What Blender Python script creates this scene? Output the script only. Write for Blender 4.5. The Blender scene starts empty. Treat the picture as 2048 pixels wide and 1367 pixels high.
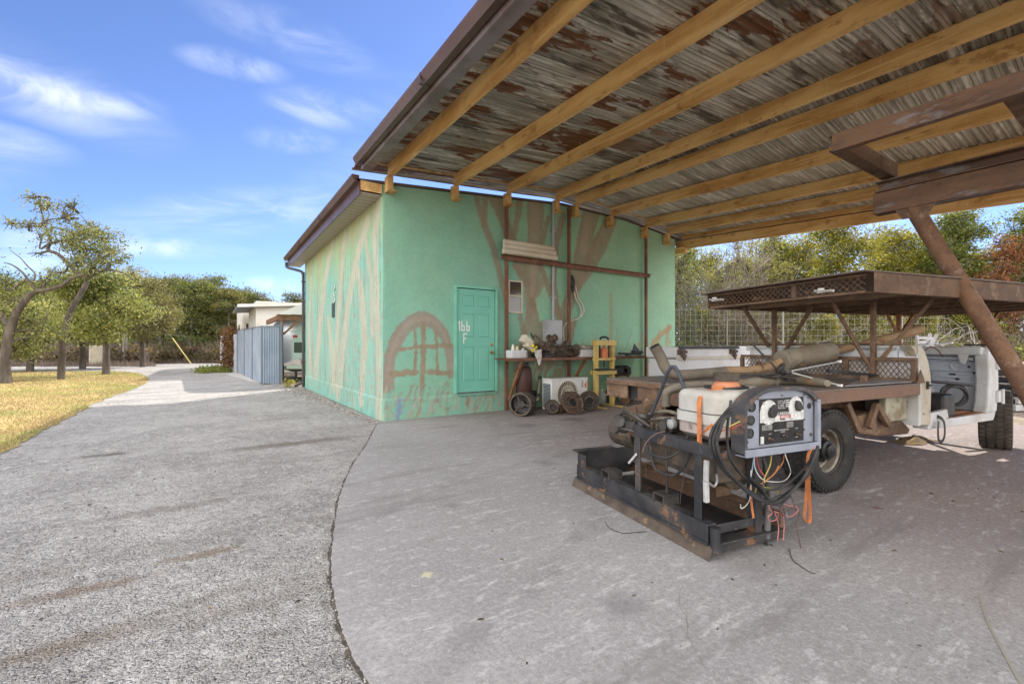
import bpy, bmesh, math, random
import numpy as np
from mathutils import Vector, Matrix
scene = bpy.context.scene
# ---------------------------------------------------------------- camera, sky, sun
YAW = math.atan2(602, 905)            # the view turns 33.6 degrees from the wall's normal
SN, CS = math.sin(YAW), math.cos(YAW)
CAM = np.array([-2.46, -7.78, 1.30])
cd = bpy.data.cameras.new('camera'); cam = bpy.data.objects.new('camera', cd)
scene.collection.objects.link(cam); scene.camera = cam
cam.location = CAM; cam.rotation_euler = (math.pi/2, 0, -YAW)
cd.sensor_width = 36; cd.lens = 36*905/2048; cd.shift_y = 8.5/2048
cd.clip_start = 0.05; cd.clip_end = 3000
SUN = Vector((4.1, 3.13, 4.0)).normalized()
SUN_EL = math.asin(SUN.z); SUN_AZ = math.atan2(SUN.x, SUN.y)
w = bpy.data.worlds.new('World'); scene.world = w; w.use_nodes = True
wt = w.node_tree; wt.nodes.clear()
def wn(t, **k):
    n = wt.nodes.new(t)
    for a, b in k.items(): setattr(n, a, b)
    return n
sky = wn('ShaderNodeTexSky', sky_type='NISHITA', sun_disc=False, sun_elevation=SUN_EL, sun_rotation=SUN_AZ,
         air_density=0.8, dust_density=0.1, ozone_density=3.0, altitude=300)
tc = wn('ShaderNodeTexCoord'); 
# small soft cirrus wisps: ellipses in sky direction, torn by stretched noise
def skydir(px, py):
    d = Vector((SN+CS*(px-1024)/905, CS-SN*(px-1024)/905, (692-py)/905)); return d.normalized()
nv = wn('ShaderNodeMapping'); nv.inputs['Scale'].default_value = (1, 1, 2.6); nv.inputs['Rotation'].default_value = (.5, .35, 0); wt.links.new(tc.outputs['Generated'], nv.inputs[0])
n1 = wn('ShaderNodeTexNoise'); n1.inputs['Scale'].default_value = 5.5; n1.inputs['Detail'].default_value = 10; n1.inputs['Roughness'].default_value = .6; n1.inputs['Distortion'].default_value = 1.1
wt.links.new(nv.outputs[0], n1.inputs['Vector'])
def wmath(op, a, b, c=None):
    n = wn('ShaderNodeMath', operation=op)
    for i, v in enumerate((a, b, c)):
        if v is None: continue
        if isinstance(v, bpy.types.NodeSocket): wt.links.new(v, n.inputs[i])
        else: n.inputs[i].default_value = v
    return n.outputs[0]
def wdot(vec):
    n = wn('ShaderNodeVectorMath', operation='DOT_PRODUCT'); n.inputs[1].default_value = vec; wt.links.new(tc.outputs['Generated'], n.inputs[0]); return n.outputs['Value']
cloud = None
for (px, py, hx, hy, rot, op) in ((80, 165, 260, 85, -12, .30), (190, 198, 130, 34, 8, .55), (470, 130, 100, 28, 4, .75), (650, 220, 120, 40, 0, .6), (585, 280, 90, 28, 6, .62), (480, 425, 260, 55, 14, .6), (330, 498, 170, 26, 4, .7), (70, 505, 85, 60, 0, 1.2), (25, 285, 110, 40, 0, .5),
                                  (590, 75, 170, 45, -6, .35), (545, 570, 60, 22, 0, .9), (1500, 520, 260, 60, 5, .7), (780, 330, 200, 60, 20, .35), (-300, 300, 300, 90, 10, .6), (-200, 80, 350, 70, -10, .5), (1000, 200, 300, 60, 0, .4), (1750, 450, 200, 50, 0, .5)):
    c = skydir(px, py); r_ = Vector((0, 0, 1)).cross(c).normalized()*-1; u_ = r_.cross(c).normalized(); k = 1/math.hypot(1, (px-1024)/905)/905
    if u_.z < 0: u_ = -u_
    a = math.radians(rot); e1 = r_*math.cos(a)+u_*math.sin(a); e2 = u_*math.cos(a)-r_*math.sin(a)
    q = wmath('ADD', wmath('POWER', wmath('MULTIPLY', wdot(tuple(e1)), 1/(hx*k)), 2), wmath('POWER', wmath('MULTIPLY', wmath('SUBTRACT', wdot(tuple(e2)), 0.), 1/(hy*k)), 2))
    front = wmath('GREATER_THAN', wdot(tuple(c)), .3)
    f = wmath('MULTIPLY', wmath('MULTIPLY', wmath('POWER', wmath('MAXIMUM', wmath('SUBTRACT', 1, q), 0), 1.5), op*.78), front)
    cloud = f if cloud is None else wmath('ADD', cloud, f)
nm = wn('ShaderNodeMapRange', interpolation_type='SMOOTHSTEP'); nm.inputs[1].default_value = .30; nm.inputs[2].default_value = .85; wt.links.new(n1.outputs[0], nm.inputs[0])
crf = wmath('MINIMUM', wmath('MULTIPLY', cloud, wmath('ADD', wmath('MULTIPLY', nm.outputs[0], 1.0), .02)), .85)
tint = wn('ShaderNodeMix', data_type='RGBA', blend_type='MULTIPLY'); tint.inputs[0].default_value = 1; tint.inputs[7].default_value = (.90, .92, 1.12, 1)
wt.links.new(sky.outputs[0], tint.inputs[6])
mixc = wn('ShaderNodeMix', data_type='RGBA'); mixc.inputs[7].default_value = (7.4, 7.6, 8.0, 1)
wt.links.new(crf, mixc.inputs[0]); wt.links.new(tint.outputs[2], mixc.inputs[6])
# unseen bright cloud bank behind the camera, added to fill the carport's shade
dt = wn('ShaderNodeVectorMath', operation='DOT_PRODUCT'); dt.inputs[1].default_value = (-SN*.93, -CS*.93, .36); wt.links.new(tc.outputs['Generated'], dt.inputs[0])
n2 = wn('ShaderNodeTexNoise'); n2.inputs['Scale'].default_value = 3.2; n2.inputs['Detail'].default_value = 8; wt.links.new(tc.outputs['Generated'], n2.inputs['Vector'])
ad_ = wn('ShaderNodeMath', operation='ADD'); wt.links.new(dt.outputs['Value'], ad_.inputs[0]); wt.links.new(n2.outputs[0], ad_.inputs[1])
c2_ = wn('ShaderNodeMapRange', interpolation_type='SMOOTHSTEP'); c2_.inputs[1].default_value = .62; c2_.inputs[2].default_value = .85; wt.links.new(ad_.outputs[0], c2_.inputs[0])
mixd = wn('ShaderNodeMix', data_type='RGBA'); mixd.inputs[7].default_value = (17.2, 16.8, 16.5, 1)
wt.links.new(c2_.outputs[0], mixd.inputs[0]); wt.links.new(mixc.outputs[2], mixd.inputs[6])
bg = wn('ShaderNodeBackground'); bg.inputs[1].default_value = 0.05
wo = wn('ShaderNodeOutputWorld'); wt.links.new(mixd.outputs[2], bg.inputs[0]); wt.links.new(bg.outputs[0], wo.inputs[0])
sl = bpy.data.lights.new('sun', 'SUN'); sl.energy = 2.0; sl.angle = math.radians(.53); sl.color = (1, .93, .82)
so = bpy.data.objects.new('sun', sl); scene.collection.objects.link(so); so.location = (20, 15, 30)
so.rotation_euler = (-SUN).to_track_quat('-Z', 'Y').to_euler()
vs = scene.view_settings
scene.display_settings.display_device = 'sRGB'
vs.view_transform = 'Standard'; vs.look = 'None'; vs.gamma = 1; vs.use_curve_mapping = False; vs.exposure = 2.0
scene.cycles.max_bounces = 8; scene.cycles.diffuse_bounces = 4; scene.cycles.transparent_max_bounces = 12
scene.cycles.sample_clamp_indirect = 6

# ---------------------------------------------------------------- measuring helpers (photo pixel -> point of the place)
Rv = np.array([CS, -SN, 0]); Wv = np.array([SN, CS, 0]); Zv = np.array([0, 0, 1.])
def ray(x, y): return Wv + Rv*(x-1024)/905 + Zv*(692-y)/905
def gp(x, y, z=0.): d = ray(x, y); return CAM + d*((z-CAM[2])/d[2])
def ay(x, y, Y): d = ray(x, y); return CAM + d*((Y-CAM[1])/d[1])
def ax(x, y, X): d = ray(x, y); return CAM + d*((X-CAM[0])/d[0])
def ad(x, y, D): return CAM + ray(x, y)*D
rnd = random.Random(7); nrs = np.random.RandomState(5)
def S(r, g, b):
    f = lambda v: (v/255)/12.92 if v/255 <= .04045 else ((v/255+.055)/1.055)**2.4
    return (f(r), f(g), f(b), 1)

# ---------------------------------------------------------------- materials
def newmat(name):
    m = bpy.data.materials.new(name); m.use_nodes = True; t = m.node_tree
    return m, t, t.nodes['Principled BSDF']
def node(t, ty, ins=None, **k):
    n = t.nodes.new(ty)
    for a, b in k.items(): setattr(n, a, b)
    if ins:
        for a, b in ins.items():
            if hasattr(b, 'is_linked') or isinstance(b, bpy.types.NodeSocket): t.links.new(b, n.inputs[a])
            else: n.inputs[a].default_value = b
    return n
def coords(t, scale=(1, 1, 1), rot=(0, 0, 0)):
    c = node(t, 'ShaderNodeTexCoord')
    return node(t, 'ShaderNodeMapping', {'Vector': c.outputs['Object'], 'Scale': scale, 'Rotation': rot}).outputs[0]
def noise(t, v, scale, detail=5, rough=.55, dist=0):
    return node(t, 'ShaderNodeTexNoise', {'Vector': v, 'Scale': scale, 'Detail': detail, 'Roughness': rough, 'Distortion': dist}).outputs[0]
def step(t, f, lo, hi, a=0., b=1.):
    return node(t, 'ShaderNodeMapRange', {0: f, 1: lo, 2: hi, 3: a, 4: b}, interpolation_type='SMOOTHSTEP').outputs[0]
def mix(t, f, a, b, blend='MIX'):
    return node(t, 'ShaderNodeMix', {0: f, 6: a, 7: b}, data_type='RGBA', blend_type=blend).outputs[2]
def math_(t, op, a, b): return node(t, 'ShaderNodeMath', {0: a, 1: b}, operation=op).outputs[0]
def bump(t, bs, h, strength, dist=.01, prev=None):
    n = node(t, 'ShaderNodeBump', {'Height': h, 'Strength': strength, 'Distance': dist})
    if prev: t.links.new(prev, n.inputs['Normal'])
    t.links.new(n.outputs[0], bs.inputs['Normal']); return n.outputs[0]
def pm(name, c, c2=None, sc=6, lo=.4, hi=.65, rough=.6, metal=0, bstr=.15, bsc=60, bdist=.004, c3=None, sc3=14, lo3=.58, hi3=.68, stretch=(1, 1, 1), spec=.4, det=6):
    """painted, dusty or rusty surface: base colour, broad patches of c2, sharper spots of c3, fine bump"""
    m, t, b = newmat(name); v = coords(t, stretch)
    col = None
    if c2 is not None:
        col = mix(t, step(t, noise(t, v, sc, det), lo, hi), c, c2)
    if c3 is not None:
        f3 = step(t, noise(t, v, sc3, 7, .65), lo3, hi3)
        col = mix(t, f3, col if col is not None else c, c3)
    if col is not None: t.links.new(col, b.inputs['Base Color'])
    else: b.inputs['Base Color'].default_value = c
    b.inputs['Roughness'].default_value = rough; b.inputs['Metallic'].default_value = metal
    b.inputs['Specular IOR Level'].default_value = spec
    if bstr: bump(t, b, noise(t, v, bsc, 4), bstr, bdist)
    return m

# ---------------------------------------------------------------- mesh helpers
COL = scene.collection
ROOTM = {}
def thing(name, label, cat, loc=(0, 0, 0), rz=0, group=None, kind=None):
    o = bpy.data.objects.new(name, None); COL.objects.link(o); o.empty_display_size = .2
    o.location = loc; o.rotation_euler = (0, 0, rz); tag(o, label, cat, group, kind)
    ROOTM[o.name] = (Matrix.Translation(Vector(loc)) @ Matrix.Rotation(rz, 4, 'Z')).inverted()
    return o
def tag(o, label=None, cat=None, group=None, kind=None):
    if label: o['label'] = label
    if cat: o['category'] = cat
    if group: o['group'] = group
    if kind: o['kind'] = kind
    return o
def rootof(o):
    while o.parent: o = o.parent
    return o
class MB:
    def __init__(s): s.v = []; s.f = []
    def add(s, vs, fs):
        n = len(s.v); s.v += [tuple(map(float, p)) for p in vs]; s.f += [tuple(i+n for i in f) for f in fs]; return s
    def box(s, c, d, rz=0, M=None):
        x, y, z = d[0]/2, d[1]/2, d[2]/2
        vs = [Vector(p) for p in ((-x,-y,-z),(x,-y,-z),(x,y,-z),(-x,y,-z),(-x,-y,z),(x,-y,z),(x,y,z),(-x,y,z))]
        m = Matrix.Translation(Vector(c)) @ (M if M is not None else Matrix.Rotation(rz, 4, 'Z'))
        return s.add([m @ p for p in vs], [(0,3,2,1),(4,5,6,7),(0,1,5,4),(1,2,6,5),(2,3,7,6),(3,0,4,7)])
    def bb(s, a, b):
        return s.box([(a[i]+b[i])/2 for i in range(3)], [abs(b[i]-a[i]) for i in range(3)])
    def beam(s, a, b, wd, h, up=(0, 0, 1)):
        a, b = Vector(a), Vector(b); d = (b-a); L = d.length; d.normalize(); u = Vector(up)
        if abs(d.dot(u)) > .98: u = Vector((0, 1, 0))
        sd = d.cross(u).normalized(); u = sd.cross(d)
        m = Matrix((d, sd, u)).transposed().to_4x4()
        return s.box((a+b)/2, (L, wd, h), M=m)
    def channel(s, a, b, wd, h, t=.012, up=(0, 0, 1), side=1):
        """C section from a to b: web on one side, two flanges"""
        a, b = Vector(a), Vector(b); d = (b-a).normalized(); u = Vector(up); sd = d.cross(u).normalized(); u = sd.cross(d)
        s.beam(a+sd*(side*(wd/2-t/2)), b+sd*(side*(wd/2-t/2)), t, h, up)
        for k in (-1, 1): s.beam(a+u*k*(h/2-t/2)-sd*side*t/2, b+u*k*(h/2-t/2)-sd*side*t/2, wd-t, t-.001, up)
        return s
    def tube(s, pts, r, n=8, caps=True, closed=False):
        P = [Vector(p) for p in pts]; k = len(P); R = r if hasattr(r, '__len__') else [r]*k
        prev = None; base = len(s.v); vs = []; fs = []
        for i in range(k):
            if closed: d = P[(i+1) % k]-P[i-1]
            else: d = P[min(i+1, k-1)]-P[max(i-1, 0)]
            if d.length < 1e-9: d = Vector((0, 0, 1))
            d.normalize()
            if prev is None: u = d.orthogonal().normalized()
            else:
                u = prev-d*prev.dot(d); u = u.normalized() if u.length > 1e-6 else d.orthogonal().normalized()
            prev = u; q = d.cross(u)
            for j in range(n):
                a = 2*math.pi*j/n; vs.append(P[i]+(u*math.cos(a)+q*math.sin(a))*R[i])
        for i in range(k if closed else k-1):
            for j in range(n):
                a, b = i*n+j, i*n+(j+1) % n; c, e = ((i+1) % k)*n+(j+1) % n, ((i+1) % k)*n+j
                fs.append((a, b, c, e))
        if caps and not closed: fs.append(tuple(range(n))[::-1]); fs.append(tuple((k-1)*n+j for j in range(n)))
        return s.add(vs, fs)
    def lathe(s, prof, c=(0, 0, 0), axis=(0, 0, 1), n=24, u0=None, caps=True):
        """prof: list of (radius, distance along axis)"""
        c = Vector(c); d = Vector(axis).normalized(); u = Vector(u0) if u0 else d.orthogonal().normalized(); q = d.cross(u)
        vs = []; fs = []; k = len(prof)
        for r, h in prof:
            for j in range(n):
                a = 2*math.pi*j/n; vs.append(c+d*h+(u*math.cos(a)+q*math.sin(a))*r)
        for i in range(k-1):
            for j in range(n):
                fs.append((i*n+j, i*n+(j+1) % n, (i+1)*n+(j+1) % n, (i+1)*n+j))
        if caps and prof[0][0] > 1e-4: fs.append(tuple(range(n))[::-1])
        if caps and prof[-1][0] > 1e-4: fs.append(tuple((k-1)*n+j for j in range(n)))
        return s.add(vs, fs)
    def prism(s, poly, off):
        """polygon (3-D points) pushed along off"""
        n = len(poly); o = Vector(off); P = [Vector(p) for p in poly]
        return s.add(P+[p+o for p in P], [tuple(range(n))[::-1], tuple(range(n, 2*n))]+[(i, (i+1) % n, n+(i+1) % n, n+i) for i in range(n)])
    def quad(s, *p): return s.add(p, [tuple(range(len(p)))])
    def build(s, name, m, parent=None, world=False, bevel=0, smooth=False, auto=False, jit=0):
        vs = s.v
        if world and parent is not None:
            mi = ROOTM[rootof(parent).name]; vs = [tuple(mi @ Vector(p)) for p in vs]
        me = bpy.data.meshes.new(name); me.from_pydata(vs, [], s.f); me.update()
        bm = bmesh.new(); bm.from_mesh(me)
        if jit:
            for q in bm.verts: q.co += Vector((rnd.uniform(-jit, jit), rnd.uniform(-jit, jit), rnd.uniform(-jit, jit)))
        bmesh.ops.recalc_face_normals(bm, faces=bm.faces); bm.to_mesh(me); bm.free()
        o = bpy.data.objects.new(name, me); COL.objects.link(o)
        if m is not None: me.materials.append(m)
        if parent is not None: o.parent = parent
        if smooth: me.polygons.foreach_set('use_smooth', [True]*len(me.polygons))
        if auto:
            me.polygons.foreach_set('use_smooth', [True]*len(me.polygons)); me.set_sharp_from_angle(angle=math.radians(38))
        if bevel:
            b = o.modifiers.new('bevel', 'BEVEL'); b.width = bevel; b.segments = 2; b.limit_method = 'ANGLE'; b.angle_limit = math.radians(40)
        return o
def npmesh(name, V, F, m, parent=None, smooth=False, cols=None, cname='tint'):
    """fast mesh from numpy arrays (all faces with the same corner count)"""
    V = np.asarray(V, dtype=np.float32); F = np.asarray(F, dtype=np.int32); k = F.shape[1]
    me = bpy.data.meshes.new(name); me.vertices.add(len(V)); me.vertices.foreach_set('co', V.ravel())
    me.loops.add(F.size); me.loops.foreach_set('vertex_index', F.ravel())
    me.polygons.add(len(F)); me.polygons.foreach_set('loop_start', np.arange(0, F.size, k, dtype=np.int32)); me.polygons.foreach_set('loop_total', np.full(len(F), k, dtype=np.int32))
    if smooth: me.polygons.foreach_set('use_smooth', np.ones(len(F), dtype=bool))
    me.update(calc_edges=True)
    if cols is not None:
        a = me.color_attributes.new(cname, 'FLOAT_COLOR', 'POINT'); a.data.foreach_set('color', np.asarray(cols, dtype=np.float32).ravel())
    me.materials.append(m)
    o = bpy.data.objects.new(name, me); COL.objects.link(o)
    if parent is not None: o.parent = parent
    return o
def struct(o, kind='structure'): o['kind'] = kind; return o
def spline(pts, n=8):
    """Catmull-Rom through the points"""
    P = [np.array(p, float) for p in pts]; P = [2*P[0]-P[1]]+P+[2*P[-1]-P[-2]]; out = []
    for i in range(1, len(P)-2):
        for k in range(n):
            t = k/n; a, b, c, d = P[i-1], P[i], P[i+1], P[i+2]
            out.append(.5*((2*b)+(-a+c)*t+(2*a-5*b+4*c-d)*t*t+(-a+3*b-3*c+d)*t**3))
    out.append(P[-2]); return out
def text_mesh(mb, txt, org, ux, uz, size, depth=.002, bold=0):
    """letters as thin mesh on the plane spanned by ux (reading direction) and uz (up)"""
    cu = bpy.data.curves.new('t', 'FONT'); cu.body = txt; cu.size = size; cu.extrude = depth/2; cu.offset = bold
    ob = bpy.data.objects.new('t', cu); COL.objects.link(ob)
    dg = bpy.context.evaluated_depsgraph_get(); me = bpy.data.meshes.new_from_object(ob.evaluated_get(dg))
    ux, uz = Vector(ux).normalized(), Vector(uz).normalized(); un = ux.cross(uz); o = Vector(org)
    mb.add([o+ux*v.co.x+uz*v.co.y+un*v.co.z for v in me.vertices], [tuple(p.vertices) for p in me.polygons])
    bpy.data.objects.remove(ob); bpy.data.curves.remove(cu); bpy.data.meshes.remove(me)
# ================================================================ THE SETTING
def concrete_mat():
    m, t, b = newmat('concrete'); v = coords(t)
    c = mix(t, step(t, noise(t, v, .55, 5), .35, .65), (.255, .243, .242, 1), (.335, .32, .318, 1))
    sx = node(t, 'ShaderNodeSeparateXYZ', {0: v}); 
    fx = step(t, math_(t, 'ADD', sx.outputs[0], math_(t, 'MULTIPLY', noise(t, v, .8, 5), 3.)), 1.2, 5.5, 0, .85)   # the reddish wash of the eastern half
    c = mix(t, fx, c, (.27, .185, .16, 1))
    vs_ = coords(t, (.55, 1.9, 1), (0, 0, .12))
    wh = math_(t, 'MULTIPLY', step(t, noise(t, vs_, 5.2, 8, .72), .55, .63), step(t, noise(t, v, .9, 4), .42, .58, .15, 1.))
    c = mix(t, math_(t, 'MULTIPLY', wh, .85), c, (.53, .515, .51, 1))                        # worn lime bloom
    dk = step(t, noise(t, coords(t, (1, 1.5, 1)), 1.4, 7, .6), .60, .72, 0, .45)
    c = mix(t, dk, c, (.20, .185, .18, 1))
    bl = step(t, noise(t, v, 17, 7, .78), .60, .67, 0, .6); c = mix(t, bl, c, (.13, .12, .115, 1))
    c = mix(t, step(t, noise(t, v, 30, 7, .85), .47, .55, 0, .5), c, (.185, .172, .17, 1)); c = mix(t, step(t, noise(t, coords(t, (1, 1, 1), (0, 0, 1)), 44, 7, .85), .52, .58, 0, .55), c, (.45, .435, .435, 1)); gr = noise(t, v, 130, 4, .7); c = mix(t, step(t, gr, .35, .68, 0, .35), c, (.22, .21, .2, 1)); c = mix(t, step(t, noise(t, coords(t, (.7, 1.4, 1), (0, 0, -.2)), 11, 8, .75), .54, .62, 0, .6), c, (.43, .42, .42, 1)); c = mix(t, step(t, noise(t, coords(t, (.3, 2.0, 1), (0, 0, .3)), 1.3, 6, .6), .55, .66, 0, .5), c, (.17, .155, .15, 1))
    vo = node(t, 'ShaderNodeTexVoronoi', {'Vector': node(t, 'ShaderNodeVectorMath', {0: v, 1: node(t, 'ShaderNodeVectorMath', {0: node(t, 'ShaderNodeTexNoise', {'Vector': v, 'Scale': 1.6, 'Detail': 6}).outputs['Color'], 3: .5}, operation='SCALE').outputs[0]}, operation='ADD').outputs[0], 'Scale': .42}, feature='DISTANCE_TO_EDGE')
    ck = math_(t, 'MULTIPLY', step(t, vo.outputs['Distance'], .0006, .002, 1, 0), step(t, noise(t, v, .5, 3), .52, .6)); c = mix(t, math_(t, 'MULTIPLY', ck, .75), c, (.09, .08, .075, 1))
    def arc(cx, cy, R, wd, k):
        dn = node(t, 'ShaderNodeVectorMath', {0: node(t, 'ShaderNodeVectorMath', {0: v, 1: (cx, cy, 0)}, operation='SUBTRACT').outputs[0]}, operation='LENGTH').outputs['Value']
        e = math_(t, 'ABSOLUTE', math_(t, 'SUBTRACT', dn, R), 0.); return math_(t, 'MULTIPLY', step(t, e, wd*.5, wd, k, 0), step(t, noise(t, v, 2.2, 7, .7), .42, .6))
    for (cx, cy, R) in ((3.5, -16., 11.2), (3.5, -16., 12.7), (-4.5, 1.5, 6.6), (-4.5, 1.5, 8.1)): c = mix(t, arc(cx, cy, R, .10, .2), c, (.12, .11, .108, 1))
    # oil patch and a painted smudge
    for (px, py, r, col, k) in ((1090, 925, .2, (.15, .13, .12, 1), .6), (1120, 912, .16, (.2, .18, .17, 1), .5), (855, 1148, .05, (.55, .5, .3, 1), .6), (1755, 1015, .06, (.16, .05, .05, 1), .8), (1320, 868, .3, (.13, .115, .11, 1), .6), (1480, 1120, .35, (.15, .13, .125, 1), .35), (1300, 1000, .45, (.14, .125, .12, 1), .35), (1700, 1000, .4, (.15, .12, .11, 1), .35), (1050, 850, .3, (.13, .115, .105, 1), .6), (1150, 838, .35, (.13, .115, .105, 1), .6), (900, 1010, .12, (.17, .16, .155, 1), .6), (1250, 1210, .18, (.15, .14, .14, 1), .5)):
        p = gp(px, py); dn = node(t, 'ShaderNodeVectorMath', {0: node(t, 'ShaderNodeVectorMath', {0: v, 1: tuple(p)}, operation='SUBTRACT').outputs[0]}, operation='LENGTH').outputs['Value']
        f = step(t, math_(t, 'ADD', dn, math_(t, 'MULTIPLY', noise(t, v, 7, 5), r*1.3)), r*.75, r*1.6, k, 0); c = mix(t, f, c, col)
    t.links.new(c, b.inputs['Base Color']); b.inputs['Roughness'].default_value = .8; b.inputs['Specular IOR Level'].default_value = .25
    n = bump(t, b, noise(t, v, 42, 7, .7), .5, .012); bump(t, b, noise(t, vs_, 5.2, 8, .72), .25, .02, n)
    return m
def gravel_mat():
    m, t, b = newmat('gravel'); v = coords(t)
    vo = node(t, 'ShaderNodeTexVoronoi', {'Vector': v, 'Scale': 85., 'Randomness': 1.}); vd = vo.outputs['Distance']
    v2 = node(t, 'ShaderNodeTexVoronoi', {'Vector': v, 'Scale': 40., 'Randomness': 1.})
    c = mix(t, step(t, noise(t, v, .9, 7, .65), .38, .62), (.31, .295, .285, 1), (.45, .43, .415, 1))
    sp = node(t, 'ShaderNodeSeparateColor', {0: vo.outputs['Color']}); s2 = node(t, 'ShaderNodeSeparateColor', {0: v2.outputs['Color']})
    c = mix(t, step(t, sp.outputs[0], .45, 1, 0, .55), c, (.56, .54, .52, 1)); c = mix(t, step(t, sp.outputs[1], .7, 1, 0, .5), c, (.17, .155, .14, 1))
    c = mix(t, step(t, s2.outputs[0], .72, .95, 0, .5), c, (.6, .58, .55, 1))
    c = mix(t, step(t, noise(t, v, 8, 8, .75), .48, .64, 0, .5), c, (.22, .205, .19, 1)); c = mix(t, step(t, noise(t, coords(t, (1, .5, 1)), 5, 8, .75), .55, .66, 0, .55), c, (.60, .58, .56, 1))
    dirt = step(t, noise(t, coords(t, (.35, 2.4, 1), (0, 0, .3)), .9, 7, .65), .54, .68, 0, .5); c = mix(t, dirt, c, (.27, .23, .195, 1))
    for (px, py, sx_, sy_, col, k) in ((175, 1172, 1.1, 5., (.20, .13, .08, 1), .6), (410, 1103, 1.5, 6., (.24, .18, .11, 1), .6), (590, 884, .35, 2.2, (.17, .14, .11, 1), .7), (205, 908, 1.2, 4., (.12, .10, .085, 1), .7), (330, 1015, .7, 3.5, (.21, .175, .14, 1), .5), (120, 1290, 1.2, 5., (.21, .16, .11, 1), .5)):
        p = gp(px, py); rr = node(t, 'ShaderNodeMapping', {'Vector': node(t, 'ShaderNodeVectorMath', {0: v, 1: tuple(p)}, operation='SUBTRACT').outputs[0], 'Rotation': (0, 0, YAW), 'Scale': (sx_, sy_, 1)}).outputs[0]
        dn = node(t, 'ShaderNodeVectorMath', {0: rr}, operation='LENGTH').outputs['Value']; c = mix(t, step(t, math_(t, 'ADD', dn, math_(t, 'MULTIPLY', noise(t, v, 6, 7, .7), .7)), .45, .85, k, 0), c, col)
    t.links.new(c, b.inputs['Base Color']); b.inputs['Roughness'].default_value = .95; b.inputs['Specular IOR Level'].default_value = .15
    n = bump(t, b, vd, .8, -.025); n = bump(t, b, v2.outputs['Distance'], .3, -.03, n); bump(t, b, noise(t, v, 11, 7, .65), .8, .05, n)
    return m
M = {}
M['conc'] = concrete_mat(); M['gravel'] = gravel_mat()
M['dirt'] = pm('dirt_and_leaf_litter', (.24, .19, .14, 1), (.34, .28, .21, 1), 1.3, rough=.95, bstr=.6, bsc=22, bdist=.05, c3=(.12, .085, .055, 1), sc3=9, lo3=.5, hi3=.66)
M['turf'] = pm('dry_turf', (.30, .21, .085, 1), (.42, .32, .13, 1), .8, rough=.95, bstr=.7, bsc=30, bdist=.05, c3=(.20, .23, .05, 1), sc3=.35, lo3=.5, hi3=.62)

def sheet(name, poly, z, m, sub=0):
    mb = MB(); mb.add([(p[0], p[1], z) for p in poly], [tuple(range(len(poly)))]); return struct(mb.build(name, m))
sheet('ground', [(-400, -300), (400, -300), (400, 500), (-400, 500)], -.03, M['dirt'])
# gravel drive: gently lumpy sheet, edge broken where it meets the verge
xs = np.linspace(-1, 1, 60); 
drive = [(-60, -18), (8.3, -18), (8.3, 0), (0, 0), (0, 9.6), (-1.0, 9.9), (-1.35, 18.2), (-2.1, 24.), (-1.6, 26.5), (9, 31), (9, 36)] + [(x, 35.5+.4*math.sin(x*1.7)-.12*(x+1)*.2) for x in np.linspace(4, -60, 30)]
sheet('gravel_drive', drive, -.012, M['gravel'])
pts = [(-.104, -.112), (-.705, -1.626), (-1.173, -2.699), (-1.523, -3.662), (-1.736, -4.422), (-1.864, -4.95), (-1.93, -5.353), (-1.958, -5.669), (-1.947, -6.028), (-1.85, -6.6), (-1.58, -7.3), (-1.1, -8.1), (-.2, -9.3), (1.5, -11)]
edge = [(p[0]+rnd.gauss(0, .0025), p[1]+rnd.gauss(0, .0025)) for p in spline(pts, 26)]
slab_poly = [(0, -.015)] + edge + [(8.7, -11.3), (8.75, -.015)]
mb = MB(); mb.prism([(x, y, -.07) for x, y in slab_poly], (0, 0, .07)); struct(mb.build('concrete_slab', M['conc'], bevel=.008))
# soil packed in the gap between slab and gravel
V = []
for i in range(1, len(edge)-1):
    d = np.array(edge[i+1])-np.array(edge[i-1]); d /= np.linalg.norm(d); n_ = np.array([d[1], -d[0]]) if d[1] < 0 else np.array([-d[1], d[0]])
    o_ = n_ if n_[0] < 0 else -n_; w_ = .010+.010*abs(math.sin(i*.17)+.5*math.sin(i*.53+1))+.004*rnd.random(); e_ = np.array(edge[i])
    V += [(*(e_-o_*.008), -.009), (*(e_+o_*w_), -.0105)]
struct(npmesh('edge_soil', V, [(2*i, 2*i+1, 2*i+3, 2*i+2) for i in range(len(V)//2-1)], pm('dark_soil', (.055, .045, .036, 1), (.11, .09, .07, 1), 25, rough=.95)))
# saw joint in the slab
jl = [gp(*p) for p in ((1958, 1185), (1975, 1240), (2005, 1300), (2045, 1372))]
mb = MB(); jp = spline(jl, 8)
for a, b in zip(jp[:-1], jp[1:]):
    d = np.array([-(b-a)[1], (b-a)[0], 0]); d = d/np.linalg.norm(d)*.005
    mb.add([(*(a-d)[:2], .003), (*(b-d)[:2], .003), (*(b+d)[:2], .003), (*(a+d)[:2], .003)], [(0, 1, 2, 3)])
struct(mb.build('slab_joint', pm('joint_filler', (.27, .25, .2, 1), rough=.9)))
# pale concrete apron by the fence
ap = [gp(*p)[:2] for p in ((452, 748), (480, 741), (520, 752), (560, 768), (545, 769), (500, 762))]
sheet('concrete_apron', [tuple(p) for p in ap], -.006, pm('pale_apron', (.47, .45, .43, 1), (.38, .36, .34, 1), 3, rough=.85))
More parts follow.
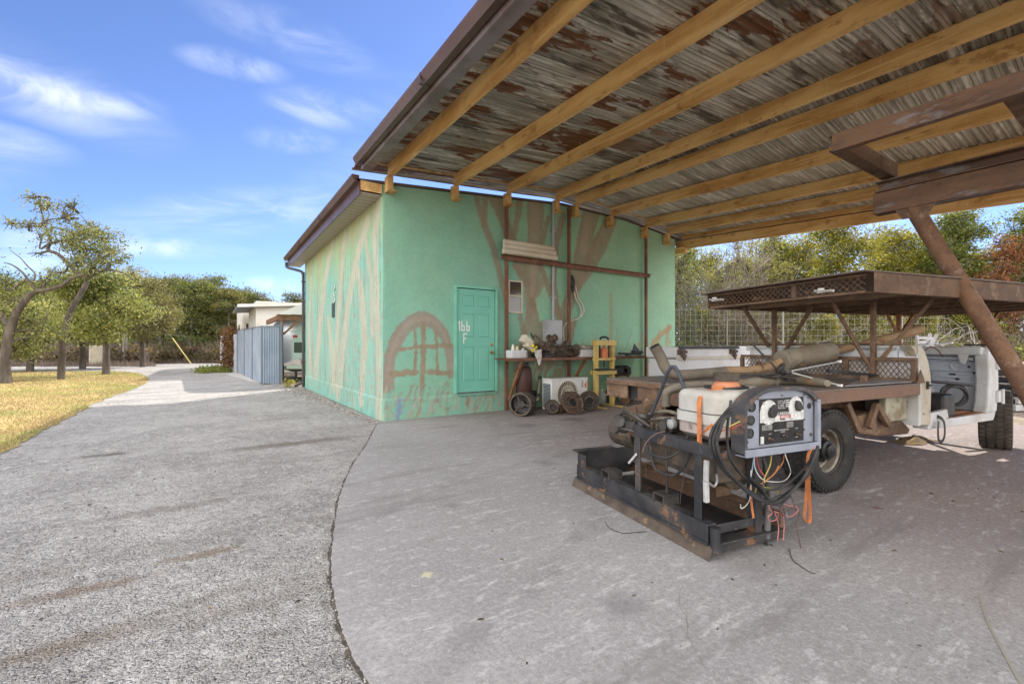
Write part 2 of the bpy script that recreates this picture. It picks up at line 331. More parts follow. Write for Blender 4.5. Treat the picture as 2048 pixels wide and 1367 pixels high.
# lawn
lp = [(-4.62, -3.), (-4.6, .28), (-4.62, 3.5), (-4.68, 6.8), (-4.45, 10), (-4.40, 12.9), (-4.55, 15.5), (-5.0, 18.4), (-5.5, 20.8), (-6.8, 23.5), (-9.5, 25.0), (-14, 25.6), (-40, 26.5)]
lp = [(p[0]+rnd.gauss(0, .035), p[1]) for p in spline(lp, 14)]
lawn_poly = [(-40, -3.)] + [tuple(p[:2]) for p in lp]
sheet('lawn', lawn_poly, -.004, M['turf'])
# blades of dry grass, denser close by
def inlawn(x, y, P=lawn_poly):
    c = False; j = len(P)-1
    for i in range(len(P)):
        if (P[i][1] > y) != (P[j][1] > y) and x < (P[j][0]-P[i][0])*(y-P[i][1])/(P[j][1]-P[i][1])+P[i][0]: c = not c
        j = i
    return c
def grass_mat():
    m, t, b = newmat('grass_blades'); a = node(t, 'ShaderNodeAttribute', attribute_name='tint'); t.links.new(a.outputs['Color'], b.inputs['Base Color'])
    b.inputs['Roughness'].default_value = .8; b.inputs['Specular IOR Level'].default_value = .2
    tr = node(t, 'ShaderNodeBsdfTranslucent', {0: a.outputs['Color']}); ms = node(t, 'ShaderNodeMixShader', {0: .35, 1: b.outputs[0], 2: tr.outputs[0]})
    t.links.new(ms.outputs[0], t.nodes['Material Output'].inputs[0]); return m
M['grass'] = grass_mat()
V = []; C_ = []
gn = lambda x, y: math.sin(x*.9+1.3)*math.sin(y*.63+.4)+.6*math.sin(x*2.3+y*1.1)+.4*math.sin(y*2.9-x)
cnt = 0
for i in range(90000):
    y = -1.5+28*rnd.random()**1.5; x = -4.4-rnd.random()**1.15*(6+y*.75)
    if not inlawn(x, y): continue
    near = max(.0, 1-(abs(x+4.7)/.5)); d = math.hypot(x+2.46, y+7.78); h = rnd.uniform(.018, .05)*(1+.3*near); wd = .0022+.0006*d*.6; a = rnd.uniform(0, 6.28); l = rnd.uniform(.2, 1.1)*h; b2 = rnd.uniform(0, 6.28)
    g = gn(x, y)+rnd.gauss(0, .5); dist = min(abs(x+4.6)/3, 1)
    if g > .62+dist*.2: c = (.22, .27, .065)
    elif g > -.1: c = (.38, .32, .14)
    else: c = (.34, .25, .125)
    k = rnd.uniform(.75, 1.2); c = (c[0]*k, c[1]*k, c[2]*k, 1)
    V += [(x-wd*math.cos(a), y-wd*math.sin(a), -.004), (x+wd*math.cos(a), y+wd*math.sin(a), -.004), (x+l*math.cos(b2), y+l*math.sin(b2), h)]; C_ += [c]*3; cnt += 1
struct(npmesh('grass', V, np.arange(cnt*3).reshape(-1, 3), M['grass'], cols=C_), 'stuff')['label'] = 'dry yellow grass of the lawn'
# loose stones along the foot of the painted wall and on the drive
def stones(name, spots, m):
    V = []; F = []
    for x, y, z, r in spots:
        n = len(V); q = [rnd.uniform(.6, 1.2) for _ in range(8)]; a = rnd.uniform(0, 6.28)
        for k, (i, j, l) in enumerate(((-1,-1,-.4),(1,-1,-.4),(1,1,-.4),(-1,1,-.4),(-.7,-.7,.6),(.7,-.7,.6),(.7,.7,.6),(-.7,.7,.6))):
            xx, yy = i*q[k]*r*.8, j*q[k]*r*.7; V.append((x+xx*math.cos(a)-yy*math.sin(a), y+xx*math.sin(a)+yy*math.cos(a), z+l*r*q[k]))
        F += [[n+i for i in f] for f in ((0,3,2,1),(4,5,6,7),(0,1,5,4),(1,2,6,5),(2,3,7,6),(3,0,4,7))]
    return struct(npmesh(name, V, F, m), 'stuff')
M['stone'] = pm('limestone_chips', (.36, .335, .31, 1), (.17, .155, .14, 1), 9, rough=.9, bstr=.3)
sp = []
for i in range(2600):
    y = rnd.uniform(-.1, 8.4); sp.append((-.03-abs(rnd.gauss(0, .07+.03*y)), y, -.006, rnd.uniform(.006, .022)*(1.7 if rnd.random() < .1 else 1)))
for i in range(500):
    k = rnd.randrange(len(edge)); sp.append((edge[k][0]-.01-abs(rnd.gauss(0, .05)), edge[k][1]+rnd.gauss(0, .06), -.008, rnd.uniform(.003, .008)))
for i in range(2200):
    d = rnd.uniform(1.6, 6.5); x = rnd.uniform(-1.1, .05); p = CAM+Wv*d+Rv*d*x
    if -4.6 < p[0] < -2.05: sp.append((p[0], p[1], -.009, rnd.uniform(.002, .007)))
stones('loose_stones', sp, M['stone'])

sp = []
for i in range(900):
    d = rnd.uniform(1.75, 8.5); x = rnd.uniform(-.6, 1.1); p = CAM+Wv*d+Rv*d*x
    if p[0] > -1.3 and p[1] < -.2: sp.append((p[0], p[1], .001, rnd.uniform(.0012, .0045)*(1.8 if rnd.random() < .05 else 1)))
stones('slab_grit', sp, pm('dark_grit', (.10, .085, .07, 1), (.22, .19, .16, 1), 20, rough=.95))
# dry oak leaves and bits of bark blown about
V = []; C_ = []
for i in range(520):
    if i < 170: p = CAM+Wv*rnd.uniform(1.8, 7.5)+Rv*rnd.uniform(-.2, 7)*.8; z0 = .002
    else: p = CAM+Wv*rnd.uniform(1.7, 12)+Rv*rnd.uniform(-8, -.5); z0 = -.009
    if i > 380: p = np.array([-4.55+rnd.gauss(.15, .25), rnd.uniform(-.5, 18), 0])
    if (p[0] > -1.4) != (z0 > 0) or p[1] > 8 and p[0] > -1.2 or (p[0] > -.2 and p[1] > -.1): continue
    s_ = rnd.uniform(.008, .022); a = rnd.uniform(0, 6.28); ca, sa = math.cos(a)*s_, math.sin(a)*s_; h = rnd.uniform(.001, .010)
    V += [(p[0]-ca, p[1]-sa, z0), (p[0]+sa*.45, p[1]-ca*.45, z0+h), (p[0]+ca, p[1]+sa, z0+.001), (p[0]-sa*.45, p[1]+ca*.45, z0+h*.6)]; k_ = rnd.uniform(.6, 1.2); c_ = rnd.choice([(.16, .10, .05), (.10, .065, .035), (.22, .16, .09), (.06, .045, .03)]); C_ += [(c_[0]*k_, c_[1]*k_, c_[2]*k_, 1)]*4
o_ = npmesh('fallen_leaves', V, np.arange(len(V)).reshape(-1, 4), M['grass'], cols=C_); struct(o_, 'stuff')
# ================================================================ THE GREEN BUILDING
wtop = lambda x: float(np.interp(x, (-.6, 0, 4.05, 6.1, 8.03, 8.6), (4.05, 4.10, 4.43, 4.40, 4.20, 4.13)))
def nz(shape, cells, seed):
    r = np.random.RandomState(seed); g = r.rand(cells[0]+2, cells[1]+2)
    a = np.linspace(0, cells[0], shape[0]); b = np.linspace(0, cells[1], shape[1]); i = a.astype(int); j = b.astype(int); fa = (a-i)[:, None]; fb = (b-j)[None, :]
    fa = fa*fa*(3-2*fa); fb = fb*fb*(3-2*fb)
    return g[i][:, j]*(1-fa)*(1-fb)+g[i+1][:, j]*fa*(1-fb)+g[i][:, j+1]*(1-fa)*fb+g[i+1][:, j+1]*fa*fb
class Paint:
    def __init__(s, u, z, base):
        s.u, s.z = u, z; s.c = np.empty(u.shape+(3,)); s.c[:] = base
        s.n = nz(u.shape, (120, 70), 1)-.5; s.n2 = .6*(nz(u.shape, (260, 40), 2)-.5)+.5*(nz(u.shape, (60, 24), 3)-.5)
    def blend(s, m, col): s.c[:] = s.c*(1-m[..., None])+np.array(col)*m[..., None]
    def stroke(s, pts, col, op=1., soft=.012, rag=.03):
        m = np.zeros(s.u.shape)
        for (a, b, w0), (c, d, w1) in zip(pts[:-1], pts[1:]):
            L2 = (c-a)**2+(d-b)**2+1e-9; t = np.clip(((s.u-a)*(c-a)+(s.z-b)*(d-b))/L2, 0, 1)
            dist = np.hypot(s.u-a-t*(c-a), s.z-b-t*(d-b)); wd = (w0+(w1-w0)*t)/2
            m = np.maximum(m, np.clip((wd-dist+s.n*rag)/soft+.5, 0, 1))
        s.blend(m*op*np.clip(1+s.n2*.5, 0, 1), col)
NU, NV = 420, 215
uu = np.linspace(0, 8.03, NU)[:, None]*np.ones((1, NV)); zz = np.linspace(0, 1, NV)[None, :]*np.vectorize(wtop)(uu)
P = Paint(uu, zz, (.22, .50, .35))
TEAL = (.19, .49, .385); GREEN = (.28, .53, .31); LIME = (.38, .54, .26); BRN = (.315, .235, .145); TAN = (.44, .40, .29); PNK = (.31, .25, .195)
big = nz(uu.shape, (9, 5), 11)
P.blend(np.clip((uu-.8)/4+.9*(big-.5), 0, 1)*.75, GREEN); P.blend(np.clip((zz-2.6)/1.5+.6*(big-.5), 0, 1)*.45, (.28, .50, .27))
P.blend(np.clip((uu-6.2)/1.8, 0, 1)*.55, (.38, .62, .40)); P.blend(np.clip(1-zz/1.15+.5*(big-.5), 0, 1)*np.clip((uu-2.6)/1.5, 0, 1)*.7, LIME)
P.blend(np.clip(.9-abs(zz-1.5)/1.+.5*(big-.5), 0, 1)*.4, TEAL)
def fw(pts, k=1.0): # photo pixels (x, y, width) on the front wall -> metres
    out = []
    for x, y, w_ in pts:
        p = ay(x, y, 0); d = (p-CAM)@Wv; q = ay(x+w_, y, 0); out.append((p[0], p[2], abs(q[0]-p[0])*k))
    return out
for pts in ([(951, 388, 14), (969, 451, 15), (985, 490, 15), (1003, 560, 14), (1012, 600, 10)], [(971, 392, 15), (968, 450, 13)],
            [(988, 392, 30), (1008, 440, 24), (1022, 480, 26), (1042, 540, 24)], [(1072, 396, 40), (1070, 470, 32), (1066, 540, 40), (1060, 590, 26), (1068, 640, 30), (1086, 690, 36), (1086, 722, 44)],
            [(1040, 400, 16), (1032, 450, 12), (1026, 482, 12)], [(1096, 436, 10), (1086, 480, 10), (1076, 520, 9)], [(1126, 432, 14), (1112, 486, 14), (1106, 560, 14), (1113, 625, 18)],
            [(1184, 432, 40), (1172, 490, 42), (1160, 540, 36), (1146, 580, 26), (1132, 620, 24), (1122, 650, 30), (1118, 700, 40)], [(1222, 436, 26), (1200, 490, 30), (1172, 540, 28), (1152, 572, 20)],
            [(1030, 530, 14), (1060, 578, 18), (1072, 615, 22)], [(1088, 556, 12), (1064, 606, 16), (1052, 655, 14), (1048, 690, 20)], [(1040, 626, 10), (1046, 660, 12), (1050, 690, 18)],
            [(1080, 526, 12), (1102, 590, 12), (1114, 615, 12), (1125, 640, 10)], [(1150, 640, 10), (1130, 700, 22)], [(1060, 715, 60), (1052, 760, 70)], [(1105, 715, 60), (1120, 770, 50)]):
    P.stroke(fw(pts, .88), BRN, .82, .03, .03)
for pts in ([(1070, 400, 18), (1068, 520, 16), (1064, 590, 8)], [(1176, 440, 12), (1166, 500, 14)]): P.stroke(fw(pts), (.43, .32, .21), .6, .05, .03)
for pts in ([(1075, 600, 9), (1082, 640, 5)], [(1205, 428, 10), (1190, 470, 4)]): P.stroke(fw(pts), GREEN, .9, .012, .02)
# round painted window with its cross
arch = [(775, 775, 26), (776, 745, 24), (780, 715, 24), (790, 685, 26), (806, 660, 27), (826, 643, 28), (846, 637, 28), (864, 643, 26), (880, 656, 22), (892, 676, 20), (899, 700, 17), (901, 750, 14)]
P.stroke(fw(arch), PNK, .92, .03, .04); P.stroke(fw([(a, b-2, c*.35) for a, b, c in arch]), (.40, .31, .24), .55, .05, .05)
for pts in ([(847, 648, 9), (847, 700, 11), (845, 776, 10)], [(830, 664, 5), (832, 700, 6), (829, 748, 6)], [(872, 664, 5), (874, 700, 6), (875, 747, 6)], [(798, 699, 6), (850, 692, 9), (902, 691, 8)]): P.stroke(fw(pts), BRN, .95, .012, .03)
for a, b in (((785, 747), (834, 744)), ((858, 744), (902, 745))):
    p, q = ay(*a, 0), ay(*b, 0); P.stroke([(p[0], p[2], .10), (q[0], q[2], .08)], BRN, .95, .012, .05)
gr = random.Random(3)
for i in range(700):   # brushed grass along the foot of the wall
    x = gr.random()**1.2*8.0; zb = gr.uniform(-.05, .36 if x < 2.6 else .85); L = gr.uniform(.15, .42); sl_ = gr.uniform(-.1, .75)*L
    c = gr.choice([PNK, TAN, TEAL, BRN, (.33, .40, .28), TEAL] if x < 2.6 else [LIME, GREEN, (.36, .30, .14), TEAL, GREEN]); w_ = gr.uniform(.02, .06)
    P.stroke([(x, zb, w_), (x+sl_*.5, zb+L*.6, w_*.8), (x+sl_, zb+L, .008)], c, gr.uniform(.35, .85), .02, .05)
for i in range(60):    # taller tan reeds on the right half
    x = gr.uniform(4.6, 8.0); zb = gr.uniform(.9, 1.4); L = gr.uniform(.2, .6); sl_ = gr.uniform(-.1, .5)*L
    P.stroke([(x, zb, .05), (x+sl_*.4, zb+L*.5, .045), (x+sl_, zb+L, .006)], gr.choice([(.42, .30, .14), (.36, .27, .13), GREEN]), gr.uniform(.3, .75), .02, .04)
P.stroke(fw([(1221, 590, 5), (1223, 640, 6), (1221, 680, 8)]), (.38, .30, .15), .7, .03, .03); P.stroke(fw([(1340, 655, 8), (1318, 672, 8), (1303, 690, 6)]), (.42, .26, .12), .8)
P.stroke(fw([(1337, 650, 5), (1333, 690, 6)]), (.42, .26, .12), .7); P.stroke(fw([(798, 800, 6), (795, 842, 7)]), (.17, .22, .5), .7, .05, .08)
P.c[:] = P.c*.86+P.c.mean(2, keepdims=True)*.15; P.c *= .93*(1+.10*(nz(uu.shape, (30, 18), 21)-.5)+.10*(nz(uu.shape, (200, 110), 22)-.5))[..., None]
def wall_mat():
    m, t, b = newmat('painted_stucco'); a = node(t, 'ShaderNodeAttribute', attribute_name='paint'); v = coords(t)
    c = mix(t, step(t, noise(t, v, 3, 7, .65), .4, .75, 0, .16), a.outputs['Color'], (.42, .44, .36, 1))
    c = mix(t, step(t, noise(t, coords(t, (6, 6, .5)), 2.4, 6, .6), .58, .75, 0, .25), c, (.16, .22, .17, 1))
    c = mix(t, step(t, noise(t, v, 55, 5, .7), .63, .72, 0, .25), c, (.10, .16, .12, 1))
    t.links.new(c, b.inputs['Base Color']); b.inputs['Roughness'].default_value = .75; b.inputs['Specular IOR Level'].default_value = .2
    n = bump(t, b, noise(t, v, 46, 6, .6), .35, .01); n = bump(t, b, noise(t, v, 2.2, 4), .35, .05, n); bump(t, b, noise(t, coords(t, (1, 1, 16)), .8, 3), .12, .03, n)
    return m
M['wall'] = wall_mat()
gb = thing('green_building', 'green stucco building with a brown painted tree mural and teal door', 'building', (0, 0, 0))
def grid_wall(name, nu, nv, fn, col):
    idx = np.arange(nu*nv).reshape(nu, nv); F = np.stack([idx[:-1, :-1], idx[1:, :-1], idx[1:, 1:], idx[:-1, 1:]], -1).reshape(-1, 4)
    return npmesh(name, fn.reshape(-1, 3), F, M['wall'], gb, True, np.concatenate([col.reshape(-1, 3), np.ones((nu*nv, 1))], 1), 'paint')
yo = np.where(zz < .37, -.016, 0.)+.006*(nz(uu.shape, (14, 8), 31)-.5)
corner = np.clip(1-uu/.05, 0, 1)**2*.03
grid_wall('wall', NU, NV, np.stack([uu, yo+corner, zz], -1), np.clip(P.c, .02, .8))
NL = 400; yy = np.linspace(0, 7.67, NL)[:, None]*np.ones((1, NV)); zl = np.linspace(0, 3.93, NV)[None, :]*np.ones((NL, 1))
Q = Paint(yy, zl, (.21, .47, .39))
bl = nz(yy.shape, (12, 4), 41); Q.blend(np.clip(bl*1.6-.5, 0, 1)*.6, (.34, .50, .41)); Q.blend(np.clip((zl-2.5)/1.2+1.*(bl-.5), 0, 1)*.7, (.36, .50, .22)); Q.blend(np.clip((zl-3.1)/.7+1.2*(nz(yy.shape, (25, 3), 42)-.5), 0, 1)*.55, (.48, .33, .18))
def lw(pts, k=1.):
    out = []
    for x, y, w_ in pts:
        p = ax(x, y, 0); q = ax(x+w_, y, 0); out.append((p[1], p[2], min(abs(q[1]-p[1])*k, .6)))
    return out
for i in range(170):
    y = gr.uniform(-.2, 7.9); z0 = gr.uniform(-.2, 1.6); L = gr.uniform(1.2, 3.6); w_ = gr.uniform(.03, .13); lean = gr.uniform(-.45, .45)*L*.25
    Q.stroke([(y, z0, w_), (y+lean*.5+gr.uniform(-.06, .06), z0+L*.5, w_*.8), (y+lean, z0+L, .02)], gr.choice([TAN, PNK, PNK, (.45, .39, .29), (.36, .29, .24), (.27, .48, .40), (.22, .46, .38), (.40, .34, .29)]), gr.uniform(.25, .65), .05, .05)
TN2 = (.50, .45, .35)
for pts in ([(736, 440, 9), (712, 520, 10), (696, 610, 10), (686, 690, 12), (678, 780, 12)], [(711, 520, 6), (724, 600, 12), (729, 690, 14), (724, 790, 15)], [(668, 470, 5), (650, 560, 8), (640, 650, 9), (632, 740, 9)], [(690, 470, 6), (682, 560, 7), (674, 660, 8), (670, 760, 10)],
            [(730, 470, 6), (742, 560, 8), (745, 660, 10)], [(622, 560, 4), (618, 650, 5), (620, 740, 6)], [(656, 640, 5), (664, 700, 8), (668, 770, 9)], [(757, 400, 10), (750, 470, 11), (752, 560, 11), (757, 700, 12), (758, 830, 12)]):
    Q.stroke(lw(pts, .9), TN2, .85, .03, .04)
for i in range(260):
    y = gr.uniform(-.1, 7.7); zb = gr.uniform(-.05, .6); L = gr.uniform(.2, .7); s_ = gr.uniform(-.3, .3)*L
    Q.stroke([(y, zb, .05), (y+s_, zb+L, .008)], gr.choice([TEAL, TAN, PNK, (.30, .42, .34), BRN]), gr.uniform(.25, .7), .02, .04)
for i in range(420):   # dry-brushed bark lines
    y = gr.uniform(0, 7.6); zb = gr.uniform(0, 2.8); L = gr.uniform(.4, 1.6); Q.stroke([(y, zb, .012), (y+gr.uniform(-.08, .08)*L, zb+L, .010)], gr.choice([(.25, .19, .16), (.5, .44, .34), (.2, .16, .14)]), gr.uniform(.2, .5), .02, .03)
Q.c[:] = Q.c*np.array((.95, 1.0, 1.0)); Q.c *= .92*(1+.12*(nz(yy.shape, (60, 20), 43)-.5))[..., None]
xo = np.where(zl < .37, -.016, 0.)+.006*(nz(yy.shape, (14, 8), 44)-.5)+np.clip(1-yy/.05, 0, 1)**2*.03
grid_wall('wall', NL, NV, np.stack([xo, yy, zl], -1)[::-1], np.clip(Q.c, .02, .8)[::-1])
M['plain'] = pm('green_stucco', (.22, .50, .35, 1), (.28, .53, .31, 1), 1, rough=.75)
mb = MB(); mb.add([(8.03, 0, 0), (8.03, 7.67, 0), (8.03, 7.67, 4.1), (8.03, 0, 4.1)], [(0, 1, 2, 3)]); mb.build('wall', M['plain'], gb)
mb = MB(); mb.add([(0, 7.67, 0), (8.03, 7.67, 0), (8.03, 7.67, 4.19), (6.1, 7.67, 4.39), (4.05, 7.67, 4.42), (0, 7.67, 4.09)], [(0, 1, 2, 3, 4, 5)]); mb.build('wall', M['plain'], gb)
M['brown'] = pm('brown_trim_paint', (.075, .036, .026, 1), (.10, .052, .036, 1), 2, rough=.35, bstr=.03, spec=.5)
def ochre():
    m, t, b = newmat('rusted_ochre_steel'); v = coords(t, (1, .22, 1)); vv = coords(t)
    c = mix(t, step(t, noise(t, v, 3.2, 7, .6), .38, .62), (.70, .45, .185, 1), (.50, .275, .095, 1))
    c = mix(t, step(t, noise(t, coords(t, (1, .08, 3)), 9, 6, .6), .52, .62, 0, .75), c, (.72, .50, .24, 1)); c = mix(t, step(t, noise(t, coords(t, (1, .5, 1)), 5, 8, .72), .55, .64, 0, .6), c, (.24, .105, .03, 1))
    sy = node(t, 'ShaderNodeSeparateXYZ', {0: vv}); ch = step(t, math_(t, 'FRACT', math_(t, 'ADD', math_(t, 'MULTIPLY', sy.outputs[1], 1.9), math_(t, 'MULTIPLY', sy.outputs[0], .37)), 0.), .965, .98)
    c = mix(t, math_(t, 'MULTIPLY', ch, step(t, noise(t, vv, 3.1, 3), .45, .6, 0, .45)), c, (.62, .48, .28, 1))   # chalk ticks
    c = mix(t, step(t, noise(t, vv, 38, 6, .7), .6, .7, 0, .6), c, (.28, .12, .035, 1))
    t.links.new(c, b.inputs['Base Color']); b.inputs['Roughness'].default_value = .75; b.inputs['Specular IOR Level'].default_value = .25
    bump(t, b, noise(t, vv, 50, 5), .2, .004); return m
M['ochre'] = ochre()
M['violet'] = pm('faded_fascia_paint', (.20, .165, .17, 1), (.13, .095, .09, 1), 2.5, rough=.4, bstr=.03)
M['soffit'] = None
def roof_sheet(x, z): return z
mb = MB()
for x0, x1 in ((-.42, 0), (0, 4.05), (4.05, 6.1), (6.1, 8.5)):
    z0, z1 = wtop(x0)+.005, wtop(x1)+.005
    mb.prism([(x0, -.02, z0), (x1, -.02, z1), (x1, 8.52, z1), (x0, 8.52, z0)], (0, 0, .05))
mb.build('roof', pm('dark_roof_metal', (.10, .085, .075, 1), (.15, .12, .1, 1), 3, rough=.5, metal=.3), gb)
def kgutter(name, y0, y1, ztop, xo, m, parent, slope=0.):
    pr_ = [(.0, 0), (.0, -.115), (-.075, -.115), (-.095, -.075), (-.12, -.03), (-.12, 0), (-.108, 0), (-.108, -.026), (-.085, -.07), (-.068, -.103), (-.012, -.103), (-.012, 0)]
    mb = MB(); n = len(pr_); A = [(xo+p[0], y0, ztop+p[1]+slope*y0) for p in pr_]; B = [(xo+p[0], y1, ztop+p[1]+slope*y1) for p in pr_]
    mb.add(A+B, [(i, (i+1) % n, n+(i+1) % n, n+i) for i in range(n)])
    for y in (y0, y1):   # end caps
        c = [(xo+p[0], y, ztop+p[1]+slope*y) for p in pr_[:6]]; mb.add(c, [tuple(range(6))])
    o = mb.build(name, m, parent)
    s2 = MB()
    L = abs(y1-y0); 
    for k in range(1, int(L/3)+1):   # seam bands
        s2 = MB(); y = y0+(y1-y0)*k/(int(L/3)+1); s2.bb((xo-.124, y-.02, ztop-.118+slope*y), (xo-.121, y+.02, ztop+.002+slope*y)); s2.bb((xo-.12, y-.02, ztop-.121+slope*y), (xo, y+.02, ztop-.117+slope*y)); s2.build('seam_band', m, o)
    return o
g1 = kgutter('gutter', -.02, 8.56, 4.175, -.385, M['brown'], gb)
mb = MB(); mb.bb((-.384, -.02, 3.865), (-.36, 8.53, 4.12)); mb.build('fascia', M['brown'], gb)
mb = MB(); mb.bb((-.36, 8.50, 3.895), (.0, 8.525, 4.12)); mb.build('rake_board', M['brown'], gb)
mb = MB(); mb.bb((-.36, -.03, 3.93), (-.002, -.018, 4.09)); mb.build('rake_board', M['ochre'], gb)
ms, t, b = newmat('beige_soffit_boards'); v = coords(t); sx = node(t, 'ShaderNodeSeparateXYZ', {0: v}); fr = math_(t, 'FRACT', math_(t, 'MULTIPLY', sx.outputs[1], 5.), 0.)
t.links.new(mix(t, step(t, fr, .90, .94), (.36, .31, .24, 1), (.05, .04, .03, 1)), b.inputs['Base Color']); b.inputs['Roughness'].default_value = .6
mb = MB(); mb.bb((-.36, .0, 3.897), (.0, 8.50, 3.912)); mb.build('soffit', ms, gb)
ye = 7.55; mb = MB(); dsp = [(-.44, 8.35, 4.0), (-.44, 8.35, 3.88), (-.40, 8.2, 3.80), (-.14, 7.75, 3.66), (-.07, 7.62, 3.56), (-.06, 7.6, 3.3), (-.06, 7.6, .30), (-.08, 7.62, .17), (-.28, 7.75, .06)]
mb.tube(spline(dsp, 5), .042, 10)
ds = mb.build('downspout', pm('charcoal_downspout', (.045, .042, .042, 1), rough=.4), gb, auto=True)
for z in (.8, 2.2, 3.3): mb = MB(); mb.bb((-.115, 7.55, z), (.0, 7.65, z+.03)); mb.build('strap', M['brown'], ds)
# vent plate on the long wall
p = ax(668, 620, 0); mb = MB(); mb.bb((-.03, p[1]-.11, p[2]-.17), (-.0, p[1]+.11, p[2]+.17)); vp = mb.build('wall_vent', pm('grey_vent', (.07, .075, .08, 1), rough=.5), gb, bevel=.006)
mb = MB()
for k in range(7): mb.box((-.034, p[1], p[2]-.14+k*.045), (.01, .19, .012), M=Matrix.Rotation(.6, 4, 'Y'))
mb.build('louvre', M['brown'], vp)
p = ax(670, 588, 0); mb = MB()
for k, (dz, h) in enumerate(((.34, .12), (.2, .1), (.05, .12))):
    mb.bb((-.024, p[1]-.06, p[2]-.25+dz), (-.015, p[1]+.06, p[2]-.22+dz)); mb.bb((-.024, p[1]-.06+.1*(k % 2), p[2]-.25+dz), (-.015, p[1]-.03+.1*(k % 2), p[2]-.25+dz+h))
mb.build('white_paint_mark', pm('white_mark', (.6, .6, .58, 1)), gb)
# panelled door with its frame, number and brass knobs
M['door'] = pm('teal_door_paint', (.165, .47, .365, 1), (.19, .50, .39, 1), 1.6, rough=.5, bstr=.05, bsc=120, c3=(.13, .39, .30, 1), sc3=5, lo3=.62, hi3=.8)
M['gapdark'] = pm('painted_gap_shade', (.02, .025, .022, 1), rough=.9, bstr=0)  # dark backing colour, painted in for the shade of the gap round the door
M['frame'] = pm('teal_frame_paint', (.21, .53, .40, 1), (.16, .45, .33, 1), 3, rough=.55, bstr=.08)
dx0, dx1, dz0, dz1 = 1.39, 2.339, .40, 2.466
mb = MB(); mb.bb((dx0, -.055, dz0), (dx0+.045, .03, dz1-.045)); mb.bb((dx1-.045, -.055, dz0), (dx1, .03, dz1-.045)); mb.bb((dx0, -.055, dz1-.045), (dx1, .03, dz1)); mb.bb((dx0+.045, -.06, dz0-.045), (dx1-.045, .02, dz0))
mb.build('door_frame', M['frame'], gb, bevel=.004)
mb = MB(); mb.bb((dx0+.046, -.0078, dz0+.001), (dx1-.046, -.0055, dz1-.046)); mb.build('door_gap_shade_sheet', M['gapdark'], gb)
mb = MB(); mb.bb((dx0+.02, -.075, dz0-.012), (dx1-.02, -.0605, dz0+.004)); mb.build('threshold', pm('worn_threshold', (.20, .19, .17, 1), (.3, .29, .27, 1), 20, rough=.5, metal=.3), gb)
X0, X1, Z0, Z1 = dx0+.060, dx1-.060, dz0+.014, dz1-.060
bm = bmesh.new()
cols_ = [X0, X0+.11, X0+.375, X1-.375, X1-.11, X1]; rows = [Z0, Z0+.2, Z0+.88, Z0+1.04, Z0+1.52, Z0+1.64, Z0+1.88, Z1]
gv = [[bm.verts.new((x, -.022, z)) for z in rows] for x in cols_]; pf = []
for i in range(5):
    for j in range(7):
        f = bm.faces.new((gv[i][j], gv[i+1][j], gv[i+1][j+1], gv[i][j+1]))
        if i in (1, 3) and j in (1, 3, 5): pf.append(f)
bmesh.ops.inset_individual(bm, faces=pf, thickness=.02, depth=0); 
for f in pf:
    for q in f.verts: q.co.y += .013
bmesh.ops.inset_individual(bm, faces=pf, thickness=.028, depth=0)
bmesh.ops.inset_individual(bm, faces=pf, thickness=.02, depth=0)
for f in pf:
    for q in f.verts: q.co.y -= .010
r_ = bmesh.ops.extrude_face_region(bm, geom=list(bm.faces)); 
for q in [e for e in r_['geom'] if isinstance(e, bmesh.types.BMVert)]: q.co.y += .04
bmesh.ops.recalc_face_normals(bm, faces=bm.faces)
me = bpy.data.meshes.new('door'); bm.to_mesh(me); bm.free(); me.materials.append(M['door']); door = bpy.data.objects.new('door', me); COL.objects.link(door); door.parent = gb
M['brass'] = pm('old_brass', (.45, .27, .08, 1), (.25, .15, .05, 1), 30, rough=.35, metal=.9, bstr=0)
mb = MB(); mb.lathe([(.032, 0), (.034, .006), (.014, .01), (.012, .035), (.026, .045), (.030, .058), (.024, .07), (0, .073)], (X1-.07, -.022, 1.175), (0, -1, 0), 20); mb.build('door_knob', M['brass'], door, auto=True)
mb = MB(); mb.lathe([(.03, 0), (.031, .012), (.024, .02), (0, .021)], (X1-.07, -.022, 1.33), (0, -1, 0), 20); mb.bb((X1-.076, -.05, 1.315), (X1-.064, -.042, 1.345)); mb.build('deadbolt', M['brass'], door, auto=True)
mb = MB()
def stripes(mb, rects, x0, z1, u):
    for a, b, c, d in rects: mb.bb((x0+a*u, -.0262, z1-b*u), (x0+c*u, -.0236, z1-d*u))
u = .0215; pz = ay(912, 641, -.02); x0 = X0+.012; z1 = pz[2]
stripes(mb, [(1, 0, 2, 9), (0, 1, .999, 2)], x0, z1, u)                                                                              # 1
for k in (3.4, 8.4): stripes(mb, [(k, 0, k+1, 9), (k+1.001, 4, k+3.4, 5), (k+1.001, 8, k+3.4, 9), (k+2.4, 5.001, k+3.4, 7.999)], x0, z1, u)       # 66, taped like a b
stripes(mb, [(5.2, 11, 6.2, 20), (6.201, 11, 9, 12), (6.201, 15, 8.4, 16)], x0, z1, u)                                                         # F
mb.build('door_number', pm('white_tape', (.78, .78, .74, 1), rough=.6, bstr=.05), door)
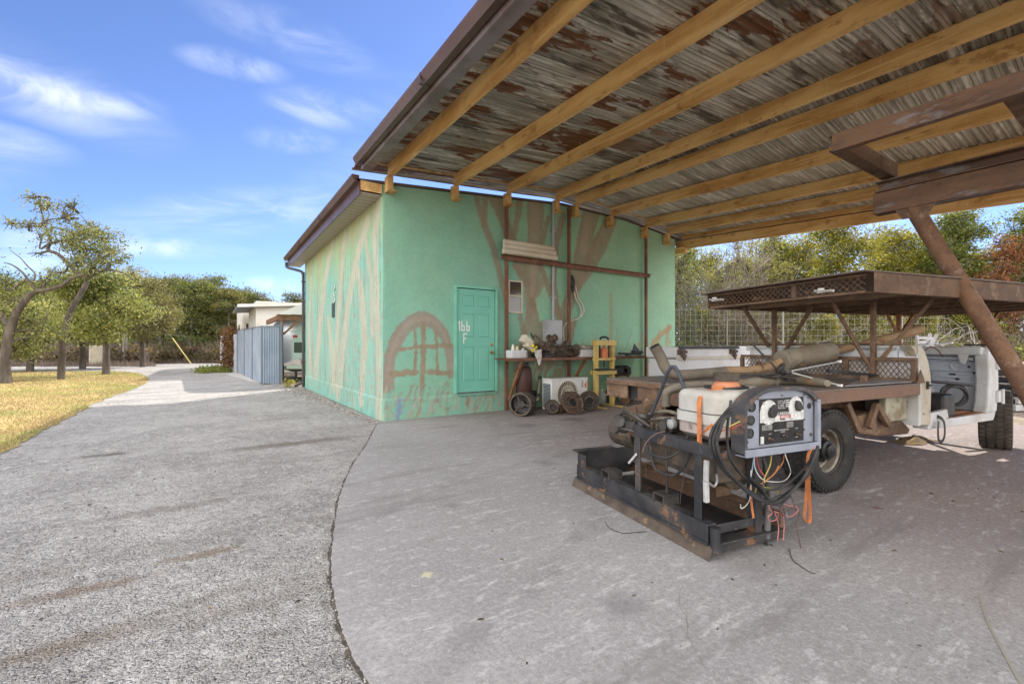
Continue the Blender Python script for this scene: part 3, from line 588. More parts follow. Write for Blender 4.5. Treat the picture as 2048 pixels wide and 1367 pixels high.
# small sash window behind the rack
wx0, wx1 = ay(1016, 560, 0)[0], ay(1044, 560, 0)[0]; wz0, wz1 = ay(1030, 626, 0)[2], ay(1030, 561, 0)[2]
wm = (wz0+wz1)/2+.02
M['almond'] = pm('almond_vinyl', (.62, .54, .42, 1), rough=.45, bstr=.03)
gl, t, b = newmat('dim_window_glass'); b.inputs['Base Color'].default_value = (.055, .045, .035, 1); b.inputs['Roughness'].default_value = .08; b.inputs['Specular IOR Level'].default_value = .8
wp = MB(); wp.bb((wx0+.03, -.012, wz0+.03), (wx1-.03, -.004, wm-.012)); wp.bb((wx0+.03, -.009, wm+.012), (wx1-.03, -.002, wz1-.03)); win = wp.build('window', gl, gb)
mb = MB(); mb.bb((wx0, -.03, wz0), (wx0+.03, .01, wz1)); mb.bb((wx1-.03, -.03, wz0), (wx1, .01, wz1)); mb.bb((wx0+.03, -.03, wz1-.03), (wx1-.03, .01, wz1)); mb.bb((wx0+.03, -.033, wz0), (wx1-.03, .01, wz0+.03)); mb.bb((wx0+.03, -.022, wm-.012), (wx1-.03, .008, wm+.012))
mb.build('window_frame', M['almond'], win, bevel=.003)
# beige louvred vent low on the front wall
p0, p1 = ay(1293, 752, 0), ay(1312, 726, 0); mb = MB(); mb.bb((p0[0], -.018, p0[2]), (p1[0], -.002, p1[2]))
for k in range(6): z = p0[2]+.03+k*(p1[2]-p0[2]-.05)/5; mb.bb((p0[0]+.015, -.03, z-.006), (p1[0]-.015, -.0185, z+.012))
mb.build('vent_grille', M['almond'], gb)

# ================================================================ THE CARPORT
pb = lambda x: 4.49-.069*abs(x-4.05)
def slp(x): k = min(max((x-3.6)/1.9, 0), 1); return .02+.038*k*k*(3-2*k)
cp = thing('carport', 'open carport roof of rusty corrugated metal on ochre steel purlins', 'carport', (4, -.1, 0))
cpi = ROOTM[cp.name]
YF, YB = .42, -11.6
def roofmat():
    m, t, b = newmat('weathered_galvanised_sheet'); v = coords(t); vx = coords(t, (.22, 1.5, 1)); vx2 = coords(t, (.5, 2.6, 1)); sx0 = node(t, 'ShaderNodeSeparateXYZ', {0: v})
    rt = step(t, sx0.outputs[0], -.6, 1.6)
    c = mix(t, step(t, noise(t, vx, 1.5, 7, .62), .36, .62), (.56, .525, .44, 1), (.27, .245, .19, 1))
    c = mix(t, math_(t, 'MULTIPLY', rt, .6), c, (.50, .465, .38, 1)); c = mix(t, step(t, noise(t, vx2, 2.6, 8, .68), .52, .62, 0, .9), c, (.72, .69, .61, 1))
    c = mix(t, math_(t, 'MULTIPLY', step(t, noise(t, vx, 2.9, 8, .66), .53, .62, 0, .9), step(t, rt, 0, 1, 1, .35)), c, (.07, .053, .038, 1))
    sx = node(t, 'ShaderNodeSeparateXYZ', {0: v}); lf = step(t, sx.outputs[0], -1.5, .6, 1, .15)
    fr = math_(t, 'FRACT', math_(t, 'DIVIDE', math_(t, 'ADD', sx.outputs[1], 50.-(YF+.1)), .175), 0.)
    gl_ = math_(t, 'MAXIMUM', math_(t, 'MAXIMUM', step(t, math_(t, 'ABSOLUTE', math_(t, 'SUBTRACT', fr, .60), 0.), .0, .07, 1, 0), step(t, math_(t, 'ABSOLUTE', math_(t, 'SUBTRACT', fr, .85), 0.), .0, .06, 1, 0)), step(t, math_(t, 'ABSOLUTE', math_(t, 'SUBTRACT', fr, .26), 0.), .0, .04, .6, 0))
    c = mix(t, math_(t, 'MULTIPLY', gl_, step(t, noise(t, coords(t, (.5, 3, 1)), 2, 5), .3, .6, .35, .9)), c, (.075, .062, .046, 1))   # dark lines on laps and ribs, painted in as the shading of the corrugation
    ru = math_(t, 'MULTIPLY', step(t, noise(t, coords(t, (.32, 1.1, 1)), 2.1, 9, .68, .3), .525, .56), lf)
    c = mix(t, math_(t, 'MULTIPLY', ru, .95), c, mix(t, noise(t, v, 12, 4), (.085, .026, .008, 1), (.21, .075, .02, 1)))
    c = mix(t, step(t, noise(t, coords(t, (.6, 1.6, 1)), 7, 7, .7), .62, .68, 0, .7), c, (.42, .30, .20, 1))
    t.links.new(c, b.inputs['Base Color']); b.inputs['Roughness'].default_value = .55; b.inputs['Metallic'].default_value = .15; b.inputs['Specular IOR Level'].default_value = .4
    bump(t, b, noise(t, vx2, 9, 6, .65), .25, .01); return m
# corrugation runs down the slope (along X)
prof = []; y = YF; k = 0
while y > YB:
    prof += [(y, 0), (y-.028, 0), (y-.038, .03), (y-.062, .03), (y-.072, 0)]; prof += [(y-.115, .0), (y-.119, .009), (y-.131, .009), (y-.135, 0)]; y -= .175
xsr = [-.40, .4, 1.3, 2.2, 3.1, 4.05, 5.0, 5.9, 6.8, 7.7, 8.62]
V = []; 
for x in xsr:
    for (yv, h) in prof: V.append((x-4, yv+.1, pb(x)+.206+slp(x)*yv+h+.004*math.sin(yv*5+x)))
n = len(prof); nx = len(xsr); F = [(i*n+j, (i+1)*n+j, (i+1)*n+j+1, i*n+j+1) for i in range(nx-1) for j in range(n-1)]
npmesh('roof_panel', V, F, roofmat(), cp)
PUR = [.10, 1.36, 2.54, 3.80, 4.36, 5.45, 6.68, 7.55]
for i, x in enumerate(PUR):
    side = 1; za = lambda y: pb(x)+.1+slp(x)*y
    mb = MB(); mb.channel((x, -.14, za(-.14)), (x, YB, za(YB)), .075, .2, .008, side=side); pu = mb.build('purlin', M['ochre'], cp, world=True)
    mb = MB(); zb_ = pb(x)-.003
    mb.bb((x-.052, -.17, zb_-.25), (x+.052, -.016, zb_)); mb.bb((x-.055, -.25, zb_-.262), (x+.085, -.016, zb_-.2505))
    mb.build('bracket', M['ochre'], pu, world=True)
x = 8.25; mb = MB(); mb.channel((x, .1, 4.07), (x, YB, 4.07+.06*YB), .09, .22, .009, side=1); mb.channel((x-.1, -.12, 4.24), (x-.1, YB, 4.24+.06*YB), .06, .1, .008, side=-1); pu = mb.build('edge_beam', M['ochre'], cp, world=True)
mb = MB(); mb.bb((x-.22, -.22, 3.94), (x+.02, .12, 3.952)); mb.bb((x-.06, -.2, 3.83), (x+.05, .3, 3.94)); mb.build('bracket', M['ochre'], pu, world=True)
mb = MB(); mb.bb((-.3, -.19, pb(0)+.185), (4.0, -.135, pb(0)+.2)); 
for i in range(8):   # end angle that follows the slope under the sheet
    a, b2 = -.32+i*1.12, -.32+(i+1)*1.12; mb.beam((a, -.15, pb(a)+.19), (b2, -.15, pb(b2)+.19), .05, .016)
mb.v = mb.v[8:]; mb.f = [tuple(i-8 for i in f) for f in mb.f[6:]]
mb.build('end_angle', M['ochre'], cp, world=True)
zt = pb(-.36)+.205
gt = kgutter('gutter', -.14, YB, zt+.015, -.40+.0, M['brown'], cp, .02)
gt.data.transform(Matrix.Translation(cpi.translation)); 
for c_ in gt.children: c_.data.transform(Matrix.Translation(cpi.translation))
mb = MB(); mb.beam((-.37, -.13, zt-.08-.003), (-.37, YB, zt-.08+.02*YB), .02, .15); mb.build('fascia', M['violet'], cp, world=True)
mb = MB(); mb.beam((-.30, -.13, zt-.16), (-.30, YB, zt-.158+.02*YB), .14, .006); mb.build('drip_edge', M['violet'], cp, world=True)
mb = MB(); mb.beam((8.64, YF, pb(8.6)+.14+.058*YF), (8.64, YB, pb(8.6)+.14+.058*YB), .02, .2); mb.build('fascia', M['brown'], cp, world=True)
# posts that carry the far end, outside the picture
for x in (.3, 4.05, 8.2):
    mb = MB(); mb.tube([(x, -11.3, -.02), (x, -11.3, pb(x)+slp(x)*-11.3+.02)], .07, 12); mb.build('post', M['ochre'], cp, world=True, auto=True)

# ================================================================ RUSTY STEEL FRAME WITH ITS LEANING PIPE
def rustm(name, a, b_, c_, st=(1, 1, 1), r=.7):
    m, t, b = newmat(name); v = coords(t, st)
    c = mix(t, step(t, noise(t, v, 3.5, 8, .7), .42, .58), a, b_); c = mix(t, step(t, noise(t, v, 5, 9, .75), .53, .62, 0, .85), c, c_); c = mix(t, step(t, noise(t, coords(t, (.6*st[0], .6*st[1], .6*st[2])), 2.2, 7, .7), .54, .66, 0, .75), c, (a[0]*.42, a[1]*.40, a[2]*.42, 1))
    c = mix(t, step(t, noise(t, v, 30, 6, .7), .58, .68, 0, .7), c, (.05, .025, .018, 1)); c = mix(t, step(t, noise(t, v, 22, 6, .7), .61, .68, 0, .75), c, (.36, .17, .055, 1))
    t.links.new(c, b.inputs['Base Color']); b.inputs['Roughness'].default_value = r; b.inputs['Specular IOR Level'].default_value = .35; b.inputs['Metallic'].default_value = .1
    bump(t, b, noise(t, v, 45, 6, .65), .35, .006); return m
M['rust'] = rustm('scaled_rusty_steel', (.20, .112, .066, 1), (.13, .078, .055, 1), (.24, .23, .24, 1), (1, .3, 1))
M['rustp'] = rustm('rusty_pipe', (.215, .115, .064, 1), (.15, .082, .05, 1), (.28, .19, .135, 1))
M['rustd'] = rustm('brown_rusty_steel', (.18, .108, .064, 1), (.125, .076, .05, 1), (.25, .165, .105, 1))
M['rusto'] = rustm('orange_rusty_steel', (.30, .13, .055, 1), (.20, .085, .04, 1), (.36, .19, .09, 1))
sf = thing('steel_gantry', 'heavy rusted steel beam gantry leaning on a fat brown pipe under the carport', 'gantry', (3.7, -7.0, 0))
XL = 3.70; XU = 2.42; YE = -5.80; YN = -9.6
mb = MB(); mb.bb((XL, YN, 2.77), (XL+.16, YE, 3.0)); mb.build('beam', M['rust'], sf, world=True, bevel=.012)
mb = MB(); mb.channel((XL+.05, YN, 3.065), (XL+.05, YE-.02, 3.065), .12, .12, .012, side=1); mb.build('top_channel', M['rust'], sf, world=True)
mb = MB(); mb.bb((XU-.01, YN, 3.13), (XU, YE-.1, 3.29)); mb.bb((XU, YN, 3.13), (XU+.07, YE-.1, 3.14)); mb.build('beam', M['rust'], sf, world=True, bevel=.002)
for k, yc in enumerate((YE-.13, -7.05, -8.6)):
    mb = MB(); mb.channel((XU+.001, yc, 3.215), (XL+.12, yc, 3.215), .12, .15, .012, side=1); mb.build('crossmember', M['rustd'], sf, world=True)
pt = Vector(ax(1832, 424, XL+.08)); pbm = Vector(ax(2048, 772, XL+.08)); d = pbm-pt; foot = pt+d*((0-pt.z)/d.z)
mb = MB(); mb.tube([pt+d*(-.03), pt, foot], .076, 28); mb.build('pipe_leg', M['rustp'], sf, world=True, auto=True)
mb = MB(); mb.prism([(XL+.02, pt.y+.16, 2.77), (XL+.02, pt.y-.18, 2.77), (XL+.02, pt.y-.1, 2.66), (XL+.02, pt.y+.10, 2.66)], (.012, 0, 0)); mb.build('gusset', M['rustd'], sf, world=True)
mb = MB(); mb.box((foot.x, foot.y, .008), (.4, .4, .014)); mb.build('base_plate', M['rustd'], sf, world=True)
for (px_, r_, h_) in ((XL+.08, .09, 2.77), (XU+.02, .06, 3.13)): mb = MB(); mb.tube([(px_, YN+.2, 0), (px_, YN+.2, h_)], r_, 20); mb.build('post', M['rustp'], sf, world=True, auto=True)
# ================================================================ STRIPPED FLATBED TRUCK
class Fr:
    """a thing's own frame: l along it, w across, z up; measures photo pixels in it"""
    def __init__(s, O, th): s.O = np.array(O, float); s.ex = np.array([math.cos(th), math.sin(th), 0]); s.ey = np.array([-math.sin(th), math.cos(th), 0]); s.th = th
    def tl(s, p): d = p-s.O; return Vector((d@s.ex, d@s.ey, d[2]))
    def w(s, x, y, w): d = ray(x, y); t = ((s.O+s.ey*w-CAM)@s.ey)/(d@s.ey); return s.tl(CAM+d*t)
    def l(s, x, y, l): d = ray(x, y); t = ((s.O+s.ex*l-CAM)@s.ex)/(d@s.ex); return s.tl(CAM+d*t)
    def z(s, x, y, z): return s.tl(gp(x, y, z))
T = Fr([2.15, -6.02, 0], -.1304)
truck = thing('flatbed_truck', 'stripped white truck with rusty flatbed and its cab roof cut away', 'truck', tuple(T.O), T.th)
M['rubber'] = pm('worn_tyre_rubber', (.022, .021, .020, 1), (.042, .038, .034, 1), 5, rough=.85, bstr=.3, bsc=80, c3=(.085, .072, .06, 1), sc3=6, lo3=.58, hi3=.75)
M['rubberd'] = pm('dusty_tyre_rubber', (.10, .082, .066, 1), (.06, .05, .042, 1), 6, rough=.9, bstr=.4, bsc=60)
M['rim'] = pm('old_steel_rim', (.26, .23, .19, 1), (.13, .10, .075, 1), 6, rough=.5, metal=.3, bstr=.15, c3=(.10, .06, .04, 1), sc3=9)
M['hub'] = pm('greasy_black_hub', (.010, .010, .011, 1), (.03, .027, .025, 1), 12, rough=.45, bstr=.15)
M['black'] = pm('black_paint', (.020, .020, .021, 1), (.045, .042, .04, 1), 8, rough=.5, bstr=.15)
M['white'] = pm('dusty_white_paint', (.62, .63, .64, 1), (.48, .46, .42, 1), 2.2, .42, .68, rough=.42, bstr=.35, bsc=3.5, bdist=.03, c3=(.30, .23, .15, 1), sc3=6, lo3=.58, hi3=.72)
M['cabin'] = pm('grey_blue_primer', (.50, .54, .60, 1), (.42, .45, .50, 1), 3, rough=.5, bstr=.08, c3=(.25, .22, .19, 1), sc3=6, lo3=.6, hi3=.75)
M['greasy'] = pm('greasy_iron', (.06, .048, .038, 1), (.11, .08, .055, 1), 12, rough=.6, bstr=.4, bsc=40, c3=(.17, .10, .055, 1), sc3=10)
M['dkmetal'] = pm('dark_iron', (.045, .042, .040, 1), (.085, .075, .065, 1), 9, rough=.55, metal=.3, bstr=.25)
def wheel(parent, c, R, wd, steer, dusty, side):
    """tyre with tread blocks; rim and hub on the outer side (side -1 = towards -w)"""
    A = Vector((math.sin(-steer), math.cos(steer), 0))*side; c = Vector(c); m = M['rubberd'] if dusty else M['rubber']
    h = wd/2
    prof = [(R*.52, -h*.62), (R*.56, -h*.86), (R*.70, -h*1.02), (R*.84, -h*1.02), (R*.93, -h*.92), (R*.965, -h*.80), (R*.97, h*.80), (R*.93, h*.92), (R*.84, h*1.02), (R*.70, h*1.02), (R*.56, h*.86), (R*.52, h*.62)]
    mb = MB(); mb.lathe(prof, c, A, 56, caps=False)
    u = A.orthogonal().normalized() if abs(A.z) > .9 else Vector((0, 0, 1)); q = A.cross(u)
    nb = 40
    for k in range(nb):
        for (o, wf, sk, ph) in ((-.74, .30, .25, 0), (-.30, .36, -.3, .5), (.30, .36, .3, .25), (.74, .30, -.25, .75)):
            a = 2*math.pi*(k+ph)/nb; rd = u*math.cos(a)+q*math.sin(a); tg = (q*math.cos(a)-u*math.sin(a)); tg2 = (tg+A*sk).normalized(); a2 = rd.cross(tg2)
            m4 = Matrix((tg2, a2, rd)).transposed().to_4x4(); r0 = R*.975
            mb.box(c+rd*r0+A*(o*h), (2*math.pi*R/nb*.70, wf*h, R*.05), M=m4)
    for k in range(nb):  # shoulder lugs
        a = 2*math.pi*k/nb
        for sg in (-1, 1):
            rd = u*math.cos(a)+q*math.sin(a); tg = q*math.cos(a)-u*math.sin(a); m4 = Matrix((tg, A*sg, rd)).transposed().to_4x4()
            mb.box(c+rd*R*.915+A*sg*h*.93, (2*math.pi*R/nb*.55, h*.12, R*.07), M=m4)
    ty = mb.build('wheel', m, parent, auto=True)
    mb = MB(); mb.lathe([(R*.53, h*.70), (R*.565, h*.74), (R*.55, h*.62), (R*.48, h*.50), (R*.46, h*.05), (R*.42, .0), (R*.40, h*.05), (R*.30, h*.16), (R*.27, h*.06), (R*.20, h*.06), (.0, h*.06)], c, A, 44, caps=False); mb.lathe([(R*.53, -h*.6), (R*.46, -h*.5), (R*.455, h*.04)], c, A, 32, caps=False); mb.build('rim', M['rim'], ty, auto=True)
    mb = MB(); mb.lathe([(R*.31, h*.1), (R*.31, h*.24), (R*.25, h*.34), (R*.235, h*.62), (R*.17, h*.70), (R*.16, h*.86), (R*.12, h*.9), (0, h*.92)], c, A, 28)
    for k in range(8):
        a = 2*math.pi*k/8; p = c+(u*math.cos(a)+q*math.sin(a))*R*.275+A*h*.1; mb.tube([p, p+A*h*.30], R*.026, 6)
    mb.build('hub', M['hub'], ty, auto=True)
    return ty
wheel(truck, (0, .135, .362), .372, .26, 0, False, -1); wheel(truck, (0, 1.72, .362), .372, .26, 0, False, 1)
wheel(truck, (3.79, .13, .362),   .372, .29, .27, True, -1); wheel(truck, (3.79, 1.72, .362),   .372, .29, .27, True, 1)
mb = MB(); mb.channel((-.85, .52, .68), (4.3, .52, .60), .07, .16, .008, side=1); mb.build('chassis_rail', M['rustd'], truck)
mb = MB(); mb.channel((-.85, 1.38, .68), (4.3, 1.38, .60), .07, .16, .008, side=-1); mb.build('chassis_rail', M['rustd'], truck)
mb = MB(); mb.tube([(0, .2, .362), (0, 1.7, .362)], .045, 12); mb.lathe([(0, -.14), (.10, -.1), (.15, 0), (.10, .1), (0, .14)], (0, .93, .362), (0, 1, 0), 20); mb.build('rear_axle', M['greasy'], truck, auto=True)
mb = MB(); mb.tube([(3.79, .2, .36), (3.79, 1.7, .36)], .05, 12); mb.tube([(3.2, .42, .40), (3.76, .25, .34)], .035, 10); mb.tube([(3.45, .5, .33), (3.95, .35, .30)], .02, 8); mb.beam((3.3, .42, .48), (3.8, .30, .40), .10, .09); mb.build('front_axle', M['greasy'], truck, auto=True)
for wv in (.40, 1.48):
    mb = MB(); sp_ = spline([(-.62, wv, .58), (-.3, wv, .46), (0, wv, .43), (.35, wv, .47), (.66, wv, .60)], 5)
    for k in range(4):
        for a, b in zip(sp_[:-1], sp_[1:]):
            if abs(a[0]) < .7-.13*k: mb.beam(Vector(a)-Vector((0, 0, .012*k)), Vector(b)-Vector((0, 0, .012*k)), .065, .009)
    mb.build('leaf_spring', M['rusto'], truck)
mb = MB(); mb.tube([(3.62, .30, .50), (3.62, .30, .92)], .028, 10)   # coil on a damper, lit from behind
mb.tube([(3.62+.055*math.cos(k*.55), .30+.055*math.sin(k*.55), .55+k*.0045) for k in range(70)], .011, 6); mb.build('coil_spring', M['rusto'], truck, auto=True)
# brown tank, hanger and step between bed and cab
bm_ = MB(); pts = [T.w(*p, .12) for p in ((1702, 838), (1745, 822), (1800, 835), (1822, 858), (1818, 868), (1760, 873), (1722, 868))]
bm_.prism([(p.x, .12, p.z) for p in pts], (0, .55, 0)); bm_.build('fuel_tank', M['rustd'], truck, bevel=.02)
mb = MB()
for a, b in (((1692, 806), (1716, 862)), ((1752, 808), (1738, 856)), ((1752, 808), (1776, 850))):
    p, q = T.w(*a, .07), T.w(*b, .07); mb.beam(p, q, .06, .05, (0, 1, 0))
mb.build('spring_hanger', M['rustd'], truck, bevel=.008)
mb = MB(); p, q = T.w(1770, 792, .10), T.w(1812, 838, .10); mb.bb((p.x, .09, q.z), (q.x, .16, p.z)); mb.build('side_plate', pm('mouldy_cream_panel', (.40, .38, .28, 1), (.25, .2, .13, 1), 7, rough=.7, c3=(.16, .12, .07, 1), sc3=10, lo3=.52, hi3=.7), truck, bevel=.01)
# flatbed deck of chequer plate with folded skirts
def diamond(name, a, b2, c3, rot=.78):
    m, t, b = newmat(name); v = coords(t); vr = coords(t, (1, 1, 1), (0, 0, rot))
    c = mix(t, step(t, noise(t, v, 2.6, 7, .65), .38, .64), a, b2); c = mix(t, step(t, noise(t, v, 7, 7, .7), .54, .68, 0, .75), c, c3)
    w1 = node(t, 'ShaderNodeTexWave', {'Vector': coords(t, (1, 1, 0), (0, 0, .78)), 'Scale': 7.5}, wave_type='BANDS').outputs[0]; w2 = node(t, 'ShaderNodeTexWave', {'Vector': coords(t, (1, 1, 0), (0, 0, -.78)), 'Scale': 7.5}, wave_type='BANDS').outputs[0]
    pl = step(t, math_(t, 'MULTIPLY', w1, w2), .42, .6); c = mix(t, math_(t, 'MULTIPLY', pl, .35), c, (.26, .22, .19, 1))
    t.links.new(c, b.inputs['Base Color']); b.inputs['Roughness'].default_value = .6; b.inputs['Metallic'].default_value = .2; bump(t, b, pl, .8, .006); return m
M['deck'] = diamond('chequer_plate', (.15, .13, .12, 1), (.19, .135, .10, 1), (.25, .22, .20, 1))
def skirtm():
    m, t, b = newmat('chequer_plate_skirt'); v = coords(t)
    c = mix(t, step(t, noise(t, v, 3, 7, .65), .38, .64), (.16, .095, .066, 1), (.21, .115, .07, 1)); c = mix(t, step(t, noise(t, v, 9, 7, .7), .56, .68, 0, .7), c, (.24, .15, .11, 1))
    w1 = node(t, 'ShaderNodeTexWave', {'Vector': coords(t, (1, 0, 1), (0, .78, 0)), 'Scale': 9}, wave_type='BANDS').outputs[0]; w2 = node(t, 'ShaderNodeTexWave', {'Vector': coords(t, (1, 0, 1), (0, -.78, 0)), 'Scale': 9}, wave_type='BANDS').outputs[0]
    pl = step(t, math_(t, 'MULTIPLY', w1, w2), .42, .6); c = mix(t, math_(t, 'MULTIPLY', pl, .4), c, (.22, .14, .10, 1))
    t.links.new(c, b.inputs['Base Color']); b.inputs['Roughness'].default_value = .65; bump(t, b, pl, .9, .006); return m
M['skirt'] = skirtm()
mb = MB(); mb.bb((-.90, -.02, .905), (1.48, 2.06, .92)); bed = mb.build('flatbed', M['deck'], truck)
mb = MB(); mb.bb((-.885, -.02, .80), (1.48, -.008, .904)); mb.bb((-.885, -.008, .80), (1.48, .05, .808)); mb.build('side_skirt', M['skirt'], bed, bevel=.004)
mb = MB(); mb.bb((-.885, 2.048, .80), (1.48, 2.06, .904)); mb.build('side_skirt', M['skirt'], bed)
n0 = T.l(1255, 800, -.9).y; n1 = T.l(1275, 800, -.9).y
mb = MB(); mb.bb((-.90, -.02, .71), (-.886, n1, .904)); mb.bb((-.90, n0, .71), (-.886, 2.06, .904)); mb.bb((-.90, n1, .86), (-.886, n0, .904)); mb.bb((-.925, -.02, .71), (-.90, n1, .722)); mb.bb((-.925, n0, .71), (-.90, 2.06, .722)); mb.bb((-.93, -.02, .86), (-.901, 2.06, .872))
mb.build('rear_skirt', M['rustd'], bed, bevel=.003)
mb = MB(); mb.bb((-.84, n1-.05, .70), (-.80, n0+.05, .86)); mb.build('notch_dark_backing', M['black'], bed)  # black box added behind the skirt notch to stand in for its shade
mb = MB()
for k in range(6): mb.bb((-.8+k*.42, .0, .80), (-.74+k*.42, 2.04, .90))
mb.build('crossmember', M['rustd'], bed)
# headache rack of expanded metal at the front of the bed
def expanded(mb, o, u, v, nu, nv, su, sv, r=.004):
    o, u, v = Vector(o), Vector(u), Vector(v); nrm = u.cross(v).normalized()
    for j in range(nv):
        for i in range(nu):
            c = o+u*su*(i+.5*(j % 2))+v*sv*j
            if i+.5*(j % 2) > nu-.6: continue
            for (a, b) in ((u*su*.0+v*0, u*su*.5+v*sv), (u*su*1.0+v*0, u*su*.5+v*sv)):
                mb.beam(c+a, c+b, r*2.2, r, nrm)
hr = MB()
for z in (.93, 1.145): hr.bb((1.44, .0, z), (1.48, 2.02, z+.035))
for wv in (.0, .64, 1.32, 1.98): hr.bb((1.441, wv, .966), (1.479, wv+.05, 1.144))
hr.prism([(1.40, -.03, .921), (1.56, -.03, .921), (1.47, -.03, 1.06)], (0, .012, 0)); head = hr.build('headache_rack', M['rustd'], truck, bevel=.003)
mb = MB(); expanded(mb, (1.46, .05, .965), (0, 1, 0), (0, 0, 1), 38, 5, .05, .036, .004); mb.build('expanded_metal', M['rustd'], head)
# overhead frame on posts
th2 = -.10; c2, s2 = math.cos(th2), math.sin(th2); O2 = Vector((.33, -.12, 1.78))
def rk(a, b, z=0): return O2+Vector((a*c2-b*s2, a*s2+b*c2, z))
LR, WR = 4.3, 1.9
mb = MB(); mb.channel(rk(0, 0, .09), rk(LR, 0, .09), .07, .18, .008, side=1); mb.channel(rk(0, WR, .09), rk(LR, WR, .09), .07, .18, .008, side=-1)
mb.beam(rk(.0, .036, .012), rk(.0, WR-.036, .012), .05, .024); mb.beam(rk(.0, .036, .165), rk(.0, WR-.036, .165), .05, .024); mb.beam(rk(0, .7, .09), rk(0, .75, .09), .04, .128)
for k in range(1, 7): mb.beam(rk(k*.62, .04, .03), rk(k*.62, WR-.04, .03), .04, .05)
for b in (.62, 1.25): mb.beam(rk(.03, b, .075), rk(LR, b, .075), .04, .036)
mb.beam(rk(LR, .0, .09), rk(LR, WR, .09), .05, .18)
ov = mb.build('overhead_frame', M['rustd'], truck, bevel=.003)
mb = MB(); expanded(mb, rk(.0, .04, .024), (-s2, c2, 0), (0, 0, 1), 28, 5, .065, .028, .0024); mb.build('expanded_metal', M['rustd'], ov)
mb = MB(); ux = Vector((c2, s2, 0)); uy = Vector((-s2, c2, 0))
A = [rk(-.14, -.04, .182), rk(LR*.3, -.05, .19), rk(LR+.1, -.05, .184), rk(LR+.1, WR+.05, .184), rk(LR*.3, WR+.05, .19), rk(-.14, WR+.06, .182)]
mb.prism(A, (0, 0, .012)); mb.build('top_sheet', pm('thin_brown_sheet', (.14, .10, .075, 1), (.2, .15, .11, 1), 4, rough=.6, c3=(.09, .055, .04, 1), sc3=9), ov)
for px in (1440, 1655):
    p = T.z(px, 600 if px < 1500 else 583, 1.80); mb = MB(); mb.box((p.x-.04, p.y, 1.80), (.04, .14, .022), rz=th2); mb.tube([(p.x-.065, p.y-.08, 1.795), (p.x-.065, p.y+.08, 1.81)], .012, 8); mb.box((p.x-.06, p.y+.02, 1.81), (.02, .05, .04), rz=th2+.2); mb.build('latch', pm('zinc_latch', (.5, .48, .44, 1), rough=.4, metal=.6, bstr=0), ov)
for wv, br in ((.39, ((1665, 606, 1741, 738), (1866, 598, 1757, 722))), (1.53, ((1488, 616, 1536, 692), (1626, 610, 1568, 704)))):
    mb = MB(); mb.bb((1.435, wv-.022, .921), (1.485, wv+.022, 1.79)); po = mb.build('post', M['rustd'], ov, bevel=.004)
    for (a, b_, c_, d_) in br:
        t0 = T.z(a, b_, 1.79); bb_ = T.l(c_, d_, 1.45); mb = MB(); mb.beam(t0, (1.46, bb_.y, bb_.z), .035, .035); mb.build('brace', M['rustd'], ov)
# further legs at the front of the overhead frame, seen sunlit
for (a, b_) in ((3.5, 1.72), (3.98, .95)):
    p = rk(a, b_, 0); mb = MB(); mb.bb((p.x-.025, p.y-.025, .55), (p.x+.025, p.y+.025, 1.79)); mb.build('post', M['rusto'], ov, bevel=.004)
    mb = MB(); mb.beam((p.x, p.y, 1.45), (p.x-.34, p.y, 1.78), .03, .03); mb.beam((p.x, p.y, 1.45), (p.x+.3, p.y-.05, 1.78), .03, .03); mb.build('brace', M['rusto'], ov)
# cab, cut off at the belt line
cab = MB()
cab.bb((1.50, .18, .48), (1.53, 1.92, 1.30)); cab.bb((1.50, .10, 1.24), (1.60, 1.98, 1.31))
cabo = cab.build('cab', M['white'], truck, bevel=.012)
mb = MB(); mb.bb((1.485, .14, 1.311), (1.60, 1.99, 1.335)); mb.build('rusty_top_rail', M['rustd'], cabo, bevel=.004)
mb = MB(); inner = [(1843, 850), (1843, 822), (1844, 780), (1843, 750), (1838, 722), (1830, 702), (1822, 691)]
pn = [T.w(x, y, .0) for x, y in [(1813, 856)]+inner+[(1808, 690)]]
mb.prism([(max(p.x, 1.492), .0, max(p.z, .47)) for p in pn], (0, .17, 0)); rcp = mb.build('rear_corner_panel', M['white'], cabo, bevel=.022)
outer = [(1842, 690), (1850, 702), (1857, 722), (1862, 750), (1863, 780), (1862, 822), (1861, 850)]
mb = MB(); mb.prism([tuple(T.w(x, y, .012)) for x, y in inner+outer], (0, .10, 0)); p = T.w(1853, 826, .01); mb.bb((p.x-.07, -.006, p.z-.012), (p.x+.03, .011, p.z+.012)); mb.build('door_jamb', pm('cream_jamb_paint', (.52, .47, .37, 1), (.40, .35, .26, 1), 4, rough=.45, c3=(.22, .15, .09, 1), sc3=9, lo3=.58, hi3=.7), cabo, bevel=.012)
mb = MB(); p = T.w(1856, 770, .0); mb.tube([(p.x, -.012, p.z), (p.x+.05, -.012, p.z)], .010, 8); mb.bb((p.x-.01, -.006, p.z-.04), (p.x+.02, .011, p.z+.04)); mb.build('striker', M['dkmetal'], rcp)
mb = MB(); sill = [(1.74, .415), (3.35, .40), (3.42, .50), (3.30, .50), (1.75, .50)]; mb.prism([(a, .015, z) for a, z in sill], (0, .14, 0)); mb.bb((1.55, .156, .47), (3.3, 1.9, .49)); mb.build('floor_pan', M['white'], cabo, bevel=.008)
mb = MB(); mb.prism([(3.10, .0, .50), (3.40, .0, .50), (3.46, .0, .80), (3.44, .0, 1.12), (3.34, .0, 1.28), (3.22, .0, 1.30), (3.16, .0, 1.22), (3.19, .0, .9), (3.16, .0, .62)], (0, .13, 0)); pil = mb.build('hinge_pillar', M['white'], cabo, bevel=.02)
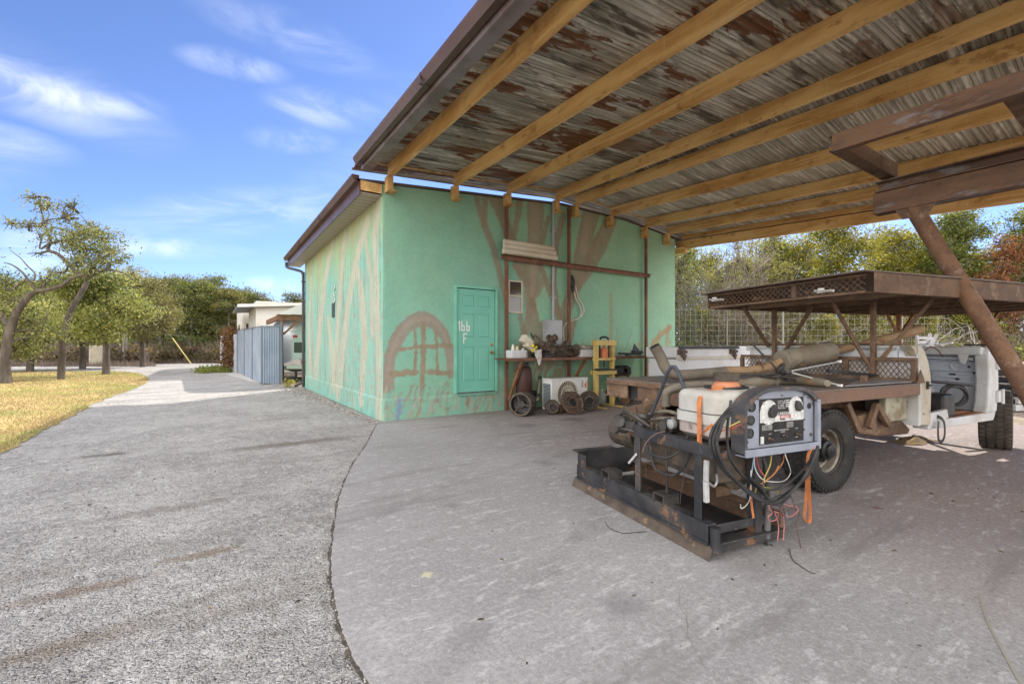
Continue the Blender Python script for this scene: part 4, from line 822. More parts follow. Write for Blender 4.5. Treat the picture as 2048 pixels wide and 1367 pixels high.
for z in (.62, 1.02): mb = MB(); mb.bb((3.36, -.03, z), (3.47, -.001, z+.14)); mb.tube([(3.44, -.04, z-.02), (3.44, -.04, z+.16)], .016, 8); mb.build('hinge', M['white'], pil, bevel=.005)
mb = MB(); mb.bb((3.30, .131, .50), (3.33, 1.9, 1.2)); fwl = mb.build('firewall', M['cabin'], cabo)
mb = MB(); mb.lathe([(0, -.02), (.16, 0), (.19, .06), (.19, .3)], (3.15, .74, .72), (1, 0, -.25), 20); mb.bb((3.27, .15, .9), (3.299, .5, .93)); mb.bb((3.28, .2, 1.1), (3.299, .7, 1.12)); mb.build('tunnel_bulge', M['cabin'], fwl, auto=True)
for (x, y, rx) in ((1926, 752, .05), (1905, 748, .03), (1950, 745, .02), (1890, 763, .03), (1938, 733, .012), (1955, 747, .015), (1915, 757, .02)):
    p = T.l(x, y, 3.295); mb = MB(); mb.bb((3.284, p.y-rx, p.z-.014), (3.2985, p.y+rx, p.z+.012)); mb.build('opening', M['black'], fwl, bevel=.004)
mb = MB(); mb.bb((3.12, .05, 1.19), (3.34, 1.92, 1.295)); cw = mb.build('cowl', M['white'], cabo, bevel=.02)
mb = MB(); mb.prism([(3.11, .16, 1.20), (3.11, .26, 1.20), (3.11, .24, 1.10), (3.11, .19, 1.08)], (.006, 0, 0)); mb.build('bracket', M['white'], cw)
mb = MB(); mb.bb((3.14, .0, 1.305), (3.36, .22, 1.325)); mb.build('cowl_seal', M['black'], cw, bevel=.006)
mb = MB(); mb.bb((1.492, .22, 1.02), (1.499, 1.9, 1.035)); mb.build('body_crease', M['white'], cabo, bevel=.003)
mb = MB(); mb.bb((1.54, 1.90, .5), (3.3, 1.93, 1.28)); mb.build('far_door', M['white'], cabo, bevel=.01)
p = T.l(1868, 792, 2.25); mb = MB(); mb.bb((2.15, p.y-.13, .50), (2.42, p.y+.13, .76)); mb.build('pedal_box', M['black'], cabo, bevel=.03)
mb = MB(); p0 = T.w(1880, 836, -.02); pb_ = [(p0.x-.12, .10, .53), (p0.x, .02, .55), (p0.x+.05, -.03, .50), (p0.x+.08, -.03, .36), (p0.x+.03, -.03, .29), (p0.x-.05, -.03, .30), (p0.x-.07, -.03, .40), (p0.x-.03, -.02, .5)]
bp = spline(pb_, 6)
for a, b in zip(bp[:-1], bp[1:]): mb.beam(a, b, .035, .004, (0, 1, 0.01))
mb.build('seat_belt', M['black'], cabo)
mb = MB(); mb.prism([T.w(1862, 826, .01), T.w(1895, 818, .01), T.w(1898, 834, .01), T.w(1872, 856, .01), T.w(1862, 850, .01)], (0, .05, 0)); mb.build('sill_cover', M['white'], cabo, bevel=.008)
mb = MB()
for k in range(5):
    pc_ = T.l(1906, 790, 2.7); r = .12+.012*k; mb.tube([(pc_.x+r*.8*math.cos(a)+.02*math.sin(3*a+k), pc_.y-.01+r*.8*math.cos(a)*-.6, pc_.z+r*.8*math.sin(a)) for a in np.linspace(0, 6.28, 22)[:-1]], .009, 6, closed=True)
tag(mb.build('cable_coil', M['black'], None), 'black cable coil lying inside the open cab of the stripped truck', 'cable')
co = bpy.data.objects['cable_coil']; co.location = tuple(T.O); co.rotation_euler = (0, 0, T.th)
mb = MB(); mb.bb((2.45, .14, .495), (3.05, .36, .52)); mb.beam((2.2, .3, .51), (2.9, .75, .53), .12, .02); mb.build('floor_board', M['rusto'], cabo, bevel=.004)
mb = MB(); mb.bb((3.27, .14, .98), (3.298, .75, .995)); mb.tube([(3.22, .15, 1.14), (3.24, .7, 1.15)], .018, 8); mb.lathe([(.06, 0), (.066, .012), (.05, .016), (.03, .004), (0, .004)], (3.299, .34, 1.05), (-1, 0, 0), 20); mb.build('pressing', M['cabin'], fwl, bevel=.004)
mb = MB(); mb.bb((1.86, .03, .505), (3.12, .12, .512)); mb.build('rusty_sill_trim', M['rusto'], cabo)
# red-brown wiring along the cowl
mb = MB(); mb.tube(spline([T.w(*p, .1) for p in ((1850, 700), (1860, 694), (1872, 697), (1886, 712))], 6), .006, 6); mb.build('wiring', pm('red_loom', (.12, .03, .03, 1)), cabo)

# ---------------------------------------------------------------- loads on the bed
def trk(name, label, cat, **k): return thing(name, label, cat, tuple(T.O), T.th, **k)
M['exh'] = pm('dusty_exhaust_steel', (.235, .205, .155, 1), (.17, .14, .10, 1), 5, rough=.7, metal=.1, bstr=.15, c3=(.32, .17, .07, 1), sc3=5, lo3=.56, hi3=.7)
M['exhd'] = pm('sooty_exhaust_steel', (.17, .145, .11, 1), (.115, .095, .072, 1), 5, rough=.7, bstr=.15, c3=(.22, .13, .06, 1), sc3=5, lo3=.58, hi3=.7)
M['exht'] = pm('tan_rusty_tube', (.37, .245, .135, 1), (.27, .17, .095, 1), 6, rough=.7, bstr=.2, c3=(.20, .10, .045, 1), sc3=9)
ex = trk('exhaust_system', 'long tan exhaust with a fat muffler lying across the rusty flatbed', 'exhaust')
path = [(1309, 692, 1.22), (1322, 715, 1.20), (1333, 738, 1.17), (1352, 749, 1.13), (1392, 748, 1.08), (1450, 743, 1.02), (1500, 740, .98), (1535, 733, .95), (1570, 722, .91)]
pp = [T.w(x, y, w_) for x, y, w_ in path]
for p in pp[2:]: p.z = max(p.z, .985)
mb = MB(); mb.tube(spline(pp[:6], 6), .056, 14); mb.build('front_pipe', M['exhd'], ex, auto=True); mb = MB(); mb.lathe([(0, -.003), (.052, -.003)], pp[0], pp[1]-pp[0], 14, caps=False); mb.build('bore', M['black'], ex)
mb = MB(); mb.tube(spline(pp[5:], 6), [.058, .057, .056, .055, .05, .048, .046, .045, .045, .045, .045, .045, .05, .05, .05, .05, .055, .06, .06][:len(spline(pp[5:], 6))], 14); mb.build('mid_pipe', M['exht'], ex, auto=True)
m0, m1, m2, m3 = T.w(1562, 721, .91), T.w(1662, 702, .74), T.w(1722, 691, .58), T.w(1843, 658, .22)
ax_ = (m1-m0); L = ax_.length; mb = MB(); mb.lathe([(.05, -.01), (.108, .0), (.118, .012), (.118, L-.012), (.108, L), (.05, L+.01)], m0, ax_, 26); mb.build('muffler', M['exh'], ex, auto=True)
mb = MB(); mb.tube([m1+ax_.normalized()*.0, m2], .043, 14); mb.tube([m2-(m3-m2).normalized()*.12, m2, m3], .052, 14); mb.build('tail_pipe', M['exht'], ex, auto=True)
mb = MB(); q = T.w(1520, 728, .97); mb.lathe([(.056, 0), (.066, .01), (.056, .02)], q-Vector((.02, 0, .02)), ax_, 14); mb.tube([q, q+Vector((-.03, 0, .08))], .007, 6); mb.build('clamp', M['rustd'], ex)
ds_ = trk('drive_shaft', 'greasy old drive shaft lying at the near edge of the flatbed', 'drive shaft')
pts = [T.z(x, y, .965) for x, y in ((1478, 766), (1512, 764), (1545, 760), (1590, 760), (1640, 764), (1655, 766))]
for p in pts: p.y = max(p.y, .05)
mb = MB(); mb.tube(pts[:3], [.035, .05, .052], 14); mb.tube([pts[2], pts[2]+(pts[3]-pts[2])*.2, pts[3], pts[4], pts[5]], [.058, .036, .038, .045, .03], 14)
mb.lathe([(.0, 0), (.062, .005), (.062, .035), (0, .04)], pts[2], pts[3]-pts[2], 16); mb.build('shaft', M['exh'], ds_, auto=True)
mb = MB(); mb.box(pts[1]+Vector((0, 0, -.01)), (.10, .06, .05), rz=.2); mb.box(pts[3]+Vector((.06, 0, .0)), (.09, .05, .06), rz=-.1); mb.build('yoke', M['rustd'], ds_, bevel=.01)
wl = trk('wiper_linkage', 'bright metal wiper linkage with two pale rods spread like a V on the flatbed', 'linkage')
M['bright'] = pm('bright_zinc', (.62, .61, .58, 1), rough=.35, metal=.5, bstr=.05)
a0 = T.w(1576, 743, .34); a1 = T.w(1678, 723, .40); a2 = T.w(1678, 770, .12)
for e in (a1, a2):
    mb = MB(); mb.tube([a0, e], .0085, 8); d = (e-a0).normalized(); mb.box(e, (.05, .022, .02), rz=math.atan2(d.y, d.x)); mb.lathe([(.0, -.012), (.017, -.012), (.017, .012), (0, .012)], e+d*.02, (0, .3, 1), 10); mb.build('rod', M['bright'], wl, auto=True)
mb = MB(); mb.lathe([(0, -.02), (.028, -.02), (.03, .02), (0, .022)], a0, (0, .4, 1), 14); b0, b1, b2 = T.w(1591, 735, .5), T.w(1608, 722, .5), T.w(1614, 757, .45); mb.tube([b0, b1, b2], .006, 6); mb.tube([a0, T.w(1618, 748, .4), T.w(1618, 760, .35)], .01, 6)
mb.box(T.w(1560, 738, .45), (.1, .03, .05), rz=.6, M=Matrix.Rotation(-.7, 4, 'Y')); mb.build('pivot', M['dkmetal'], wl)
pr0 = trk('pry_bar', 'thin dark steel bar leaning up off the flatbed beside the muffler', 'bar')
mb = MB(); mb.tube([T.w(1556, 740, .55), T.w(1507, 690, .75)], .011, 8); mb.lathe([(0, 0), (.016, .004), (.016, .03), (0, .034)], T.w(1507, 690, .75), T.w(1507, 690, .75)-T.w(1556, 740, .55), 10); mb.build('bar', M['dkmetal'], pr0, auto=True)
sc = trk('lever_plates', 'flat dark lever plates heaped in the middle of the flatbed', 'levers')
mb = MB()
for (x0_, y0_, x1_, y1_, w_, h_) in ((1472, 747, 1560, 747, .03, .02), (1536, 753, 1600, 741, .08, .014), (1520, 752, 1580, 756, .05, .012), (1553, 742, 1568, 728, .03, .03), (1572, 758, 1612, 763, .05, .03)):
    p, q = T.w(x0_, y0_, .42), T.w(x1_, y1_, .42); p.z = max(p.z, .94); q.z = max(q.z, .94); mb.beam(p, q, w_, h_)
mb.build('lever', M['dkmetal'], sc, bevel=.004)
bb_ = trk('black_bar', 'long flat black steel bar lying along the flatbed into the cab', 'bar')
p, q = T.w(1655, 741, .50), T.w(1944, 770, .10); q2 = T.w(1700, 752, .42)
mb = MB(); mb.beam(p, q, .05, .035); mb.beam(q+(p-q).normalized()*.02-Vector((0, .03, 0)), q+(p-q)*.35-Vector((0, .03, .0)), .03, .02); mb.build('bar', M['black'], bb_, bevel=.006)
pl_ = trk('grey_plate', 'thin grey steel plate resting on the near corner of the flatbed', 'plate')
A = [T.z(x, y, .935) for x, y in ((1690, 772), (1765, 771), (1832, 764), (1760, 757), (1712, 762))]; mb = MB(); mb.prism([(a.x, max(a.y, .0), .932) for a in A], (0, 0, .008)); mb.build('plate', pm('galvanised_plate', (.30, .30, .31, 1), (.22, .2, .19, 1), 5, rough=.45, metal=.3), pl_)
lg = trk('steel_lug', 'rusty steel lugs bolted upright behind the grey plate on the flatbed', 'bracket')
mb = MB()
p = T.z(1728, 764, .94); mb.box((p.x, p.y, .975), (.05, .05, .07)); mb.build('lug', M['rustd'], lg, bevel=.006)
mb = MB(); p = T.z(1692, 752, .94); mb.beam((p.x, p.y, .95), (p.x+.16, p.y+.02, 1.02), .05, .04); mb.build('lug', M['rustd'], lg, bevel=.006)
mb = MB(); p = T.z(1750, 748, .95); mb.beam((p.x, p.y, .96), (p.x+.18, p.y, 1.04), .05, .045); mb.build('lug', M['dkmetal'], lg, bevel=.006)
# tow gear hanging from the tail of the bed
tg = thing('tail_casting', 'muddy brown cast bracket hanging under the tail of the flatbed behind the welder', 'casting', tuple(T.O), T.th)
mb = MB()
for (x, y, r) in ((1272, 822, .06), (1300, 812, .07), (1290, 836, .05), (1320, 822, .05)):
    p = T.l(x, y, -.95); mb.lathe([(0, -r), (r*.9, -r), (r*1.1, -r*.6), (r*.7, -r*.4), (r*.7, r*.6), (r*1.15, r*.7), (r*1.1, r), (r*.4, r*1.05), (0, r)], p, (rnd.uniform(-1, 1), -1, rnd.uniform(-1, 1)), 12); mb.box(p, (r*1.2, r*1.6, r*1.0), rz=rnd.uniform(0, 1), M=Matrix.Rotation(rnd.uniform(-.6, .6), 4, 'X') @ Matrix.Rotation(rnd.uniform(0, 1), 4, 'Z'))
p, q = T.l(1254, 825, -.98), T.l(1330, 812, -.93); mb.beam(p, q, .03, .13); mb.build('casting', rustm('muddy_casting', (.17, .11, .07, 1), (.11, .075, .05, 1), (.27, .19, .12, 1)), tg, bevel=.012)
mb = MB(); p = T.l(1300, 845, -.95); mb.beam((p.x, p.y, p.z), (p.x+.5, .9, .62), .07, .07); mb.build('drawbar', M['rustd'], tg)
# ================================================================ WELDER ON ITS STEEL SKID
K = Fr([.068, -6.121, 0], -.19)
def crt(name, label, cat, **k): return thing(name, label, cat, tuple(K.O), K.th, **k)
M['blk'] = rustm('chipped_black_steel', (.022, .022, .024, 1), (.034, .032, .032, 1), (.085, .055, .04, 1), r=.5)
def chipped():
    m, t, b = newmat('chipped_black_steel'); v = coords(t)
    c = mix(t, step(t, noise(t, v, 5, 6, .6), .4, .65), (.020, .021, .024, 1), (.045, .042, .042, 1))
    c = mix(t, step(t, noise(t, v, 4.5, 9, .74), .585, .62, 0, .9), c, mix(t, noise(t, v, 25, 4), (.11, .05, .025, 1), (.27, .14, .065, 1))); c = mix(t, step(t, noise(t, v, 24, 7, .75), .62, .67, 0, .7), c, (.24, .22, .20, 1)); c = mix(t, step(t, noise(t, v, 1.8, 6, .6), .5, .7, 0, .45), c, (.12, .105, .09, 1))
    t.links.new(c, b.inputs['Base Color']); b.inputs['Roughness'].default_value = .48; bump(t, b, noise(t, v, 40, 5, .65), .25, .004); return m
M['blk'] = chipped()
sk = crt('steel_skid', 'low black steel skid with two uprights that carries the old welder', 'skid')
LW, LL = .66, 1.52
def part(name, m, parent, fn, **k): mb = MB(); fn(mb); return mb.build(name, m, parent, **k)
part('long_rail', M['blk'], sk, lambda mb: (mb.bb((0, -.02, .085), (.012, LL, .21)), mb.bb((.012, -.02, .198), (.075, LL, .21)), mb.bb((-.012, -.02, .085), (-.001, LL, .10))), bevel=.004)
part('long_rail', M['rustd'], sk, lambda mb: (mb.bb((LW-.012, -.02, .04), (LW, LL, .20)), mb.bb((LW-.075, -.02, .188), (LW-.012, LL, .20))), bevel=.004)
part('end_plate', M['blk'], sk, lambda mb: (mb.bb((.013, LL-.014, .085), (LW-.013, LL-.002, .33)), mb.bb((-.03, LL-.05, .331), (LW*.6, LL+.03, .345)), mb.bb((.0, LL-.15, .211), (.012, LL-.015, .32))), bevel=.004)
part('end_plate', M['blk'], sk, lambda mb: (mb.bb((.06, -.018, .14), (LW-.013, -.008, .197)), mb.bb((.06, -.06, .09), (LW-.02, .03, .10))), bevel=.003)
part('cross_bar', M['blk'], sk, lambda mb: mb.bb((.02, -.03, .03), (LW, -.018, .085)), bevel=.003)
part('floor_sheet', M['blk'], sk, lambda mb: mb.bb((.013, .1, .05), (LW-.013, LL-.02, .058)))
part('skid_plate', pm('muddy_brown_plate', (.105, .08, .058, 1), (.065, .05, .04, 1), 6, rough=.85, bstr=.4, bsc=30, c3=(.19, .125, .075, 1), sc3=9), sk, lambda mb: mb.prism([(-.022, -.05, .0), (-.022, LL+.05, .0), (.008, LL+.05, .078), (.008, -.05, .078)], (.008, 0, .004)), bevel=.003)
part('socket', M['blk'], sk, lambda mb: mb.tube([(.035, -.045, .05), (.035, -.045, .20)], .03, 14), auto=True)
for (x, y, rail) in ((1230, 952, 0), (1330, 1002, 0), (1318, 938, 1), (1444, 983, 1)):
    p = K.z(x, y, .21); l0 = .05 if rail == 0 else LW-.12
    part('saddle', M['dkmetal'] if rail == 0 else M['rustd'], sk, lambda mb: (mb.bb((l0-.06, p.y-.055, .262), (l0+.08, p.y+.055, .272)), mb.bb((l0-.06, p.y-.055, .20), (l0+.08, p.y-.046, .262)), mb.bb((l0-.06, p.y+.046, .20), (l0+.08, p.y+.055, .262))), bevel=.003)
for wv in (.075, .665): part('upright', M['blk'], sk, lambda mb: (mb.bb((.015, wv-.03, .211), (.023, wv+.03, .615)), mb.bb((.023, wv+.022, .211), (.07, wv+.03, .615))), bevel=.003)
part('top_bar', M['blk'], sk, lambda mb: (mb.bb((.012, -.04, .615), (.022, .72, .69)), mb.bb((.022, -.04, .68), (.08, .72, .69))), bevel=.003)
part('top_bar', M['blk'], sk, lambda mb: (mb.bb((LW-.05, -.04, .615), (LW-.04, 1.1, .69)),), bevel=.003)
part('support', M['blk'], sk, lambda mb: (mb.bb((.09, -.06, .615), (LW-.05, -.03, .66)), mb.bb((.40, -.03, .10), (.46, .04, .615))), bevel=.003)
part('thin_rod', M['dkmetal'], sk, lambda mb: mb.tube([(.06, .40, .20), (.055, .40, .64)], .008, 8))
jk = crt('jack_leg', 'grey tubular jack leg hanging under the welder panel', 'jack')
part('tube', pm('grey_tube', (.13, .13, .125, 1), (.09, .085, .08, 1), 8, rough=.6), jk, lambda mb: mb.tube([K.w(1533, 1075, -.02), K.w(1537, 1000, -.02)], .022, 12), auto=True)
part('foot_pin', M['dkmetal'], jk, lambda mb: (mb.tube([K.w(1533, 1090, -.02), K.w(1533, 1075, -.02)], .012, 8), mb.tube([K.w(1537, 1000, -.02), K.w(1530, 930, .0), K.w(1522, 905, .02)], .014, 8)))
# ---- the welding machine
we = crt('welding_machine', 'grey engine-driven welder with white fuel tank and dial panel on a black skid', 'welder')
M['tank'] = pm('chalky_white_tank', (.47, .455, .42, 1), (.36, .335, .29, 1), 3.5, rough=.6, bstr=.1, c3=(.30, .24, .18, 1), sc3=7, lo3=.56, hi3=.70)
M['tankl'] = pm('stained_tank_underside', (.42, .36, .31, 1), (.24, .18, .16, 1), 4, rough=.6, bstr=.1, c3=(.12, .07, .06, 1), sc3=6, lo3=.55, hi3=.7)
M['hood'] = pm('dark_hood_steel', (.050, .050, .056, 1), (.09, .085, .085, 1), 5, rough=.42, bstr=.08, c3=(.16, .095, .06, 1), sc3=7, lo3=.55, hi3=.63)
M['face'] = pm('blue_grey_panel', (.27, .295, .345, 1), (.21, .225, .265, 1), 4, rough=.45, bstr=.05, c3=(.20, .13, .09, 1), sc3=12, lo3=.66, hi3=.72)
def rbox(x0, x1, y0, y1, z0, z1, r, n=5):
    """rounded box as stacked rounded rectangles, soft top"""
    mb = MB(); ring = []
    levels = [(z0, r*.6), (z0+.03, .0)]+[(z1-r*.7*(1-math.sin(a)), r*.7*(1-math.cos(a))) for a in np.linspace(0, math.pi/2, 6)]
    vs = []; k = 4*(n+1)
    for z, ins in levels:
        for (cx, cy, a0) in ((x1-r, y1-r, 0), (x0+r, y1-r, 90), (x0+r, y0+r, 180), (x1-r, y0+r, 270)):
            for i in range(n+1):
                a = math.radians(a0+90*i/n); rr = max(r-ins, .004); vs.append((cx+rr*math.cos(a), cy+rr*math.sin(a), z))
    m = len(levels); fs = [(i*k+j, i*k+(j+1) % k, (i+1)*k+(j+1) % k, (i+1)*k+j) for i in range(m-1) for j in range(k)]
    fs += [tuple(range(k))[::-1], tuple((m-1)*k+j for j in range(k))]; mb.add(vs, fs); return mb
tx0, tx1, ty0, ty1 = .075, .74, -.02, .345
tk = rbox(tx0, tx1, ty0, ty1, .845, 1.012, .07).build('fuel_tank', M['tank'], we, auto=True)
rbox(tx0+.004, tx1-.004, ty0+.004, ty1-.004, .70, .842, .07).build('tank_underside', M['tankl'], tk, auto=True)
rbox(tx0-.008, tx1+.008, ty0-.008, ty1+.008, .838, .852, .07).build('seam_flange', M['tank'], tk, auto=True)
pc = Vector((.40, .20, 1.005))
part('filler_neck', pm('orange_primer', (.62, .25, .13, 1), (.5, .2, .1, 1), 8, rough=.6), tk, lambda mb: mb.lathe([(.105, 0), (.098, .012), (.072, .05), (.07, .056)], pc, (0, 0, 1), 24), auto=True)
part('filler_cap', M['greasy'], tk, lambda mb: mb.lathe([(.07, .056), (.084, .06), (.086, .105), (.078, .112), (0, .114)], pc, (0, 0, 1), 26), auto=True)
part('hose_ring', M['black'], tk, lambda mb: mb.tube([(pc.x+.15*math.cos(a), pc.y+.12*math.sin(a), 1.018+.004*math.sin(a*3)) for a in np.linspace(0, 6.28, 29)[:-1]], .010, 8, closed=True), auto=True)
# hood: arched housing in front of the tank; face plate set back inside its lip
FW, FB = -.13, -.03; fx0, fx1, fz0 = .185, .868, .645
def arch_pts(ins=0., n=14):
    top = []
    for i in range(n+1):
        s_ = i/n; x = fx0+ins+(fx1-fx0-2*ins)*s_; zz = .925+.118*(max(0., 1-abs((s_-.52)/.525)**3.4))-ins
        top.append((x, zz))
    return [(fx0+ins, fz0+ins)]+top+[(fx1-ins, fz0+ins)]
oa, ia = arch_pts(0), arch_pts(.022)
mb = MB(); n = len(oa)
ring = lambda P, y: [(a, y, b) for a, b in P]
mb.add(ring(oa, FB)+ring(oa, FW)+ring(ia, FW)+ring(ia, FW+.03), [(r*n+i, r*n+i+1, (r+1)*n+i+1, (r+1)*n+i) for r in range(3) for i in range(n-1)])
hood = mb.build('hood', M['hood'], we, auto=True)
mb = MB(); mb.add(ring(ia, FW+.028), [tuple(range(n))]); fc = mb.build('face_plate', M['face'], we)
part('bottom_lip', M['face'], fc, lambda mb: (mb.bb((fx0, FW-.012, fz0-.02), (fx1, FW+.004, fz0+.026)), mb.bb((fx0, FW+.0041, fz0-.02), (fx1, FB, fz0-.012))), bevel=.004)
part('side_lip', M['face'], fc, lambda mb: mb.bb((fx1-.024, FW-.01, fz0+.023), (fx1+.004, FW+.02, .95)), bevel=.006)
part('back_panel', M['hood'], we, lambda mb: mb.add(ring(oa, FB+.001), [tuple(range(n))]))
fy = FW+.028
def fpt(px, py): p = K.w(px, py, fy); return p.x, p.z
nx0, nz1 = fpt(1518, 798); nx1, _ = fpt(1606, 787); nx1 -= .0; nz0 = nz1-.285
M['pblack'] = pm('black_nameplate', (.013, .013, .014, 1), (.028, .027, .027, 1), 20, rough=.35, bstr=0)
M['pwhite'] = pm('worn_white_print', (.66, .66, .64, 1), (.50, .50, .48, 1), 30, rough=.4, bstr=0, c3=(.2, .2, .2, 1), sc3=40, lo3=.68, hi3=.74)
M['pred'] = pm('red_print', (.50, .05, .045, 1), (.4, .08, .07, 1), 20, rough=.4, bstr=0)
PW, PH = nx1-nx0, nz1-nz0
X = lambda f: nx0+PW*f
Z = lambda f: nz1-PH*f
npl = part('nameplate', M['pblack'], fc, lambda mb: mb.bb((nx0, fy-.004, nz0), (nx1, fy-.0005, nz1)))
part('print', M['pwhite'], npl, lambda mb: (mb.bb((X(.005), fy-.0058, Z(.52)), (X(.995), fy-.0042, Z(.30))), mb.lathe([(0, 0), (PW*.19, 0), (PW*.19, .0012), (0, .0012)], (X(.20), fy-.0042, Z(.30)), (0, -1, 0), 32), mb.lathe([(0, 0), (PW*.165, 0), (PW*.165, .0012), (0, .0012)], (X(.81), fy-.0042, Z(.22)), (0, -1, 0), 32), mb.bb((X(.02), fy-.0055, Z(.98)), (X(.09), fy-.0042, Z(.82)))))
part('logo', M['pblack'], npl, lambda mb: mb.bb((X(.395), fy-.0068, Z(.385)), (X(.655), fy-.0060, Z(.295))))
part('logo_red', M['pred'], npl, lambda mb: mb.bb((X(.44), fy-.0068, Z(.458)), (X(.69), fy-.0060, Z(.39))))
tb = MB(); UX, UZ = (1, 0, 0), (0, 0, 1)
text_mesh(tb, 'LINCOLN', (X(.405), fy-.0075, Z(.373)), UX, UZ, PH*.088, .001, .0006)
text_mesh(tb, 'WELDER', (X(.45), fy-.0075, Z(.450)), UX, UZ, PH*.074, .001, .0004)
text_mesh(tb, 'POLARITY SWITCH', (X(.06), fy-.005, Z(.085)), UX, UZ, PH*.034, .001)
text_mesh(tb, 'FINE CURRENT', (X(.70), fy-.005, Z(.055)), UX, UZ, PH*.032, .001)
for i, s_ in enumerate(('ELECTRODE   NEG', 'WORK   POSITIVE', 'DC   SHIELDED', 'ARC   WELDER', 'POWER  OUTPUT')): text_mesh(tb, s_, (X(.40), fy-.005, Z(.08+i*.04)), UX, UZ, PH*.030, .001)
for k in range(4): tb.bb((X(.58), fy-.0052, Z(.07+k*.045)), (X(.66), fy-.0045, Z(.05+k*.045)))
for i in range(5):
    text_mesh(tb, 'WARNING  READ  THE  OPERATING' if i % 2 else 'KEEP  CLEAR  OF  MOVING  PARTS', (X(.05), fy-.005, Z(.585+i*.026)), UX, UZ, PH*.020, .001)
    text_mesh(tb, 'DO NOT OPERATE WITH' if i % 2 else 'PANELS OPEN  ENGINE', (X(.60), fy-.005, Z(.565+i*.026)), UX, UZ, PH*.020, .001)
text_mesh(tb, 'REMOTE CURRENT CONTROL', (X(.32), fy-.005, Z(.725)), UX, UZ, PH*.034, .001); text_mesh(tb, 'IDLER', (X(.20), fy-.005, Z(.79)), UX, UZ, PH*.03, .001); text_mesh(tb, 'IGNITION', (X(.46), fy-.005, Z(.77)), UX, UZ, PH*.03, .001); text_mesh(tb, 'GLOW', (X(.8), fy-.005, Z(.72)), UX, UZ, PH*.03, .001); text_mesh(tb, 'START', (X(.8), fy-.005, Z(.92)), UX, UZ, PH*.03, .001)
tb.build('lettering', M['pwhite'], npl)
tb = MB(); text_mesh(tb, 'SA-250', (X(.45), fy-.0065, Z(.495)), UX, UZ, PH*.052, .001, .0008); text_mesh(tb, 'DC ARC', (X(.26), fy-.0065, Z(.493)), UX, UZ, PH*.026, .001); text_mesh(tb, 'WELDER', (X(.68), fy-.0065, Z(.493)), UX, UZ, PH*.026, .001)
for (cx_, cz_, r) in ((.20, .30, .172), (.81, .22, .148)):
    for k in range(10):
        a = .6+k*.55; tb.box((X(cx_)+PW*r*math.cos(a), fy-.0058, Z(cz_)+PW*r*math.sin(a)), (.009, .001, .0025), M=Matrix.Rotation(-a, 4, 'Y'))
tb.build('black_lettering', M['pblack'], npl)
def pointer(cx_, cz_, s_, ang):
    mb = MB(); P = [(0, 1.0), (.55, .45), (.62, -.3), (.35, -.75), (-.2, -.85), (-.5, -.45), (-.5, .2)]
    ca, sa = math.cos(ang), math.sin(ang); mb.prism([(X(cx_)+s_*(a*ca-b*sa), fy-.006, Z(cz_)+s_*(a*sa+b*ca)) for a, b in P], (0, -.026, 0)); return mb.build('dial_knob', M['black'], fc, bevel=.006)
pointer(.245, .28, PW*.125, -.45); pointer(.825, .20, PW*.10, .3)
for (px, py) in ((1502, 813), (1500, 840), (1498, 866)):
    x, z = fpt(px, py); g = part('gauge', M['black'], fc, lambda mb: mb.lathe([(.030, 0), (.031, .010), (.026, .012), (.026, .007), (0, .007)], (x, fy, z), (0, -1, 0), 22), auto=True)
    part('gauge_face', pm('gauge_dial', (.10, .11, .11, 1), rough=.2), g, lambda mb: (mb.lathe([(0, 0), (.025, 0)], (x, fy-.0075, z), (0, -1, 0), 18), mb.box((x, fy-.009, z), (.003, .001, .034), M=Matrix.Rotation(.7, 4, 'Y'))))
for x, y, r in ((1618, 811, .020), (1608, 838, .007), (1494, 884, .009), (1616, 795, .004)): part('hole', M['pblack'], fc, lambda mb: mb.lathe([(r, 0), (r, .002), (0, .002)], (fpt(x, y)[0], fy, fpt(x, y)[1]), (0, -1, 0), 14))
for (x, y, r) in ((1552, 776, .012), (1625, 806, .010), (1607, 789, .006), (1563, 790, .005), (1514, 797, .006), (1621, 868, .011), (1607, 858, .006)):
    q = fpt(x, y); part('bolt', M['greasy'], fc, lambda mb: mb.lathe([(r, 0), (r, .006), (r*.5, .009), (0, .009)], (q[0], fy-.001, q[1]), (0, -1, 0), 6))
for (f, h) in (((.20, .88), .012), ((.52, .85), .014), ((.83, .84), .010)):
    part('toggle', M['greasy'], fc, lambda mb: (mb.lathe([(h, 0), (h, .008), (h*.5, .012), (h*.45, .03), (0, .032)], (X(f[0]), fy-.004, Z(f[1])), (0, -1, 0), 14),))
# engine and hoses under and behind the tank
part('engine_block', M['greasy'], we, lambda mb: (mb.bb((.16, .05, .42), (.55, .9, .66)), mb.bb((.16, .55, .60), (.45, .95, .72)), mb.tube([(.34, 1.0, .55), (.34, 1.32, .55)], .14, 18), mb.bb((.1, .20, .47), (.159, .42, .6)), *[mb.bb((.10, .55+.06*k, .62), (.119, .57+.06*k, .73)) for k in range(8)]), bevel=.015)
part('generator', M['greasy'], we, lambda mb: mb.tube([(.36, .08, .47), (.36, .55, .47)], .12, 26), auto=True)
E_ = lambda x, y, w_: K.w(x, y, w_)
part('exhaust_elbow', M['exhd'], we, lambda mb: mb.tube(spline([E_(1332, 812, .62), E_(1332, 790, .62), E_(1338, 780, .60), E_(1360, 773, .55), E_(1400, 770, .48), E_(1440, 772, .4)], 6), .034, 14), auto=True)
part('bent_hose', pm('blue_black_hose', (.045, .05, .065, 1), rough=.5, bstr=.05), we, lambda mb: mb.tube(spline([E_(1300, 835, .75), E_(1312, 805, .70), E_(1326, 770, .62), E_(1337, 742, .55), E_(1345, 733, .52), E_(1354, 739, .48), E_(1364, 764, .42), E_(1374, 786, .36)], 6), .013, 10), auto=True)
